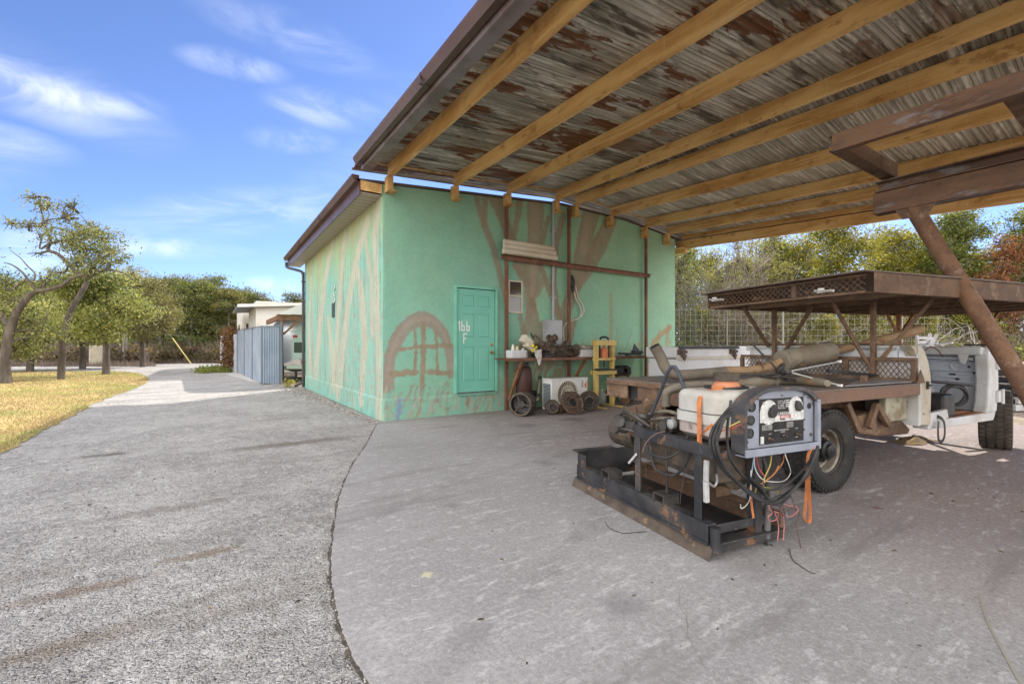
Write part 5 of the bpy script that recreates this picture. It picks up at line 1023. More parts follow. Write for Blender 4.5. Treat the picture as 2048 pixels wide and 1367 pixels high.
for pts, r, mt in ((((1268, 868, .95), (1282, 850, .85), (1310, 838, .75), (1350, 836, .45)), .014, 'exh'), (((1285, 845, .95), (1300, 828, .85), (1330, 822, .6), (1352, 826, .42)), .013, 'exh'), (((1275, 858, .9), (1300, 846, .8), (1340, 850, .5)), .010, 'black')):
    part('hose', M[mt], we, lambda mb: mb.tube(spline([E_(*p) for p in pts], 6), r, 8), auto=True)
part('carburettor', M['dkmetal'], we, lambda mb: (mb.lathe([(.0, 0), (.06, 0), (.06, .05), (.04, .06), (.04, .1), (0, .1)], E_(1345, 850, .5), (-1, 0, 0), 18), mb.lathe([(0, 0), (.05, 0), (.055, .03), (.035, .04), (.035, .09), (.05, .1), (.05, .13), (0, .13)], (.07, .70, .66), (.2, -.1, 1), 14), mb.lathe([(0, 0), (.07, 0), (.075, .02), (.05, .05), (.05, .09), (0, .1)], (.10, .92, .66), (-1, -.3, .5), 16), mb.tube(spline([(.08, .6, .70), (.02, .75, .78), (.05, .9, .76), (.1, 1.02, .68)], 5), .014, 8), mb.tube(spline([(.05, .66, .64), (-.02, .8, .66), (.03, .95, .6)], 5), .011, 8), mb.box((.09, .82, .68), (.07, .09, .06), rz=.3)), bevel=.008)
part('pulley', pm('grey_casting', (.30, .30, .29, 1), rough=.5), we, lambda mb: mb.lathe([(0, 0), (.035, 0), (.035, .03), (.02, .04), (0, .04)], E_(1347, 847, .42), (-1, 0, 0), 18), auto=True)
part('starter', M['rusto'], we, lambda mb: (mb.tube([E_(1268, 862, 1.0), E_(1290, 856, .8)], .05, 14), mb.box(E_(1295, 860, .85), (.08, .12, .07), rz=.4)), bevel=.008)
M['strap'] = pm('orange_webbing', (.60, .20, .06, 1), (.42, .16, .07, 1), 18, rough=.8, bstr=.1)
def ribbon(name, pts, wd, side, parent, m, t_=.002):
    mb = MB(); P = spline(pts, 6)
    for a, b in zip(P[:-1], P[1:]): mb.beam(a, Vector(b)+(Vector(b)-Vector(a)).normalized()*.0015, wd, t_, side)
    return mb.build(name, m, parent)
wS = lambda x, y, w_: K.w(x, y, w_)
st = crt('ratchet_strap', 'orange webbing strap wrapped over the white fuel tank and hanging from the welder', 'strap')
lx = .062
ribbon('webbing', [(.30, .12, 1.016), (.16, .115, 1.014), (.085, .11, .985), (.058, .105, .93), (.056, .10, .83), (.05, .095, .76), (.046, .09, .70), (.03, .075, .66)], .036, (-1, 0, .4), st, M['strap'])
ribbon('webbing', [wS(1403, 892, .06), wS(1400, 875, .05), wS(1404, 866, .03), wS(1412, 860, .0), wS(1425, 848, -.02)], .02, (0, -1, 0), st, M['strap'])
ribbon('webbing', [wS(1632, 887, -.13), wS(1618, 905, -.14), wS(1614, 940, -.14), wS(1613, 975, -.14), wS(1611, 1010, -.14), wS(1609, 1032, -.14), wS(1614, 1043, -.14), wS(1620, 1040, -.14), wS(1620, 1020, -.14), wS(1618, 970, -.14), wS(1617, 940, -.13)], .018, (-1, -.15, 0), st, M['strap'])
ribbon('webbing', [wS(1501, 972, -.08), wS(1503, 1005, -.08), wS(1507, 1035, -.08)], .018, (0, -1, 0), st, M['strap'])
# welding cables and loose wires
ca = crt('welding_cable', 'thick black welding cables looped down in front of the welder', 'cable')
M['cable'] = pm('black_cable_rubber', (.018, .018, .019, 1), (.04, .038, .036, 1), 10, rough=.65, bstr=.08)
for j, (o, w_) in enumerate(((0, -.17), (7, -.19), (14, -.21), (4, -.15))):
    pts = [(1462+o*.3, 812+o), (1440+o*.6, 838), (1424+o, 862+o*.3), (1420+o, 890), (1432+o, 920+o*.5), (1452+o, 945+o*.6), (1480+o*.5, 968+o*.6), (1515, 990+o*.5), (1545, 1000+o*.4), (1575, 985+o*.3), (1605, 962-o*.3), (1628, 930-o), (1636, 905-o)]
    part('loop', M['cable'], ca, lambda mb: mb.tube(spline([wS(x, y, w_) for x, y in pts], 7), .0088, 10), auto=True)
part('loop', M['cable'], ca, lambda mb: mb.tube(spline([wS(1462, 800, -.15), wS(1455, 850, -.16), wS(1455, 890, -.16), wS(1462, 920, -.16), wS(1485, 950, -.14), wS(1520, 975, -.15), wS(1560, 975, -.17), wS(1600, 945, -.17), wS(1632, 905, -.15)], 7), .008, 10), auto=True)
part('loop', M['cable'], ca, lambda mb: mb.tube(spline([wS(1290, 880, .55), wS(1300, 905, .45), wS(1330, 915, .3), wS(1355, 905, .25), wS(1366, 890, .22), wS(1378, 868, .2)], 7), .009, 10), auto=True)
part('loop', M['cable'], ca, lambda mb: mb.tube(spline([wS(1300, 890, .45), wS(1310, 935, .4), wS(1345, 950, .3), wS(1370, 930, .22), wS(1385, 890, .2)], 7), .009, 10), auto=True)
part('bundle', M['cable'], ca, lambda mb: [mb.tube(spline([wS(1500+6*i, 955+5*i, -.16-.01*i), wS(1530+3*i, 990+3*i, -.18), wS(1555, 1008-5*i, -.19), wS(1580-3*i, 990, -.18)], 6), .010, 8) for i in range(4)], auto=True)
eh = crt('electrode_holder', 'grey metal welding clamp hanging from the black cables', 'clamp')
part('handle', pm('grey_handle', (.42, .42, .41, 1), (.3, .3, .29, 1), 10, rough=.5), eh, lambda mb: (mb.beam(wS(1413, 920, -.1), wS(1412, 962, -.1), .022, .028, (0, 1, 0)), mb.beam(wS(1412, 962, -.1), wS(1413, 1004, -.1), .030, .024, (0, 1, 0))), bevel=.005)
part('jaw', pm('steel_jaw', (.35, .34, .33, 1), rough=.4, metal=.5), eh, lambda mb: mb.tube(spline([wS(1418, 965, -.1), wS(1428, 972, -.1), wS(1434, 962, -.1), wS(1433, 948, -.1)], 5), .007, 8))
wr = crt('loose_wires', 'tangle of pink, yellow, orange and white wires hanging under the welder', 'wires')
def wire(name, c, runs, r=.0026, w0=-.12):
    m = pm(name+'_insulation', c, rough=.5, bstr=0)
    part(name, m, wr, lambda mb: [mb.tube(spline([wS(x, y, w0+.02*math.sin(i*1.7)) for i, (x, y) in enumerate(run)], 7), r, 6) for run in runs], auto=True)
wire('pink_wire', (.48, .17, .155, 1), [[(1541, 1000), (1538, 1015), (1545, 1024), (1536, 1033), (1541, 1041), (1554, 1037), (1556, 1025), (1548, 1022)], [(1550, 1025), (1557, 1050), (1555, 1080)], [(1567, 1030), (1568, 1055), (1566, 1080)], [(1556, 1000), (1575, 1010), (1592, 1012), (1595, 1022), (1580, 1032), (1565, 1026)]], .0032)
wire('white_wire', (.55, .53, .49, 1), [[(1509, 905), (1510, 935), (1525, 958), (1550, 963), (1570, 960), (1581, 945), (1578, 930), (1571, 910), (1569, 898)], [(1502, 940), (1501, 990), (1494, 1008), (1483, 1016), (1481, 1008)]], .003)
wire('yellow_wire', (.42, .36, .09, 1), [[(1543, 910), (1540, 930), (1529, 955), (1530, 965)], [(1514, 972), (1511, 985), (1522, 1002), (1535, 1000), (1528, 975), (1550, 978), (1558, 985)], [(1480, 842), (1460, 852), (1438, 866), (1425, 872)]], .0038)
wire('orange_wire', (.42, .17, .06, 1), [[(1568, 910), (1565, 925), (1550, 945), (1535, 958), (1521, 968), (1526, 964)], [(1558, 930), (1545, 952)]], .0034)
wire('red_wire', (.40, .06, .05, 1), [[(1482, 848), (1462, 856), (1442, 862), (1428, 870)], [(1512, 908), (1518, 935), (1530, 953)]], .0034)
wire('blue_wire', (.22, .32, .42, 1), [[(1508, 912), (1504, 940), (1500, 960)], [(1572, 1020), (1575, 1035)]], .0036)
wire('brown_wire', (.10, .06, .05, 1), [[(1560, 985), (1562, 1010), (1572, 1022), (1585, 1015), (1598, 1025), (1593, 1050), (1600, 1085), (1602, 1112)], [(1575, 985), (1585, 1000), (1590, 1012)], [(1550, 990), (1560, 1015), (1566, 1030), (1570, 1022), (1562, 1000)], [(1285, 905), (1292, 885), (1310, 868), (1330, 862)]], .0036)
part('wire_end', M['pwhite'], wr, lambda mb: mb.tube([wS(1258, 925, .75), wS(1266, 916, .7), wS(1272, 908, .65)], .009, 8))
part('thin_wire', M['dkmetal'], wr, lambda mb: (mb.tube(spline([(0.0, -.07, .4), (.02, -.2, .02), (.1, -.30, .004), (.25, -.33, .004), (.33, -.36, .004)], 8), .0022, 5) if False else mb.tube(spline([K.z(x, y, .004) for x, y in ((1210, 1042), (1219, 1055), (1245, 1065), (1270, 1064), (1293, 1062))], 7), .0024, 5), mb.tube(spline([K.z(x, y, .004) for x, y in ((1578, 1095), (1585, 1118), (1600, 1130), (1618, 1142), (1632, 1146))], 7), .0026, 5), mb.tube(spline([wS(1357, 880, .2), wS(1368, 935, .2), wS(1362, 985, .2), wS(1360, 1008, .2)], 6), .002, 5)))

# ================================================================ RACK, BENCH AND CLUTTER ALONG THE WALL
YP, YBN = -.10, -.62
rkt = thing('wall_rack', 'rusty square-tube rack with a long bench against the green wall', 'rack', (4.2, -.3, 0))
M['rackr'] = rustm('brown_painted_tube', (.21, .10, .06, 1), (.16, .075, .048, 1), (.28, .155, .09, 1), (1, 1, .4))
for px, top in ((1013, 415), (1138, 415), (1292, 462)):
    x = ay(px, 640, YP)[0]; zt_ = ay(px, top, YP)[2]
    part('post', M['rackr'], rkt, lambda mb: mb.bb((x-.03, YP-.03, .0), (x+.03, YP+.03, zt_)), world=True, bevel=.004)
a, b_ = ay(1003, 512, YP-.05), ay(1301, 553, YP-.05)
part('crossbar', M['rackr'], rkt, lambda mb: (mb.bb((a[0], YP-.04, a[2]-.06), (b_[0], YP-.031, a[2]+.03)), mb.bb((a[0], YP-.10, a[2]+.02), (b_[0], YP-.0405, a[2]+.03))), world=True, bevel=.002)
bz = 1.07; bx0, bx1 = ay(1015, 715, YBN)[0], ay(1316, 713, YBN)[0]
part('bench_top', M['rackr'], rkt, lambda mb: (mb.bb((bx0, YBN, bz-.055), (bx1, YBN+.05, bz)), mb.bb((bx0, YBN+.051, bz-.03), (bx1, YP-.032, bz-.002))), world=True, bevel=.003)
for px in (1013, 1138): 
    x = ay(px, 640, YP)[0]; part('brace', M['rusto'], rkt, lambda mb: mb.beam((x+.04, YP-.04, .22 if px == 1013 else .45), (x+.04, YBN+.04, bz-.06), .05, .05), world=True, bevel=.004)
vs2 = thing('vinyl_panels', 'bundle of cream ribbed vinyl panels lying on the rack crossbar', 'panels', tuple(ay(1058, 505, -.2)))
p0, p1 = ay(1003, 500, -.22), ay(1110, 519, -.22); hb = a[2]+.03
M['cream'] = pm('cream_vinyl', (.62, .56, .44, 1), (.54, .47, .35, 1), 3, rough=.5, bstr=.03, c3=(.35, .25, .14, 1), sc3=7, lo3=.62, hi3=.74)
for k, (dy, dz) in enumerate(((-.20, .0), (-.20, .10), (-.17, .19))):
    mb = MB(); P = [(0, 0), (-.015, .05), (0, .095), (.09, .098), (.09, .09), (.008, .087), (-.005, .05), (.008, .008), (.08, .008), (.08, 0)]
    mb.prism([(p0[0]+.02*k, -.10+dy+u_, hb+dz+.005+v_) for u_, v_ in P], (p1[0]-p0[0]-.05*k, 0, 0)); mb.tube([(p0[0]+.02*k, -.08+dy, hb+dz+.05), (p1[0]-.05*k, -.08+dy, hb+dz+.05)], .052, 12); mb.build('panel', M['cream'], vs2, world=True, bevel=.004)
# electrical box, conduit and hose
eb = thing('electrical_box', 'grey electrical panel on the green wall with a conduit up to the roof', 'electrical box', tuple(ay(1109, 690, -.05)))
q0, q1 = ay(1094, 692, -.16), ay(1125, 640, -.16); M['egrey'] = pm('grey_enclosure', (.40, .41, .42, 1), (.34, .34, .35, 1), 3, rough=.45, bstr=.03)
part('enclosure', M['egrey'], eb, lambda mb: mb.bb((q0[0], -.16, q0[2]), (q1[0], -.0, q1[2])), world=True, bevel=.008)
part('cover', M['egrey'], eb, lambda mb: mb.bb((q0[0]+.012, -.175, q0[2]+.02), (q1[0]-.012, -.161, q1[2]-.012)), world=True, bevel=.006)
xc = ay(1107, 600, -.06)[0]
part('conduit', M['egrey'], eb, lambda mb: mb.tube([(xc, -.05, q1[2]+.001), (xc, -.05, wtop(xc)+.05)], .03, 14), world=True, auto=True)
part('conduit_clip', M['egrey'], eb, lambda mb: [mb.bb((xc-.06, -.085, z), (xc+.06, -.0, z+.025)) for z in (2.35, 3.2, 3.8)], world=True)
ho = thing('white_hose', 'pale hose looping from a black coil down behind the rack post', 'hose', tuple(ay(1150, 600, -.05)))
H = [(1146, 575, .05), (1152, 598, .05), (1160, 612, .06), (1163, 624, .06), (1158, 636, .05), (1146, 640, .05), (1134, 645, .06), (1127, 656, .05), (1127, 672, .05), (1130, 690, .06), (1135, 700, .1)]
part('hose', M['cream'], ho, lambda mb: mb.tube(spline([ay(x, y, -o) for x, y, o in H], 6), .017, 8), world=True, auto=True)
part('hose', M['cream'], ho, lambda mb: mb.tube(spline([ay(x+5, y-3, -o-.02) for x, y, o in H[:5]], 6), .014, 8), world=True, auto=True)
part('coil', M['black'], ho, lambda mb: [mb.tube(spline([ay(1144+k, 550+2*k, -.06), ay(1142+2*k, 565, -.08), ay(1147, 584-k, -.07)], 5), .02, 8) for k in range(4)], world=True)
BY = -.38
def bt(px, py, Y=BY): return ay(px, py, Y)
def bench(name, label, cat, px, Y=BY, **k): p = bt(px, 712, Y); return thing(name, label, cat, (p[0], Y, bz), **k)
t_ = bench('plastic_tub', 'small white plastic tub at the left end of the bench', 'tub', 1032); s_ = (bt(1046, 700)[0]-bt(1017, 700)[0])
part('tub', pm('white_plastic', (.62, .63, .65, 1), (.55, .55, .55, 1), 4, rough=.4, bstr=.02), t_, lambda mb: (mb.bb((-s_/2, -.12, 0), (s_/2, .1, .02)), mb.bb((-s_/2, -.12, .02), (-s_/2+.01, .1, .15)), mb.bb((s_/2-.01, -.12, .02), (s_/2, .1, .15)), mb.bb((-s_/2+.01, -.12, .02), (s_/2-.01, -.11, .15)), mb.bb((-s_/2+.01, .09, .02), (s_/2-.01, .1, .15))), bevel=.006)
for px, h, r, c, lab in ((1026, .27, .035, (.72, .66, .55, 1), 'tall cream aerosol can standing in the white tub'), (1034, .26, .04, (.62, .52, .38, 1), 'tan paint can standing behind the white tub'), (1046, .19, .05, (.5, .5, .49, 1), 'clear glass jar beside the white tub'), (1052, .14, .04, (.35, .34, .33, 1), 'squat grey bottle next to the glass jar')):
    c_ = bench('can' if r < .045 else 'jar', lab, 'can' if r < .045 else 'jar', px, BY+.02 if px < 1040 else BY-.05)
    part('body', pm('container_paint', c, rough=.35, bstr=.02), c_, lambda mb: mb.lathe([(r*.95, 0.0201 if px < 1030 else 0), (r, .03), (r, h*.75), (r*.6, h*.86), (r*.6, h*.9)], (0, 0, 0), (0, 0, 1), 18), auto=True); part('lid', M['pwhite'] if px != 1034 else M['rusto'], c_, lambda mb: mb.lathe([(r*.62, h*.9), (r*.62, h), (0, h)], (0, 0, 0), (0, 0, 1), 16), auto=True)
jg = bench('plastic_jug', 'cream plastic fuel jug lying tilted on top of the bench clutter', 'jug', 1056); R_ = Matrix.Rotation(.62, 4, 'Y')
part('body', M['cream'], jg, lambda mb: (mb.box((-.04, 0, .33), (.26, .17, .17), M=R_), mb.box((.02, -.02, .20), (.26, .17, .10), M=R_)), bevel=.03); part('handle', M['cream'], jg, lambda mb: mb.box((-.02, -.10, .30), (.14, .03, .03), M=R_), bevel=.01)
rg = bench('grubby_rag', 'white and yellow rag hanging over the bench edge', 'rag', 1076, YBN-.02)
rag = MB(); 
P = [bt(1068, 700, YBN-.015), bt(1082, 698, YBN-.015), bt(1083, 712, YBN-.02), bt(1080, 728, YBN-.02), bt(1077, 731, YBN-.02), bt(1074, 720, YBN-.02), bt(1070, 711, YBN-.018)]
rag.prism([tuple(p) for p in P], (0, -.02, 0)); rag.build('cloth', pm('grubby_cloth', (.58, .56, .52, 1), (.4, .36, .3, 1), 12, rough=.9), rg, world=True, bevel=.008)
part('flower', pm('yellow_rubber', (.62, .52, .06, 1), (.5, .42, .05, 1), 9, rough=.6), rg, lambda mb: [mb.lathe([(0, -.02), (.035, -.005), (.03, .02), (0, .03)], bt(1068+dx, 698+dy, YBN+.05), (rnd.uniform(-1, 1), -1, rnd.uniform(-1, 1)), 7) for dx, dy in ((0, 0), (4, -4), (-2, -7), (3, 4), (-3, 3))], world=True, jit=.004)
def clump(name, label, cat, px, Y, spec, m, seed):
    """a greasy mechanical part: block, flanges, studs and stubs in one casting"""
    r = random.Random(seed); o = bench(name, label, cat, px, Y); L, D, H = [q*1.3 for q in spec]
    def f(mb):
        mb.box((0, 0, H*.35), (L*.7, D*.6, H*.6), M=Matrix.Rotation(r.uniform(-.3, .3), 4, 'Y') @ Matrix.Rotation(r.uniform(-.4, .4), 4, 'Z'))
        for k in range(8):
            c = Vector((r.uniform(-.5, .5)*L, r.uniform(-.5, .2)*D, r.uniform(.25, .8)*H)); ax_ = Vector((r.uniform(-1, 1), r.uniform(-1, .2), r.uniform(-.4, .6))).normalized(); rr = r.uniform(.14, .3)*H
            mb.lathe([(0, -rr*.2), (rr, -rr*.15), (rr, rr*.25), (rr*.6, rr*.3), (rr*.55, rr*1.2), (rr*.25, rr*1.25), (rr*.2, rr*.8), (0, rr*.8)], c, ax_, 12)
        for k in range(3):
            a = Vector((r.uniform(-.6, .6)*L, r.uniform(-.5, .1)*D, r.uniform(.3, .9)*H)); mb.tube(spline([a, a+Vector((r.uniform(-.3, .3)*L, -.02, r.uniform(0, .3)*H)), a+Vector((r.uniform(-.5, .5)*L, -.03, r.uniform(-.2, .2)*H))], 4), .012, 6)
    part('casting', m, o, f, bevel=.006); return o
M['bronze'] = pm('oily_brown_casting', (.09, .058, .040, 1), (.14, .09, .06, 1), 9, rough=.55, bstr=.3, c3=(.03, .025, .022, 1), sc3=8, lo3=.5, hi3=.66)
clump('carburettor', 'brown oily casting left of the grey electrical box on the bench', 'engine part', 1088, BY, (.36, .26, .34), M['bronze'], 3)
clump('fuel_pump', 'small dark pump casting right beside the hanging rag', 'engine part', 1074, BY+.05, (.24, .2, .24), M['dkmetal'], 11)
clump('manifold', 'black oily manifold below the electrical box on the bench', 'engine part', 1108, BY-.06, (.34, .24, .2), M['greasy'], 5)
clump('alternator', 'dark alternator with pulleys right of the manifold on the bench', 'engine part', 1128, BY-.04, (.34, .24, .26), M['greasy'], 8)
clump('valve_cover', 'low dark cover lying in front of the manifold on the bench', 'engine part', 1096, BY-.16, (.36, .14, .12), M['dkmetal'], 21)
clump('brake_drum', 'brown casting leaning on the end of the engine parts row', 'engine part', 1142, BY, (.2, .22, .22), M['bronze'], 14)
wt_ = bench('white_bin', 'low white plastic bin on the bench beside the yellow press', 'bin', 1166); s0, s1 = bt(1150, 700)[0]-bt(1166, 700)[0], bt(1186, 700)[0]-bt(1166, 700)[0]
part('bin', pm('white_plastic', (.66, .66, .65, 1), rough=.4, bstr=.02), wt_, lambda mb: (mb.bb((s0, -.2, 0), (s1, .1, .16)), mb.bb((s0-.02, -.21, .14), (s1+.02, .11, .162))), bevel=.012)
bx = bench('beige_sack', 'beige sack lying on top of the low white bin', 'sack', 1172); bx.location.z = bz+.163
part('sack', pm('beige_sack', (.40, .37, .30, 1), (.30, .27, .21, 1), 8, rough=.9, bstr=.3), bx, lambda mb: mb.bb((-.2, -.15, 0), (.2, .08, .09)), bevel=.04)
tr = bench('black_trim', 'flat black plastic trim pieces at the right end of the bench', 'trim', 1262)
part('strip', M['black'], tr, lambda mb: (mb.beam((-.42, 0, .06), (.25, -.08, .04), .06, .05), mb.beam((-.3, -.12, .03), (.4, -.02, .07), .05, .04), mb.box((.15, -.05, .10), (.36, .1, .05), rz=.15)), bevel=.01)
part('flap', M['black'], tr, lambda mb: mb.prism([(.02, -.02, .09), (.32, -.02, .09), (.16, .03, .30)], (0, .02, 0)), bevel=.006)

# yellow press frame standing before the bench
g0, g1 = gp(1194, 822), gp(1227, 815); YS = -.78
xa, xb = ay(1192, 700, YS)[0], ay(1224, 700, YS)[0]; zt_ = ay(1200, 682, YS)[2]
pf_ = thing('shop_press', 'yellow steel shop press standing in front of the bench', 'press', ((xa+xb)/2, YS, 0))
M['yel'] = pm('chipped_yellow_paint', (.58, .42, .13, 1), (.48, .34, .10, 1), 5, rough=.5, bstr=.1, c3=(.22, .14, .07, 1), sc3=12, lo3=.60, hi3=.66)
hx = (xb-xa)/2
for sgn in (-1, 1):
    part('upright', M['yel'], pf_, lambda mb: mb.channel((sgn*hx, 0, .03), (sgn*hx, 0, zt_), .10, .065, .01, up=(0, 1, 0) if False else (1, 0, 0), side=-1), bevel=.003)
    part('foot', M['yel'], pf_, lambda mb: (mb.bb((sgn*hx-.03, -.30, 0), (sgn*hx+.03, .28, .03)),), bevel=.004)
part('head_beam', M['yel'], pf_, lambda mb: (mb.bb((-hx-.06, -.075, zt_-.09), (hx+.06, -.058, zt_+.02)), mb.bb((-hx-.06, .058, zt_-.09), (hx+.06, .075, zt_+.02))), bevel=.004)
part('lower_beam', M['yel'], pf_, lambda mb: (mb.bb((-hx-.04, -.075, 1.0), (hx+.04, -.06, 1.05)), mb.bb((-hx-.04, .06, 1.0), (hx+.04, .075, 1.05))), bevel=.003)
part('bed', M['yel'], pf_, lambda mb: (mb.bb((-hx-.07, -.095, .70), (hx+.05, -.06, .78)), mb.bb((-hx-.07, .06, .70), (hx+.05, .095, .78))), bevel=.004)
part('arbor_plate', M['dkmetal'], pf_, lambda mb: (mb.bb((-hx-.03, -.13, .785), (hx+.06, .10, .815)), mb.tube([(-hx-.1, -.05, .81), (-hx+.05, -.05, .81)], .02, 8)), bevel=.005)
part('bottle_jack', pm('orange_jack', (.55, .17, .05, 1), (.42, .13, .05, 1), 8, rough=.5), pf_, lambda mb: (mb.lathe([(.085, 1.052), (.085, 1.22), (.06, 1.26), (.03, 1.27), (.03, 1.33)], (.0, 0, 0), (0, 0, 1), 18),), auto=True)
for s in (-1, 1): part('return_spring', M['dkmetal'], pf_, lambda mb: mb.tube([(s*.13, 0, 1.06), (s*.13, 0, zt_-.06)], .018, 8))
part('gauge', M['black'], pf_, lambda mb: mb.tube([(0, 0, 1.0), (0, .0, .86)], .014, 8))
hd = thing('black_grip', 'black plastic grip lying on top of the yellow press', 'grip', ((xa+xb)/2, YS, zt_+.02))
part('handle', M['black'], hd, lambda mb: mb.tube(spline([(-.12, 0, .02), (-.08, 0, .06), (.02, -.02, .07), (.10, 0, .05), (.13, 0, .02)], 5), .022, 8), auto=True)

# ---- heap under the bench
def gthing(name, label, cat, px, py, **k): p = gp(px, py); return thing(name, label, cat, (p[0], p[1], 0), **k), p
def face_cam(a): return Vector((math.sin(a), -math.cos(a), 0))
dr, p = gthing('bell_housing', 'large greasy ribbed drum on its side under the bench', 'drum', 1052, 831)
A = Vector((-.80, -.60, 0)).normalized(); c0 = Vector((-.17, -.05, .23)); RR = .225
part('drum', M['greasy'], dr, lambda mb: mb.lathe([(RR*.8, 0), (RR*.96, 0), (RR, .02), (RR, .05), (RR*.9, .06), (RR*.88, .2), (RR*.95, .21), (RR*.95, .25), (RR*.85, .27), (RR*.8, .45), (RR*.5, .5), (0, .5)], c0+A*.0, -A, 34, caps=False), auto=True)
part('inner_drum', M['dkmetal'], dr, lambda mb: (mb.lathe([(RR*.8, 0), (RR*.78, .14), (RR*.3, .16), (RR*.28, .06), (0, .06)], c0, -A, 30, caps=False),), auto=True)
def ribs(mb):
    u_ = Vector((0, 0, 1)); q_ = A.cross(u_)
    for k in range(12):
        a = k*math.pi/6; rd = u_*math.cos(a)+q_*math.sin(a); mb.beam(c0-A*.06+rd*RR*.88, c0-A*.44+rd*RR*.82, .02, .04, rd)
    for k in range(3):
        a = k*2.09+.4; rd = u_*math.cos(a)+q_*math.sin(a); mb.beam(c0-A*.03+rd*RR*.25, c0-A*.03+rd*RR*.8, .025, .02, A)
part('rib', M['greasy'], dr, ribs, bevel=.004)
tn, p = gthing('propane_tank', 'dark red steel tank standing in the corner under the bench', 'tank', 1042, 818); tn.location = (2.78, -.33, 0)
part('tank', pm('dull_red_paint', (.075, .028, .021, 1), (.055, .024, .019, 1), 6, rough=.5, c3=(.05, .03, .025, 1), sc3=6), tn, lambda mb: mb.lathe([(.13, .0), (.16, .05), (.165, .5), (.14, .62), (.07, .68), (0, .69)], (0, 0, .25), (0, 0, 1), 24), auto=True); part('collar', M['dkmetal'], tn, lambda mb: (mb.lathe([(.13, .0), (.135, .25)], (0, 0, 0), (0, 0, 1), 20, caps=False), mb.lathe([(.1, .88), (.1, .98), (.092, .98), (.092, .88)], (0, 0, 0), (0, 0, 1), 18, caps=False)), auto=True)
bk, p = gthing('dark_bucket', 'dark bucket in the shade behind the ribbed drum', 'bucket', 1058, 820); bk.location = (3.02, -.22, 0)
part('bucket', M['black'], bk, lambda mb: mb.lathe([(.11, 0), (.14, .36), (.15, .36), (.15, .38), (.13, .38), (.10, .02), (0, .02)], (0, 0, 0), (0, 0, 1), 22), auto=True)
st_, p = gthing('steering_shaft', 'short steel shaft leaning up behind the drum', 'shaft', 1080, 822); st_.location = (3.05, -.45, 0)
part('shaft', M['exh'], st_, lambda mb: mb.tube([(-.05, -.05, .20), (.12, .1, .62)], .03, 10), auto=True); part('joint', M['dkmetal'], st_, lambda mb: (mb.box((.12, .1, .65), (.07, .06, .09)), mb.box((-.02, -.02, .3), (.07, .06, .1))), bevel=.02)
b0 = gp(1103, 824); b1 = gp(1172, 816); acx = (b0[0]+b1[0])/2; acw = abs(b1[0]-b0[0]); acz = ay(1103, 758, b0[1])[2]; ACD = .30
ac = thing('air_conditioner', 'white outdoor air conditioner unit standing under the bench', 'air conditioner', (b0[0], b0[1], 0))
part('case', pm('white_enamel', (.68, .68, .65, 1), (.60, .59, .55, 1), 3, rough=.4, bstr=.02), ac, lambda mb: (mb.bb((0, 0, .03), (acw, ACD, acz)), mb.bb((-.008, -.008, acz-.03), (acw+.008, ACD+.008, acz+.004))), bevel=.012)
part('coil_side', pm('blue_black_coil', (.05, .07, .09, 1), rough=.5), ac, lambda mb: [mb.bb((-.006, .03, .08+k*.028), (-.0005, ACD-.04, .10+k*.028)) for k in range(int((acz-.16)/.028))])
fcx, fcz, fr_ = acw*.42, acz*.52, acz*.40
part('fan_opening', M['dkmetal'], ac, lambda mb: mb.lathe([(0, 0), (fr_*.97, 0), (fr_*.97, .003)], (fcx, -.001, fcz), (0, -1, 0), 32))
def grill(mb):
    for k in range(32):
        a = k*2*math.pi/32; mb.beam((fcx+fr_*.22*math.cos(a), -.02, fcz+fr_*.22*math.sin(a)), (fcx+fr_*math.cos(a+.25), -.012, fcz+fr_*math.sin(a+.25)), .009, .008, (0, 1, 0))
    for r in (.25, .6, 1.0): mb.lathe([(fr_*r, .008), (fr_*r+.012, .008), (fr_*r+.012, .022), (fr_*r, .022), (fr_*r, .008)], (fcx, 0, fcz), (0, -1, 0), 36, caps=False)
part('fan_grille', M['cream'], ac, grill)
part('label', pm('paper_label', (.7, .68, .64, 1)), ac, lambda mb: mb.bb((acw*.80, -.004, acz*.62), (acw*.97, -.001, acz*.93)))
def lbl(mb):
    for k in range(7): mb.bb((acw*.815, -.006, acz*(.90-.035*k)), (acw*(.86+.01*(k % 3)), -.0042, acz*(.915-.035*k)))
part('label_print', M['pblack'], ac, lbl); part('label_flash', pm('orange_print', (.65, .16, .05, 1)), ac, lambda mb: mb.prism([(acw*.90, -.0045, acz*.78), (acw*.96, -.0045, acz*.9), (acw*.96, -.0045, acz*.70), (acw*.92, -.0045, acz*.66)], (0, -.002, 0)))
# round castings leaning along the front
def disc(name, label, px, py, R, tilt, yaw, m, holes=0, th=.04, ell=1.):
    o, p = gthing(name, label, 'casting', px, py); A = Vector((math.sin(yaw)*math.cos(tilt), -math.cos(yaw)*math.cos(tilt), math.sin(tilt))); c = Vector((0, 0, R*math.cos(tilt)+.01))
    part('casting', m, o, lambda mb: (mb.lathe([(R*.32, -th), (R*.9, -th*1.2), (R, -th), (R, th*.4), (R*.92, th*.6), (R*.86, th*.2), (R*.55, th*.1), (R*.5, th*.9), (R*.36, th*1.0), (R*.33, -th)], c, A, 32, caps=False),), auto=True)
    if holes:
        u_ = A.orthogonal().normalized(); q_ = A.cross(u_)
        for k in range(holes): part('stud', M['dkmetal'], o, lambda mb: mb.lathe([(.012, 0), (.012, .03), (0, .032)], c+(u_*math.cos(k*6.283/holes)+q_*math.sin(k*6.283/holes))*R*.72+A*th*.2, A, 8))
    part('bore', M['black'], o, lambda mb: mb.lathe([(0, -th*.5), (R*.335, -th*.5)], c, A, 24, caps=False)); return o
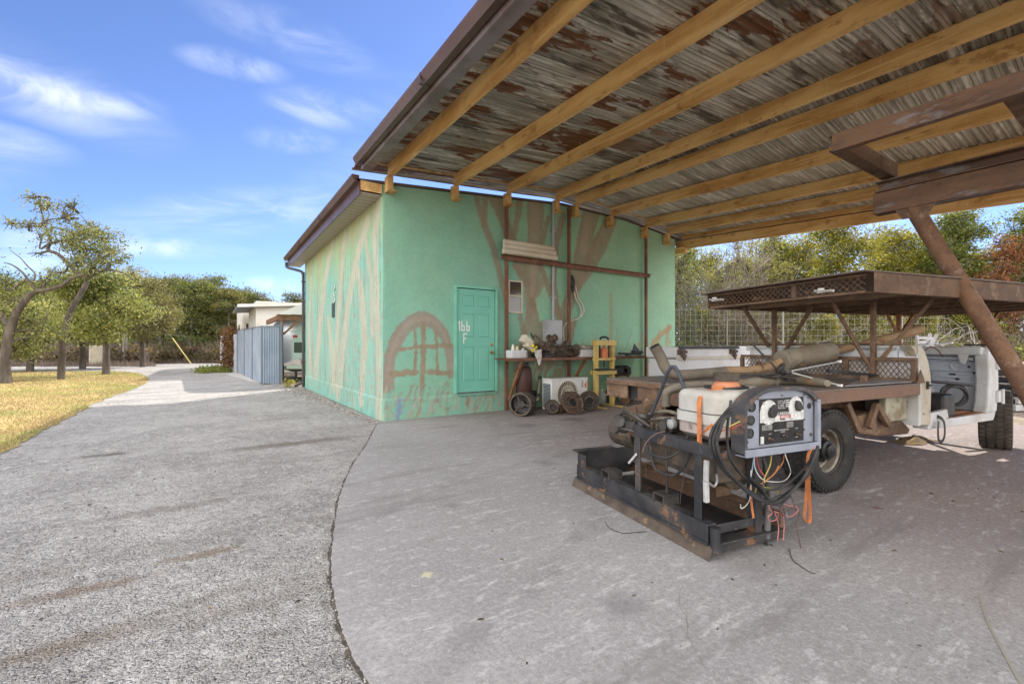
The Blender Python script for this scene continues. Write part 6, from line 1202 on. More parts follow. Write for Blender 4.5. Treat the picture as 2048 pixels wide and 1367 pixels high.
disc('brake_disc', 'small greasy round casting between drum and air conditioner', 1104, 829, .14, .1, -.7, M['greasy'], 5, .05)
part_ = disc('flywheel', 'leaning rusty plate with a round hole before the white air conditioner', 1146, 828, .225, .38, -.2, M['bronze'], 8, .03)
part('ear', M['bronze'], part_, lambda mb: mb.prism([(-.26, .02, .36), (-.12, .06, .44), (-.05, .03, .34), (-.20, -.02, .28)], (0, .03, 0)), bevel=.006)
disc('clutch_drum', 'thick rusty wheel drum leaning at the right of the air conditioner', 1178, 822, .20, .06, -.62, M['greasy'], 8, .07)
cn, p = gthing('rusty_can', 'rust brown can lying between the round castings', 'can', 1124, 826)
part('can', M['rustd'], cn, lambda mb: mb.lathe([(.0, 0), (.085, 0), (.088, .01), (.085, .02), (.085, .22), (0, .22)], (-.1, 0, .09), (1, .2, 0), 18), auto=True)
jg2, p = gthing('grey_jug', 'translucent grey plastic jug beside the yellow press leg', 'jug', 1204, 806)
part('body', pm('grey_poly', (.36, .37, .35, 1), (.28, .28, .26, 1), 5, rough=.5), jg2, lambda mb: mb.lathe([(.08, 0), (.095, .02), (.095, .16), (.085, .22), (.04, .28), (.03, .29), (0, .29)], (0, 0, 0), (0, 0, 1), 22), auto=True); part('cap', M['pwhite'], jg2, lambda mb: mb.lathe([(.032, .291), (.032, .32), (0, .32)], (0, 0, 0), (0, 0, 1), 14), auto=True)
hl = thing('headlight_bucket', 'black plastic headlight housing on a low shelf behind the press', 'housing', tuple(ay(1248, 760, -.3)))
hl.location.z = .62
part('shell', M['black'], hl, lambda mb: mb.prism([(-.26, 0, 0), (.28, 0, 0), (.26, 0, .16), (.16, 0, .22), (-.12, 0, .22), (-.24, 0, .14)], (0, .22, 0)), bevel=.03)
part('lens', M['dkmetal'], hl, lambda mb: mb.lathe([(.075, 0), (.07, .012), (.05, .0), (0, .0)], (.06, -.001, .1), (0, -1, 0), 18), auto=True); part('stand', M['rustd'], hl, lambda mb: (mb.bb((-.2, .02, -.62), (-.16, .06, -.001)), mb.bb((.16, .02, -.62), (.2, .06, -.001)), mb.bb((-.22, .0, -.03), (.22, .2, -.002))))
ip, p = gthing('iron_pipe_stub', 'dark flanged pipe stub on the floor below the flatbed tail', 'pipe', 1256, 808)
part('pipe', M['rustd'], ip, lambda mb: mb.lathe([(.0, .02), (.08, .02), (.085, 0), (.11, 0), (.11, .03), (.085, .035), (.08, .3), (.0, .3)], (-.1, 0, .11), (1, .35, 0), 22), auto=True)
gj = thing('dark_bottle', 'dark bottle standing against the wall behind the yellow press', 'bottle', tuple(ay(1215, 800, -.25)))
gj.location.z = 0; part('bottle', M['black'], gj, lambda mb: mb.lathe([(.07, 0), (.07, .2), (.03, .26), (.03, .3), (0, .3)], (0, 0, 0), (0, 0, 1), 16), auto=True)

# long white lidded chest beyond the truck
ch = thing('storage_chest', 'long white lidded chest with a black rail along its top behind the flatbed', 'chest', (5.55, -1.86, 0))
cl, cwid = 3.3, .74
M['wbox'] = pm('white_box_paint', (.66, .67, .68, 1), (.58, .58, .57, 1), 2, rough=.45, bstr=.03, c3=(.45, .36, .22, 1), sc3=5, lo3=.62, hi3=.75)
part('body', M['wbox'], ch, lambda mb: (mb.bb((.06, .04, .0), (cl, cwid, 1.03)),), bevel=.01)
part('lid', M['wbox'], ch, lambda mb: (mb.bb((0, 0, 1.05), (cl+.03, cwid+.05, 1.295)),), bevel=.04)
part('trim_strip', M['cream'], ch, lambda mb: mb.bb((.04, -.012, 1.02), (cl, .03, 1.06)), bevel=.004)
part('rail', M['black'], ch, lambda mb: (mb.bb((.10, -.05, 1.245), (2.3, -.005, 1.29)), mb.bb((.05, -.09, 1.30), (2.4, .05, 1.312))), bevel=.006)
for x_ in (.05, 1.95): part('clamp', M['bronze'], ch, lambda mb: (mb.bb((x_, -.06, 1.12), (x_+.20, -.001, 1.235)), mb.prism([(x_+.1, -.045, 1.12), (x_+.28, -.045, 1.12), (x_+.2, -.045, .98)], (0, .03, 0)), mb.box((x_+.14, -.05, 1.18), (.2, .08, .06), rz=.1)), bevel=.012)
pass
# ================================================================ TREES
def leafmat(name, trans=.4):
    m, t, b = newmat(name); a = node(t, 'ShaderNodeAttribute', attribute_name='tint'); t.links.new(a.outputs['Color'], b.inputs['Base Color'])
    b.inputs['Roughness'].default_value = .55; b.inputs['Specular IOR Level'].default_value = .35
    br = node(t, 'ShaderNodeMix', {0: 1., 6: a.outputs['Color'], 7: (1.5, 1.45, .7, 1)}, data_type='RGBA', blend_type='MULTIPLY').outputs[2]
    tr = node(t, 'ShaderNodeBsdfTranslucent', {0: br}); ms = node(t, 'ShaderNodeMixShader', {0: trans, 1: b.outputs[0], 2: tr.outputs[0]}); t.links.new(ms.outputs[0], t.nodes['Material Output'].inputs[0]); return m
M['leaf'] = leafmat('leaves'); 
M['bark'] = pm('oak_bark', (.075, .060, .048, 1), (.13, .11, .09, 1), 6, rough=.95, bstr=.8, bsc=14, bdist=.03, stretch=(1, 1, .3))
M['greybark'] = pm('grey_dead_bark', (.20, .175, .15, 1), (.29, .26, .23, 1), 6, rough=.95, bstr=.6, bsc=16, bdist=.02, stretch=(1, 1, .3))
M['palet'] = pm('pale_grey_twigs', (.15, .122, .095, 1), (.25, .21, .165, 1), 3, rough=.95, bstr=0)
M['twig'] = pm('brown_twigs', (.17, .125, .095, 1), (.25, .20, .16, 1), 3, rough=.95, bstr=0)
def leaves(rs, blobs, size, cols, flat=.5, clump=.26):
    """blobs: (cx,cy,cz, rx,ry,rz, subclumps, leaves per subclump)"""
    V, C_ = [], []
    cols = np.array(cols)
    for (cx, cy, cz, rx, ry, rz, ns, nl) in blobs:
        d = rs.randn(ns, 3); d /= np.linalg.norm(d, axis=1)[:, None]; rr = rs.rand(ns, 1)**.42
        sc = np.array([cx, cy, cz])+d*rr*np.array([rx, ry, rz])
        shade = rs.randint(0, len(cols), ns); kk = clump*(.55+rs.rand(ns)*.9)
        c = np.repeat(sc, nl, 0)+rs.randn(ns*nl, 3)*np.repeat(kk, nl)[:, None]*np.array([1, 1, .62]); n = len(c)
        a = rs.randn(n, 3); a /= np.linalg.norm(a, axis=1)[:, None]; b = rs.randn(n, 3); b -= a*(a*b).sum(1)[:, None]; b /= np.linalg.norm(b, axis=1)[:, None]
        s = (size*(.6+.8*rs.rand(n)))[:, None]; q = np.stack([c-a*s, c-b*s*flat, c+a*s, c+b*s*flat], 1); V.append(q.reshape(-1, 3))
        ci = np.where(rs.rand(n) < .75, np.repeat(shade, nl), rs.randint(0, len(cols), n)); col = cols[ci]*(.75+.5*rs.rand(n))[:, None]; C_.append(np.repeat(col, 4, 0))
    V = np.concatenate(V); C_ = np.concatenate(C_); C_ = np.concatenate([C_, np.ones((len(C_), 1))], 1)
    return V, np.arange(len(V)).reshape(-1, 4), C_
def branchy(mb, rs, p, d, L, r, depth, n=5, wig=.25, up=.1, kids=(2, 3), shrink=.68):
    pts = [p]; q = p; dd = d
    for i in range(3):
        dd = (dd+Vector(rs.randn(3))*wig+Vector((0, 0, up))).normalized(); q = q+dd*L/3; pts.append(q)
    mb.tube(pts, [r, r*.85, r*.72, r*.6], n, caps=False)
    if depth <= 0: return
    for k in range(rs.randint(kids[0], kids[1]+1)):
        i = rs.randint(1, 4); nd = (dd+Vector(rs.randn(3))*.75).normalized(); branchy(mb, rs, pts[i], nd, L*shrink*(.7+.5*rs.rand()), r*.58, depth-1, max(3, n-1), wig, up, kids, shrink)
def make_tree(name, label, cat, loc, paths, blobs, size, cols, seed, bark='bark', group=None, twigs=True, flat=.5, clump=.26):
    """paths: trunk and main limbs [(points, r0, r1)] relative to loc; blobs relative to loc"""
    rs = np.random.RandomState(seed); o = thing(name, label, cat, loc, 0, group); mb = MB(); tips = []
    for pts, r0, r1 in paths:
        P = spline(pts, 5); mb.tube(P, list(np.linspace(r0, r1, len(P))), 9, caps=False); tips += [Vector(p) for p in P[len(P)//3:]]
    if twigs:
        for b in blobs:
            c = Vector(b[:3]); t0 = min(tips, key=lambda p: (p-c).length+max(0, p.z-c.z)*1.5); m_ = t0.lerp(c, .55)+Vector(rs.randn(3))*.15+Vector((0, 0, -.1))
            mb.tube(spline([t0, m_, c], 4), list(np.linspace(.05, .02, 9)), 5, caps=False)
            for k in range(7):
                e = c+Vector(rs.randn(3))*.55*Vector((b[3], b[4], b[5])).length/1.73; mb.tube([c.lerp(m_, rs.rand()*.6), (c+e)/2+Vector(rs.randn(3))*.12, e], [.02, .014, .006], 4, caps=False)
    tr = mb.build('trunk', M[bark], o, smooth=True)
    V, F, C_ = leaves(rs, blobs, size, cols, flat, clump); npmesh('crown', V, F, M['leaf'], o, cols=C_)
    return o
OAK = [(.15, .165, .06), (.21, .215, .09), (.10, .115, .04), (.27, .265, .13), (.125, .15, .05)]
OAKL = [(.20, .225, .07), (.28, .285, .10), (.13, .155, .05), (.35, .335, .15), (.09, .11, .035)]
CED = [(.085, .115, .028), (.14, .155, .04), (.05, .075, .02), (.20, .205, .055), (.13, .115, .06)]
CEDY = [(.20, .19, .028), (.26, .23, .035), (.13, .14, .024), (.30, .26, .05), (.085, .105, .02)]
def rel(loc, px, py, D): p = ad(px, py, D); return tuple(p-np.array(loc))
# the two leaning oaks by the lawn: trunk and limb lines read from the photo at their own distance
D1 = 17.3
B = gp(122, 758); B = (B[0], B[1], -.03); D2 = float((np.array(B)-CAM)@Wv)
P_ = lambda x, y, d=0: rel(B, x, y, D2+d)
pathsB = [([(0, 0, 0), P_(124, 715), P_(128, 680), P_(133, 645), P_(146, 612), P_(168, 575), P_(177, 556)], .125, .075), ([P_(177, 556), P_(160, 549), P_(143, 535), P_(128, 518), P_(112, 506), P_(98, 501), P_(97, 492), P_(103, 484)], .075, .055),
          ([P_(103, 484), P_(96, 470), P_(90, 450), P_(84, 428), P_(79, 405), P_(76, 390)], .045, .015), ([P_(90, 452), P_(70, 452), P_(48, 448), P_(20, 446), P_(4, 448)], .035, .012), ([P_(88, 442), P_(105, 438), P_(122, 436), P_(127, 420), P_(132, 410)], .03, .012),
          ([P_(103, 486), P_(125, 482), P_(150, 488), P_(165, 478), P_(185, 468)], .05, .02), ([P_(177, 556), P_(195, 545), P_(215, 540), P_(235, 542), P_(262, 552)], .06, .02), ([P_(177, 556), P_(185, 535), P_(205, 515), P_(225, 505)], .05, .02)]
def pb_(x, y, r, ns, nl, d=0, rz=None): p = P_(x, y, d); return (*p, r*.92, r, (rz or r*.55), max(3, int(ns*.75)), int(nl*1.15))
blB = [pb_(62, 392, .30, 5, 26), pb_(78, 412, .45, 9, 34), pb_(100, 408, .4, 7, 26), pb_(140, 408, .35, 6, 26), pb_(135, 425, .4, 6, 24), pb_(60, 446, .45, 8, 26), pb_(25, 446, .45, 7, 24, 0, .12), pb_(95, 445, .5, 9, 26), pb_(130, 440, .3, 4, 24),
       pb_(130, 475, .65, 22, 40), pb_(165, 468, .7, 26, 42), pb_(190, 460, .6, 18, 40), pb_(215, 478, .55, 14, 36), pb_(155, 495, .6, 20, 40), pb_(195, 500, .75, 26, 42), pb_(230, 500, .6, 16, 36), pb_(175, 520, .6, 18, 38), pb_(215, 525, .6, 18, 36), pb_(150, 520, .35, 8, 30), pb_(120, 545, .4, 9, 30), pb_(180, 545, .5, 14, 34), pb_(85, 470, .35, 5, 22), pb_(75, 505, .25, 3, 20), pb_(262, 550, .4, 6, 30)]
make_tree('oak_tree', 'tall crooked live oak whose bent limb rises highest above the lawn', 'tree', B, pathsB, blB, .045, OAK, 101, clump=.17)
A_ = gp(12, 766); A_ = (A_[0], A_[1], -.03); D3 = float((np.array(A_)-CAM)@Wv); P_ = lambda x, y, d=0: rel(A_, x, y, D3+d)
pathsA = [([(0, 0, 0), P_(10, 730), P_(14, 690), P_(22, 655), P_(36, 620), P_(58, 592), P_(75, 582)], .16, .09), ([P_(75, 582), P_(100, 578), P_(125, 570), P_(142, 558), P_(170, 548)], .08, .035), ([P_(75, 582), P_(60, 565), P_(45, 545), P_(25, 530), P_(8, 525)], .05, .015), ([P_(64, 570), P_(70, 548), P_(55, 532), P_(40, 515), P_(20, 500)], .03, .01), ([P_(80, 575), P_(95, 555), P_(110, 535)], .035, .012), ([P_(22, 655), P_(-10, 620), P_(-50, 600)], .1, .04)]
blA = [pb_(-60, 590, 1.2, 46, 42), pb_(-20, 560, .7, 16, 36), pb_(-90, 640, 1.1, 34, 40), pb_(10, 560, .5, 10, 28), pb_(90, 560, .35, 6, 24), pb_(20, 600, .45, 10, 30), pb_(60, 640, .8, 24, 38, .6), pb_(95, 660, .8, 26, 38, .6), pb_(-20, 690, .8, 22, 36, .4), pb_(55, 690, .7, 22, 38, .8), pb_(30, 705, .6, 18, 34, .8)]
make_tree('oak_tree', 'leaning live oak with a thick trunk at the left edge of the lawn', 'tree', A_, pathsA, blA, .047, OAK, 102, clump=.2)
def oak(px, py, top, spread, label, seed, cols=OAKL, low=675, ns=1., lean=0, r=.16, clump=.27):
    b = gp(px, py); b = (b[0], b[1], -.03); D = float((np.array(b)-CAM)@Wv); k = D/905; rs = np.random.RandomState(seed)
    H = (692-top)*k+1.3; lo = (692-low)*k+1.3; W2 = spread*k; paths = [([(0, 0, 0), (lean*.3, .05, H*.22), (lean*.7, 0, H*.45), (lean, .1, H*.62)], r, r*.4)]; bl = []
    for i in range(17):
        t_ = rs.rand(); z = lo+(H-lo)*(.08+.86*t_); w_ = W2*math.sqrt(max(.08, 1-((t_-.42)/.62)**2)); a = rs.rand()*6.28; q = w_*rs.rand()**.5*.85
        bl.append((lean+q*math.cos(a), q*math.sin(a), z, W2*.36, W2*.36, (H-lo)*.15, int(24*ns), 52))
    return make_tree('oak_tree', label, 'tree', b, paths, bl, .058, cols, seed, clump=clump)
oak(212, 748, 535, 88, 'round pale olive oak with one short trunk nearest the drive', 103)
oak(165, 737, 560, 80, 'dark trunked oak standing behind the crooked oak on the lawn', 104, OAK, 690)
oak(60, 742, 560, 95, 'bushy olive oak behind the leaning oak at the lawn edge', 105, OAKL, 700)
oak(-70, 742, 520, 110, 'wide oak half cut off at the far left behind the lawn', 106, OAK, 700)
oak(285, 733, 545, 60, 'thin grey green oak at the bend where drive meets the road', 107, [(.17, .16, .075), (.22, .20, .10), (.13, .12, .05)], 690, .7)
# cedars of the tree line: five different trees, then copies with their own size and turn
def cedar_mesh(seed, H, Wd, cols, dens=1., top=.35):
    rs = np.random.RandomState(seed); bl = []; n = 34
    for i in range(n):
        t_ = (i+.5)/n; z = H*(.07+.91*t_); w_ = Wd*(1-t_**1.6*.72)*(.75+.5*rs.rand()); a = rs.rand()*6.28; q = w_*(.25+.6*rs.rand())
        bl.append((q*math.cos(a), q*math.sin(a), z, Wd*.36, Wd*.36, H*.055, int(11*dens), 44))
    return bl
def cedar(label, loc, seed, H, Wd, cols, group, dens=1., size=.085, dead=True, clump=.27):
    bl = cedar_mesh(seed, H, Wd, cols, dens); rs = np.random.RandomState(seed+1)
    paths = [([(0, 0, 0), (.1, .05, H*.3), (-.05, .1, H*.6), (.05, 0, H*.93)], .14, .03)]
    return make_tree('cedar_tree', label, 'tree', loc, paths, bl, size, cols, seed, 'greybark', group, flat=.42, clump=clump)
def copy_tree(src, loc, rz, sc, label=None, group=None):
    r = src.copy(); COL.objects.link(r); r.location = loc; r.rotation_euler = (0, 0, rz); r.scale = sc
    if label: r['label'] = label
    if group: r['group'] = group
    for ch in src.children:
        c = ch.copy(); COL.objects.link(c); c.parent = r
    return r
G1 = 'dark cedars beyond the drive'; G2 = 'yellow green cedars behind the wire fence'
LC = 'dark green cedar in the tree line beyond the end of the drive'
fl = lambda px, D: (lambda p: (p[0], p[1], -.03))(ad(px, 692, D))
ced = [cedar(LC, fl(420, 41), 201, 7.6, 2.3, CED, G1), cedar(LC, fl(350, 39), 202, 7.2, 2.5, CED, G1), cedar(LC, fl(490, 42), 203, 6.6, 2.2, [(.11, .13, .03), (.17, .17, .05), (.07, .09, .022), (.22, .21, .06), (.16, .13, .07)], G1)]
for i, (px, D, s_) in enumerate(((-60, 40, 1.), (-10, 39, .95), (30, 41, 1.1), (80, 39, .95), (125, 40, 1.0), (170, 41, 1.05), (215, 39, .95), (260, 40, 1.0), (300, 42, 1.1), (322, 38, .9), (385, 38, 1.0), (455, 39, .93), (520, 41, .8), (548, 44, .80), (400, 45, 1.15), (590, 46, .85), (640, 50, .9))):
    copy_tree(ced[i % 3], fl(px, D), rnd.uniform(0, 6.28), (s_*1.1, s_*1.1, s_*rnd.uniform(.93, 1.06)))
# bare tree with pinkish grey twigs over the white building
rsb = np.random.RandomState(77)
def bare_tree(label, loc, seed, H, r, bark, d0=(0, 0, 1), depth=5, wig=.22, cols=None, nleaf=0, group=None, kids=(2, 3), shrink=.72):
    rs = np.random.RandomState(seed); o = thing('bare_tree', label, 'tree', loc, 0, group); mb = MB(); branchy(mb, rs, Vector((0, 0, 0)), Vector(d0).normalized(), H*.42, r, depth, 7, wig, .12, kids, shrink); mb.build('trunk', M[bark], o, smooth=True)
    if nleaf:
        V0 = np.array(mb.v); idx = rs.randint(len(V0)//6, len(V0), nleaf); bl = [(*V0[i], .15, .15, .12, 1, 9) for i in idx]; V, F, C_ = leaves(rs, bl, .05, cols, .6, .16); npmesh('crown', V, F, M['leaf'], o, cols=C_)
    return o
RUST = [(.22, .085, .035), (.16, .06, .03), (.27, .12, .05), (.12, .06, .03)]
bare_tree('bare tree with pinkish brown twigs above the white building roof', fl(568, 33), 311, 6.6, .14, 'twig', depth=5, cols=[(.22, .13, .10), (.16, .10, .08)], nleaf=160)
# undergrowth of the far wood: brown thicket and dark low leaves
def thicket(name, label, spots, h, n_tw, n_lf, cols, seed, size=.09, tw=(.008, .018), m='twig'):
    rs = np.random.RandomState(seed); V = []; F = []; 
    for i in range(n_tw):
        px, D = spots(rs); p = np.array(fl(px, D)); L = h*(.35+.65*rs.rand()); d = rs.randn(3)*.38; d[2] = 1; d /= np.linalg.norm(d); b_ = rs.randn(3)*.25
        r = (tw[0]+(tw[1]-tw[0])*rs.rand()); P0, P1, P2 = p, p+d*L*.5+b_*L*.2, p+d*L+b_*L*.45
        s = np.cross(d, Wv); s /= np.linalg.norm(s)+1e-6; u_ = np.cross(s, d)
        n = len(V)
        for q, rr in ((P0, r), (P1, r*.7), (P2, r*.25)):
            for a in (0, 2.09, 4.19): V.append(q+(s*math.cos(a)+u_*math.sin(a))*rr)
        for k in (0, 1):
            for a in range(3): F.append((n+3*k+a, n+3*k+(a+1) % 3, n+3*k+3+(a+1) % 3, n+3*k+3+a))
    o = npmesh(name, V, F, M[m]); o['kind'] = 'stuff'; o['label'] = label
    bl = []
    for i in range(n_lf):
        px, D = spots(rs); p = fl(px, D); bl.append((p[0], p[1], h*.45*rs.rand()**.8+.1, .5, .5, .3, 3, 22))
    if n_lf:
        V, F, C_ = leaves(rs, bl, size, cols, .5, .3); o2 = npmesh('undergrowth', V, F, M['leaf'], cols=C_); o2['kind'] = 'stuff'; o2['label'] = label
BRUSH = [(.12, .085, .05), (.17, .125, .075), (.075, .055, .032), (.085, .085, .03), (.21, .16, .10)]
thicket('brush', 'brown brush along the foot of the far tree line', lambda rs: (lambda px: (px, rs.uniform(31.5 if px < 300 else 35.0, 39)))(rs.uniform(-80, 640)), 2.0, 5200, 760, BRUSH, 401, .10, (.012, .03))
thicket('dry_grass', 'pale dry grass at the far road edge', lambda rs: (lambda px: (px, rs.uniform(29.2, 31.5) if px < 310 else rs.uniform(34.5, 36)))(rs.uniform(-80, 450)), .45, 4500, 0, BRUSH, 402, m='twig')

# ---------------------------------------------------------------- behind the fence on the right
fr_ = lambda px, D: fl(px, D)
GY = 'yellow green cedar behind the wire fence'
cy = [cedar('big yellow green cedar behind the wire fence above the overhead frame', fr_(1690, 19.5), 501, 7.2, 2.3, CEDY, None, 1.5, .06, clump=.24), cedar('tall blue green cedar right of the steel pipe beyond the fence', fr_(1905, 20), 502, 7.3, 1.7, [(.10, .13, .03), (.15, .17, .04), (.07, .09, .02), (.2, .2, .05)], None, 1.5, .06, clump=.22),
      cedar('narrow bright green young cedar beside the grey thicket', fr_(1580, 17), 503, 3.6, .85, CEDY, None, .8, .05, clump=.18)]
for i, (k, px, D, s_, lab) in enumerate(((0, 1800, 21.5, .98, 'yellow green cedar half hidden by the brown pipe'), (0, 1620, 23, .95, 'yellowish cedar in the second row behind the fence'), (1, 1560, 24, .92, 'dark cedar standing between the thicket and the big cedar'), (2, 1955, 16.5, .95, 'bright low cedar at the right below the rust leaved oak'), (2, 1720, 15.5, .8, 'low bright green cedar seen between the rack braces'), (1, 1375, 23, .90, 'dark cedar beside the corner of the green wall'), (1, 2010, 24, .85, 'dark green cedar at the right edge behind the rust leaved oak'), (0, 1760, 26, 1.02, 'olive cedar far back behind the big yellow green cedar'), (2, 1650, 15.2, .62, 'small pale green cedar below the overhead frame'), (1, 2090, 19, 1.0, 'dark cedar partly outside the right edge'), (0, 1480, 27, .85, 'far olive cedar behind the bare grey thicket'), (1, 1840, 27, .97, 'far dark cedar between the two big cedars'), (0, 1545, 25, .95, 'broad olive cedar in the back row left of the big cedar'), (0, 1860, 22.5, .98, 'broad yellow green cedar behind the grey snag'), (0, 1425, 26, .9, 'broad far cedar behind the bare brown tree'), (0, 1960, 25, .95, 'broad far cedar behind the dark twisted oak'), (2, 1400, 16, .75, 'low bright green shrub cedar near the green wall corner'), (2, 1840, 15.8, .8, 'low bright cedar behind the front braces of the overhead frame'))):
    copy_tree(cy[k], fr_(px, D), rnd.uniform(0, 6.28), (s_, s_, s_*rnd.uniform(.95, 1.05)), lab)
def obr(px, D, top, spread, label, seed, cols, low, ns=.8):
    b = fr_(px, D); k = D/905; rs = np.random.RandomState(seed); H = (692-top)*k+1.3; lo = (692-low)*k+1.3; W2 = spread*k
    paths = [([(0, 0, 0), (.1, 0, H*.3), (-.15, .1, H*.6), (.1, 0, H*.95)], .11, .03), ([(.0, 0, H*.35), (W2*.4, 0, H*.55), (W2*.7, .1, H*.8)], .06, .02), ([(0, 0, H*.45), (-W2*.4, .1, H*.6), (-W2*.6, 0, H*.85)], .05, .02)]; bl = []
    for i in range(20):
        t_ = rs.rand(); a = rs.rand()*6.28; q = W2*rs.rand()**.5*(.5+.5*math.sin(math.pi*min(t_+.15, 1))); bl.append((q*math.cos(a), q*math.sin(a), lo+(H-lo)*t_, W2*.25, W2*.25, (H-lo)*.09, int(12*ns), 26))
    return make_tree('oak_tree', label, 'tree', b, paths, bl, .05, cols, seed, 'bark', clump=.2)
PALE = [(.24, .23, .08), (.30, .28, .11), (.16, .16, .05), (.2, .2, .06)]
obr(1475, 20, 480, 62, 'pale leafed oak with dark limbs behind the bare thicket', 601, PALE, 640)
obr(1530, 21, 455, 55, 'slender oak with sparse pale leaves left of the big cedar', 602, PALE, 640, .7)
obr(1360, 19, 500, 40, 'thin dark leafed oak right at the green wall corner', 603, OAK, 660, .7)
obr(2010, 19, 480, 62, 'oak with rust red leaves at the right edge of the wood', 604, RUST, 640, .9)
obr(1985, 17.5, 545, 30, 'low red brown oak sapling in front of the tall cedar', 605, RUST, 660, .6)
bare_tree('leafless dark twisted oak rising at the top right behind the fence', fr_(1985, 19), 701, 7.6, .17, 'bark', (.12, 0, 1), 6, .3)
bare_tree('leafless tree with fine twigs at the far right edge', fr_(2045, 21), 702, 7.6, .15, 'bark', (-.1, 0, 1), 6, .28)
bare_tree('grey dead snag standing right of the brown pipe', fr_(1875, 17.5), 703, 7.0, .12, 'greybark', (.03, 0, 1), 2, .08, kids=(1, 2), shrink=.35)
bare_tree('bare brown tree among the grey thicket by the green wall', fr_(1445, 17), 704, 5.9, .11, 'palet', (0, 0, 1), 6, .2, kids=(2, 3))
bare_tree('third bare tree with dense grey twigs in the middle of the thicket', fr_(1470, 16), 706, 5.6, .10, 'palet', (.02, 0, 1), 6, .16)
bare_tree('second bare tree of fine grey twigs left of the thicket', fr_(1405, 18), 705, 5.4, .10, 'palet', (.05, 0, 1), 6, .18)
thicket('bare_thicket', 'dense bare grey brown thicket behind the wire fence', lambda rs: (1435+rs.randn()*42, rs.uniform(14.8, 18.5)), 5.0, 800, 90, BRUSH, 801, .05, (.007, .017), m='palet')
thicket('bare_thicket', 'low tangle of bare brush and pale vines behind the wire fence', lambda rs: (rs.uniform(1340, 2120), rs.uniform(14.2, 20)), 2.3, 4200, 1700, [(.17, .18, .045), (.24, .24, .07), (.10, .12, .03), (.26, .24, .07), (.10, .08, .05)], 802, .055, (.006, .015), m='palet')
thicket('leaf_litter', 'dry leaf litter on the ground behind the truck', lambda rs: (rs.uniform(1700, 2150), rs.uniform(9.5, 14)), .12, 1500, 0, BRUSH, 803)
# welded wire fence
wf = thing('wire_fence', 'tall welded wire mesh fence on thin steel posts before the thicket', 'fence', fr_(1600, 12.8)); M['wire'] = pm('galvanised_wire', (.42, .40, .36, 1), rough=.5, metal=.4, bstr=0)
fa, fb = np.array(fr_(1348, 13.4)), np.array(fr_(1900, 12.2)); fdir = (fb-fa); fL = np.linalg.norm(fdir); fdir /= fL; FH = 2.45
mb = MB()
for i in range(int(fL/.155)+1): p = fa+fdir*i*.155; mb.beam((p[0], p[1], .02), (p[0]+.01*math.sin(i), p[1], FH), .0045, .0045)
for k in range(int(FH/.155)+1): mb.beam((*fa[:2], .05+k*.155), (*fb[:2], .05+k*.155), .0045, .0045)
part('mesh', M['wire'], wf, lambda m_: m_.add(mb.v, mb.f), world=True)
for i in range(int(fL/1.5)+1):
    p = fa+fdir*i*1.5; part('post', M['greybark'] if i % 2 else M['wire'], wf, lambda m_: m_.bb((p[0]-.018, p[1]+.01, -.02), (p[0]+.018, p[1]+.04, FH+.05)), world=True)
# white wooden chairs thrown together
M['pale'] = pm('bleached_wood', (.42, .41, .42, 1), (.33, .32, .33, 1), 6, rough=.85)
def chair(loc, rz, tilt, lab):
    o = thing('garden_chair', lab, 'chair', loc, rz, None); Rm = Matrix.Rotation(tilt, 4, 'X')
    def pb2(c, d): return lambda mb: mb.box(Rm @ Vector(c), d, M=Rm)
    for sx in (-.24, .24): part('leg', M['pale'], o, pb2((sx, -.2, .22), (.05, .05, .44))); part('leg', M['pale'], o, pb2((sx, .2, .48), (.05, .05, .96)))
    part('seat', M['pale'], o, lambda mb: [mb.box(Rm @ Vector((0, -.2+.09*k, .46)), (.52, .075, .025), M=Rm) for k in range(5)])
    part('backrest', M['pale'], o, lambda mb: [mb.box(Rm @ Vector((0, .22, .62+.11*k)), (.44, .02, .07), M=Rm) for k in range(3)]); part('arm', M['pale'], o, pb2((-.27, 0, .66), (.06, .5, .03))); part('arm', M['pale'], o, pb2((.27, 0, .66), (.06, .5, .03)))
chair(tuple(fr_(1852, 11.2)[:2])+(.62,), .5, .35, 'bleached wooden chair leaning left on the junk heap'); chair(tuple(fr_(1873, 11.4)[:2])+(.7,), -.3, -.1, 'upright bleached chair on the junk heap beyond the cab'); chair(tuple(fr_(1890, 11.1)[:2])+(.58,), -.9, -.5, 'bleached chair tipped to the right on the junk heap')
jt = thing('plank_table', 'low rough plank table under the heap of chairs', 'table', (*fr_(1872, 11.3)[:2], 0), .1); part('top', M['greybark'], jt, lambda mb: mb.bb((-.9, -.5, .54), (.9, .5, .60)))
for sx in (-.8, .8):
    for sy in (-.4, .4): part('leg', M['greybark'], jt, lambda mb: mb.bb((sx-.04, sy-.04, 0), (sx+.04, sy+.04, .54)))
rs_ = np.random.RandomState(9); o = thing('twig_pile', 'heap of grey cut twigs to the right of the chairs', 'twig pile', (*fr_(1925, 11.6)[:2], 0))
part('twigs', M['greybark'], o, lambda mb: [mb.tube([Vector(a), Vector(a)+Vector(d)*.5+Vector((0, 0, .1)), Vector(a)+Vector(d)], [.012, .009, .004], 4) for a, d in [((rs_.randn()*.4, rs_.randn()*.3, abs(rs_.randn())*.5+.4), (rs_.randn()*.7, rs_.randn()*.4, rs_.rand()*.5)) for _ in range(170)]] and None)
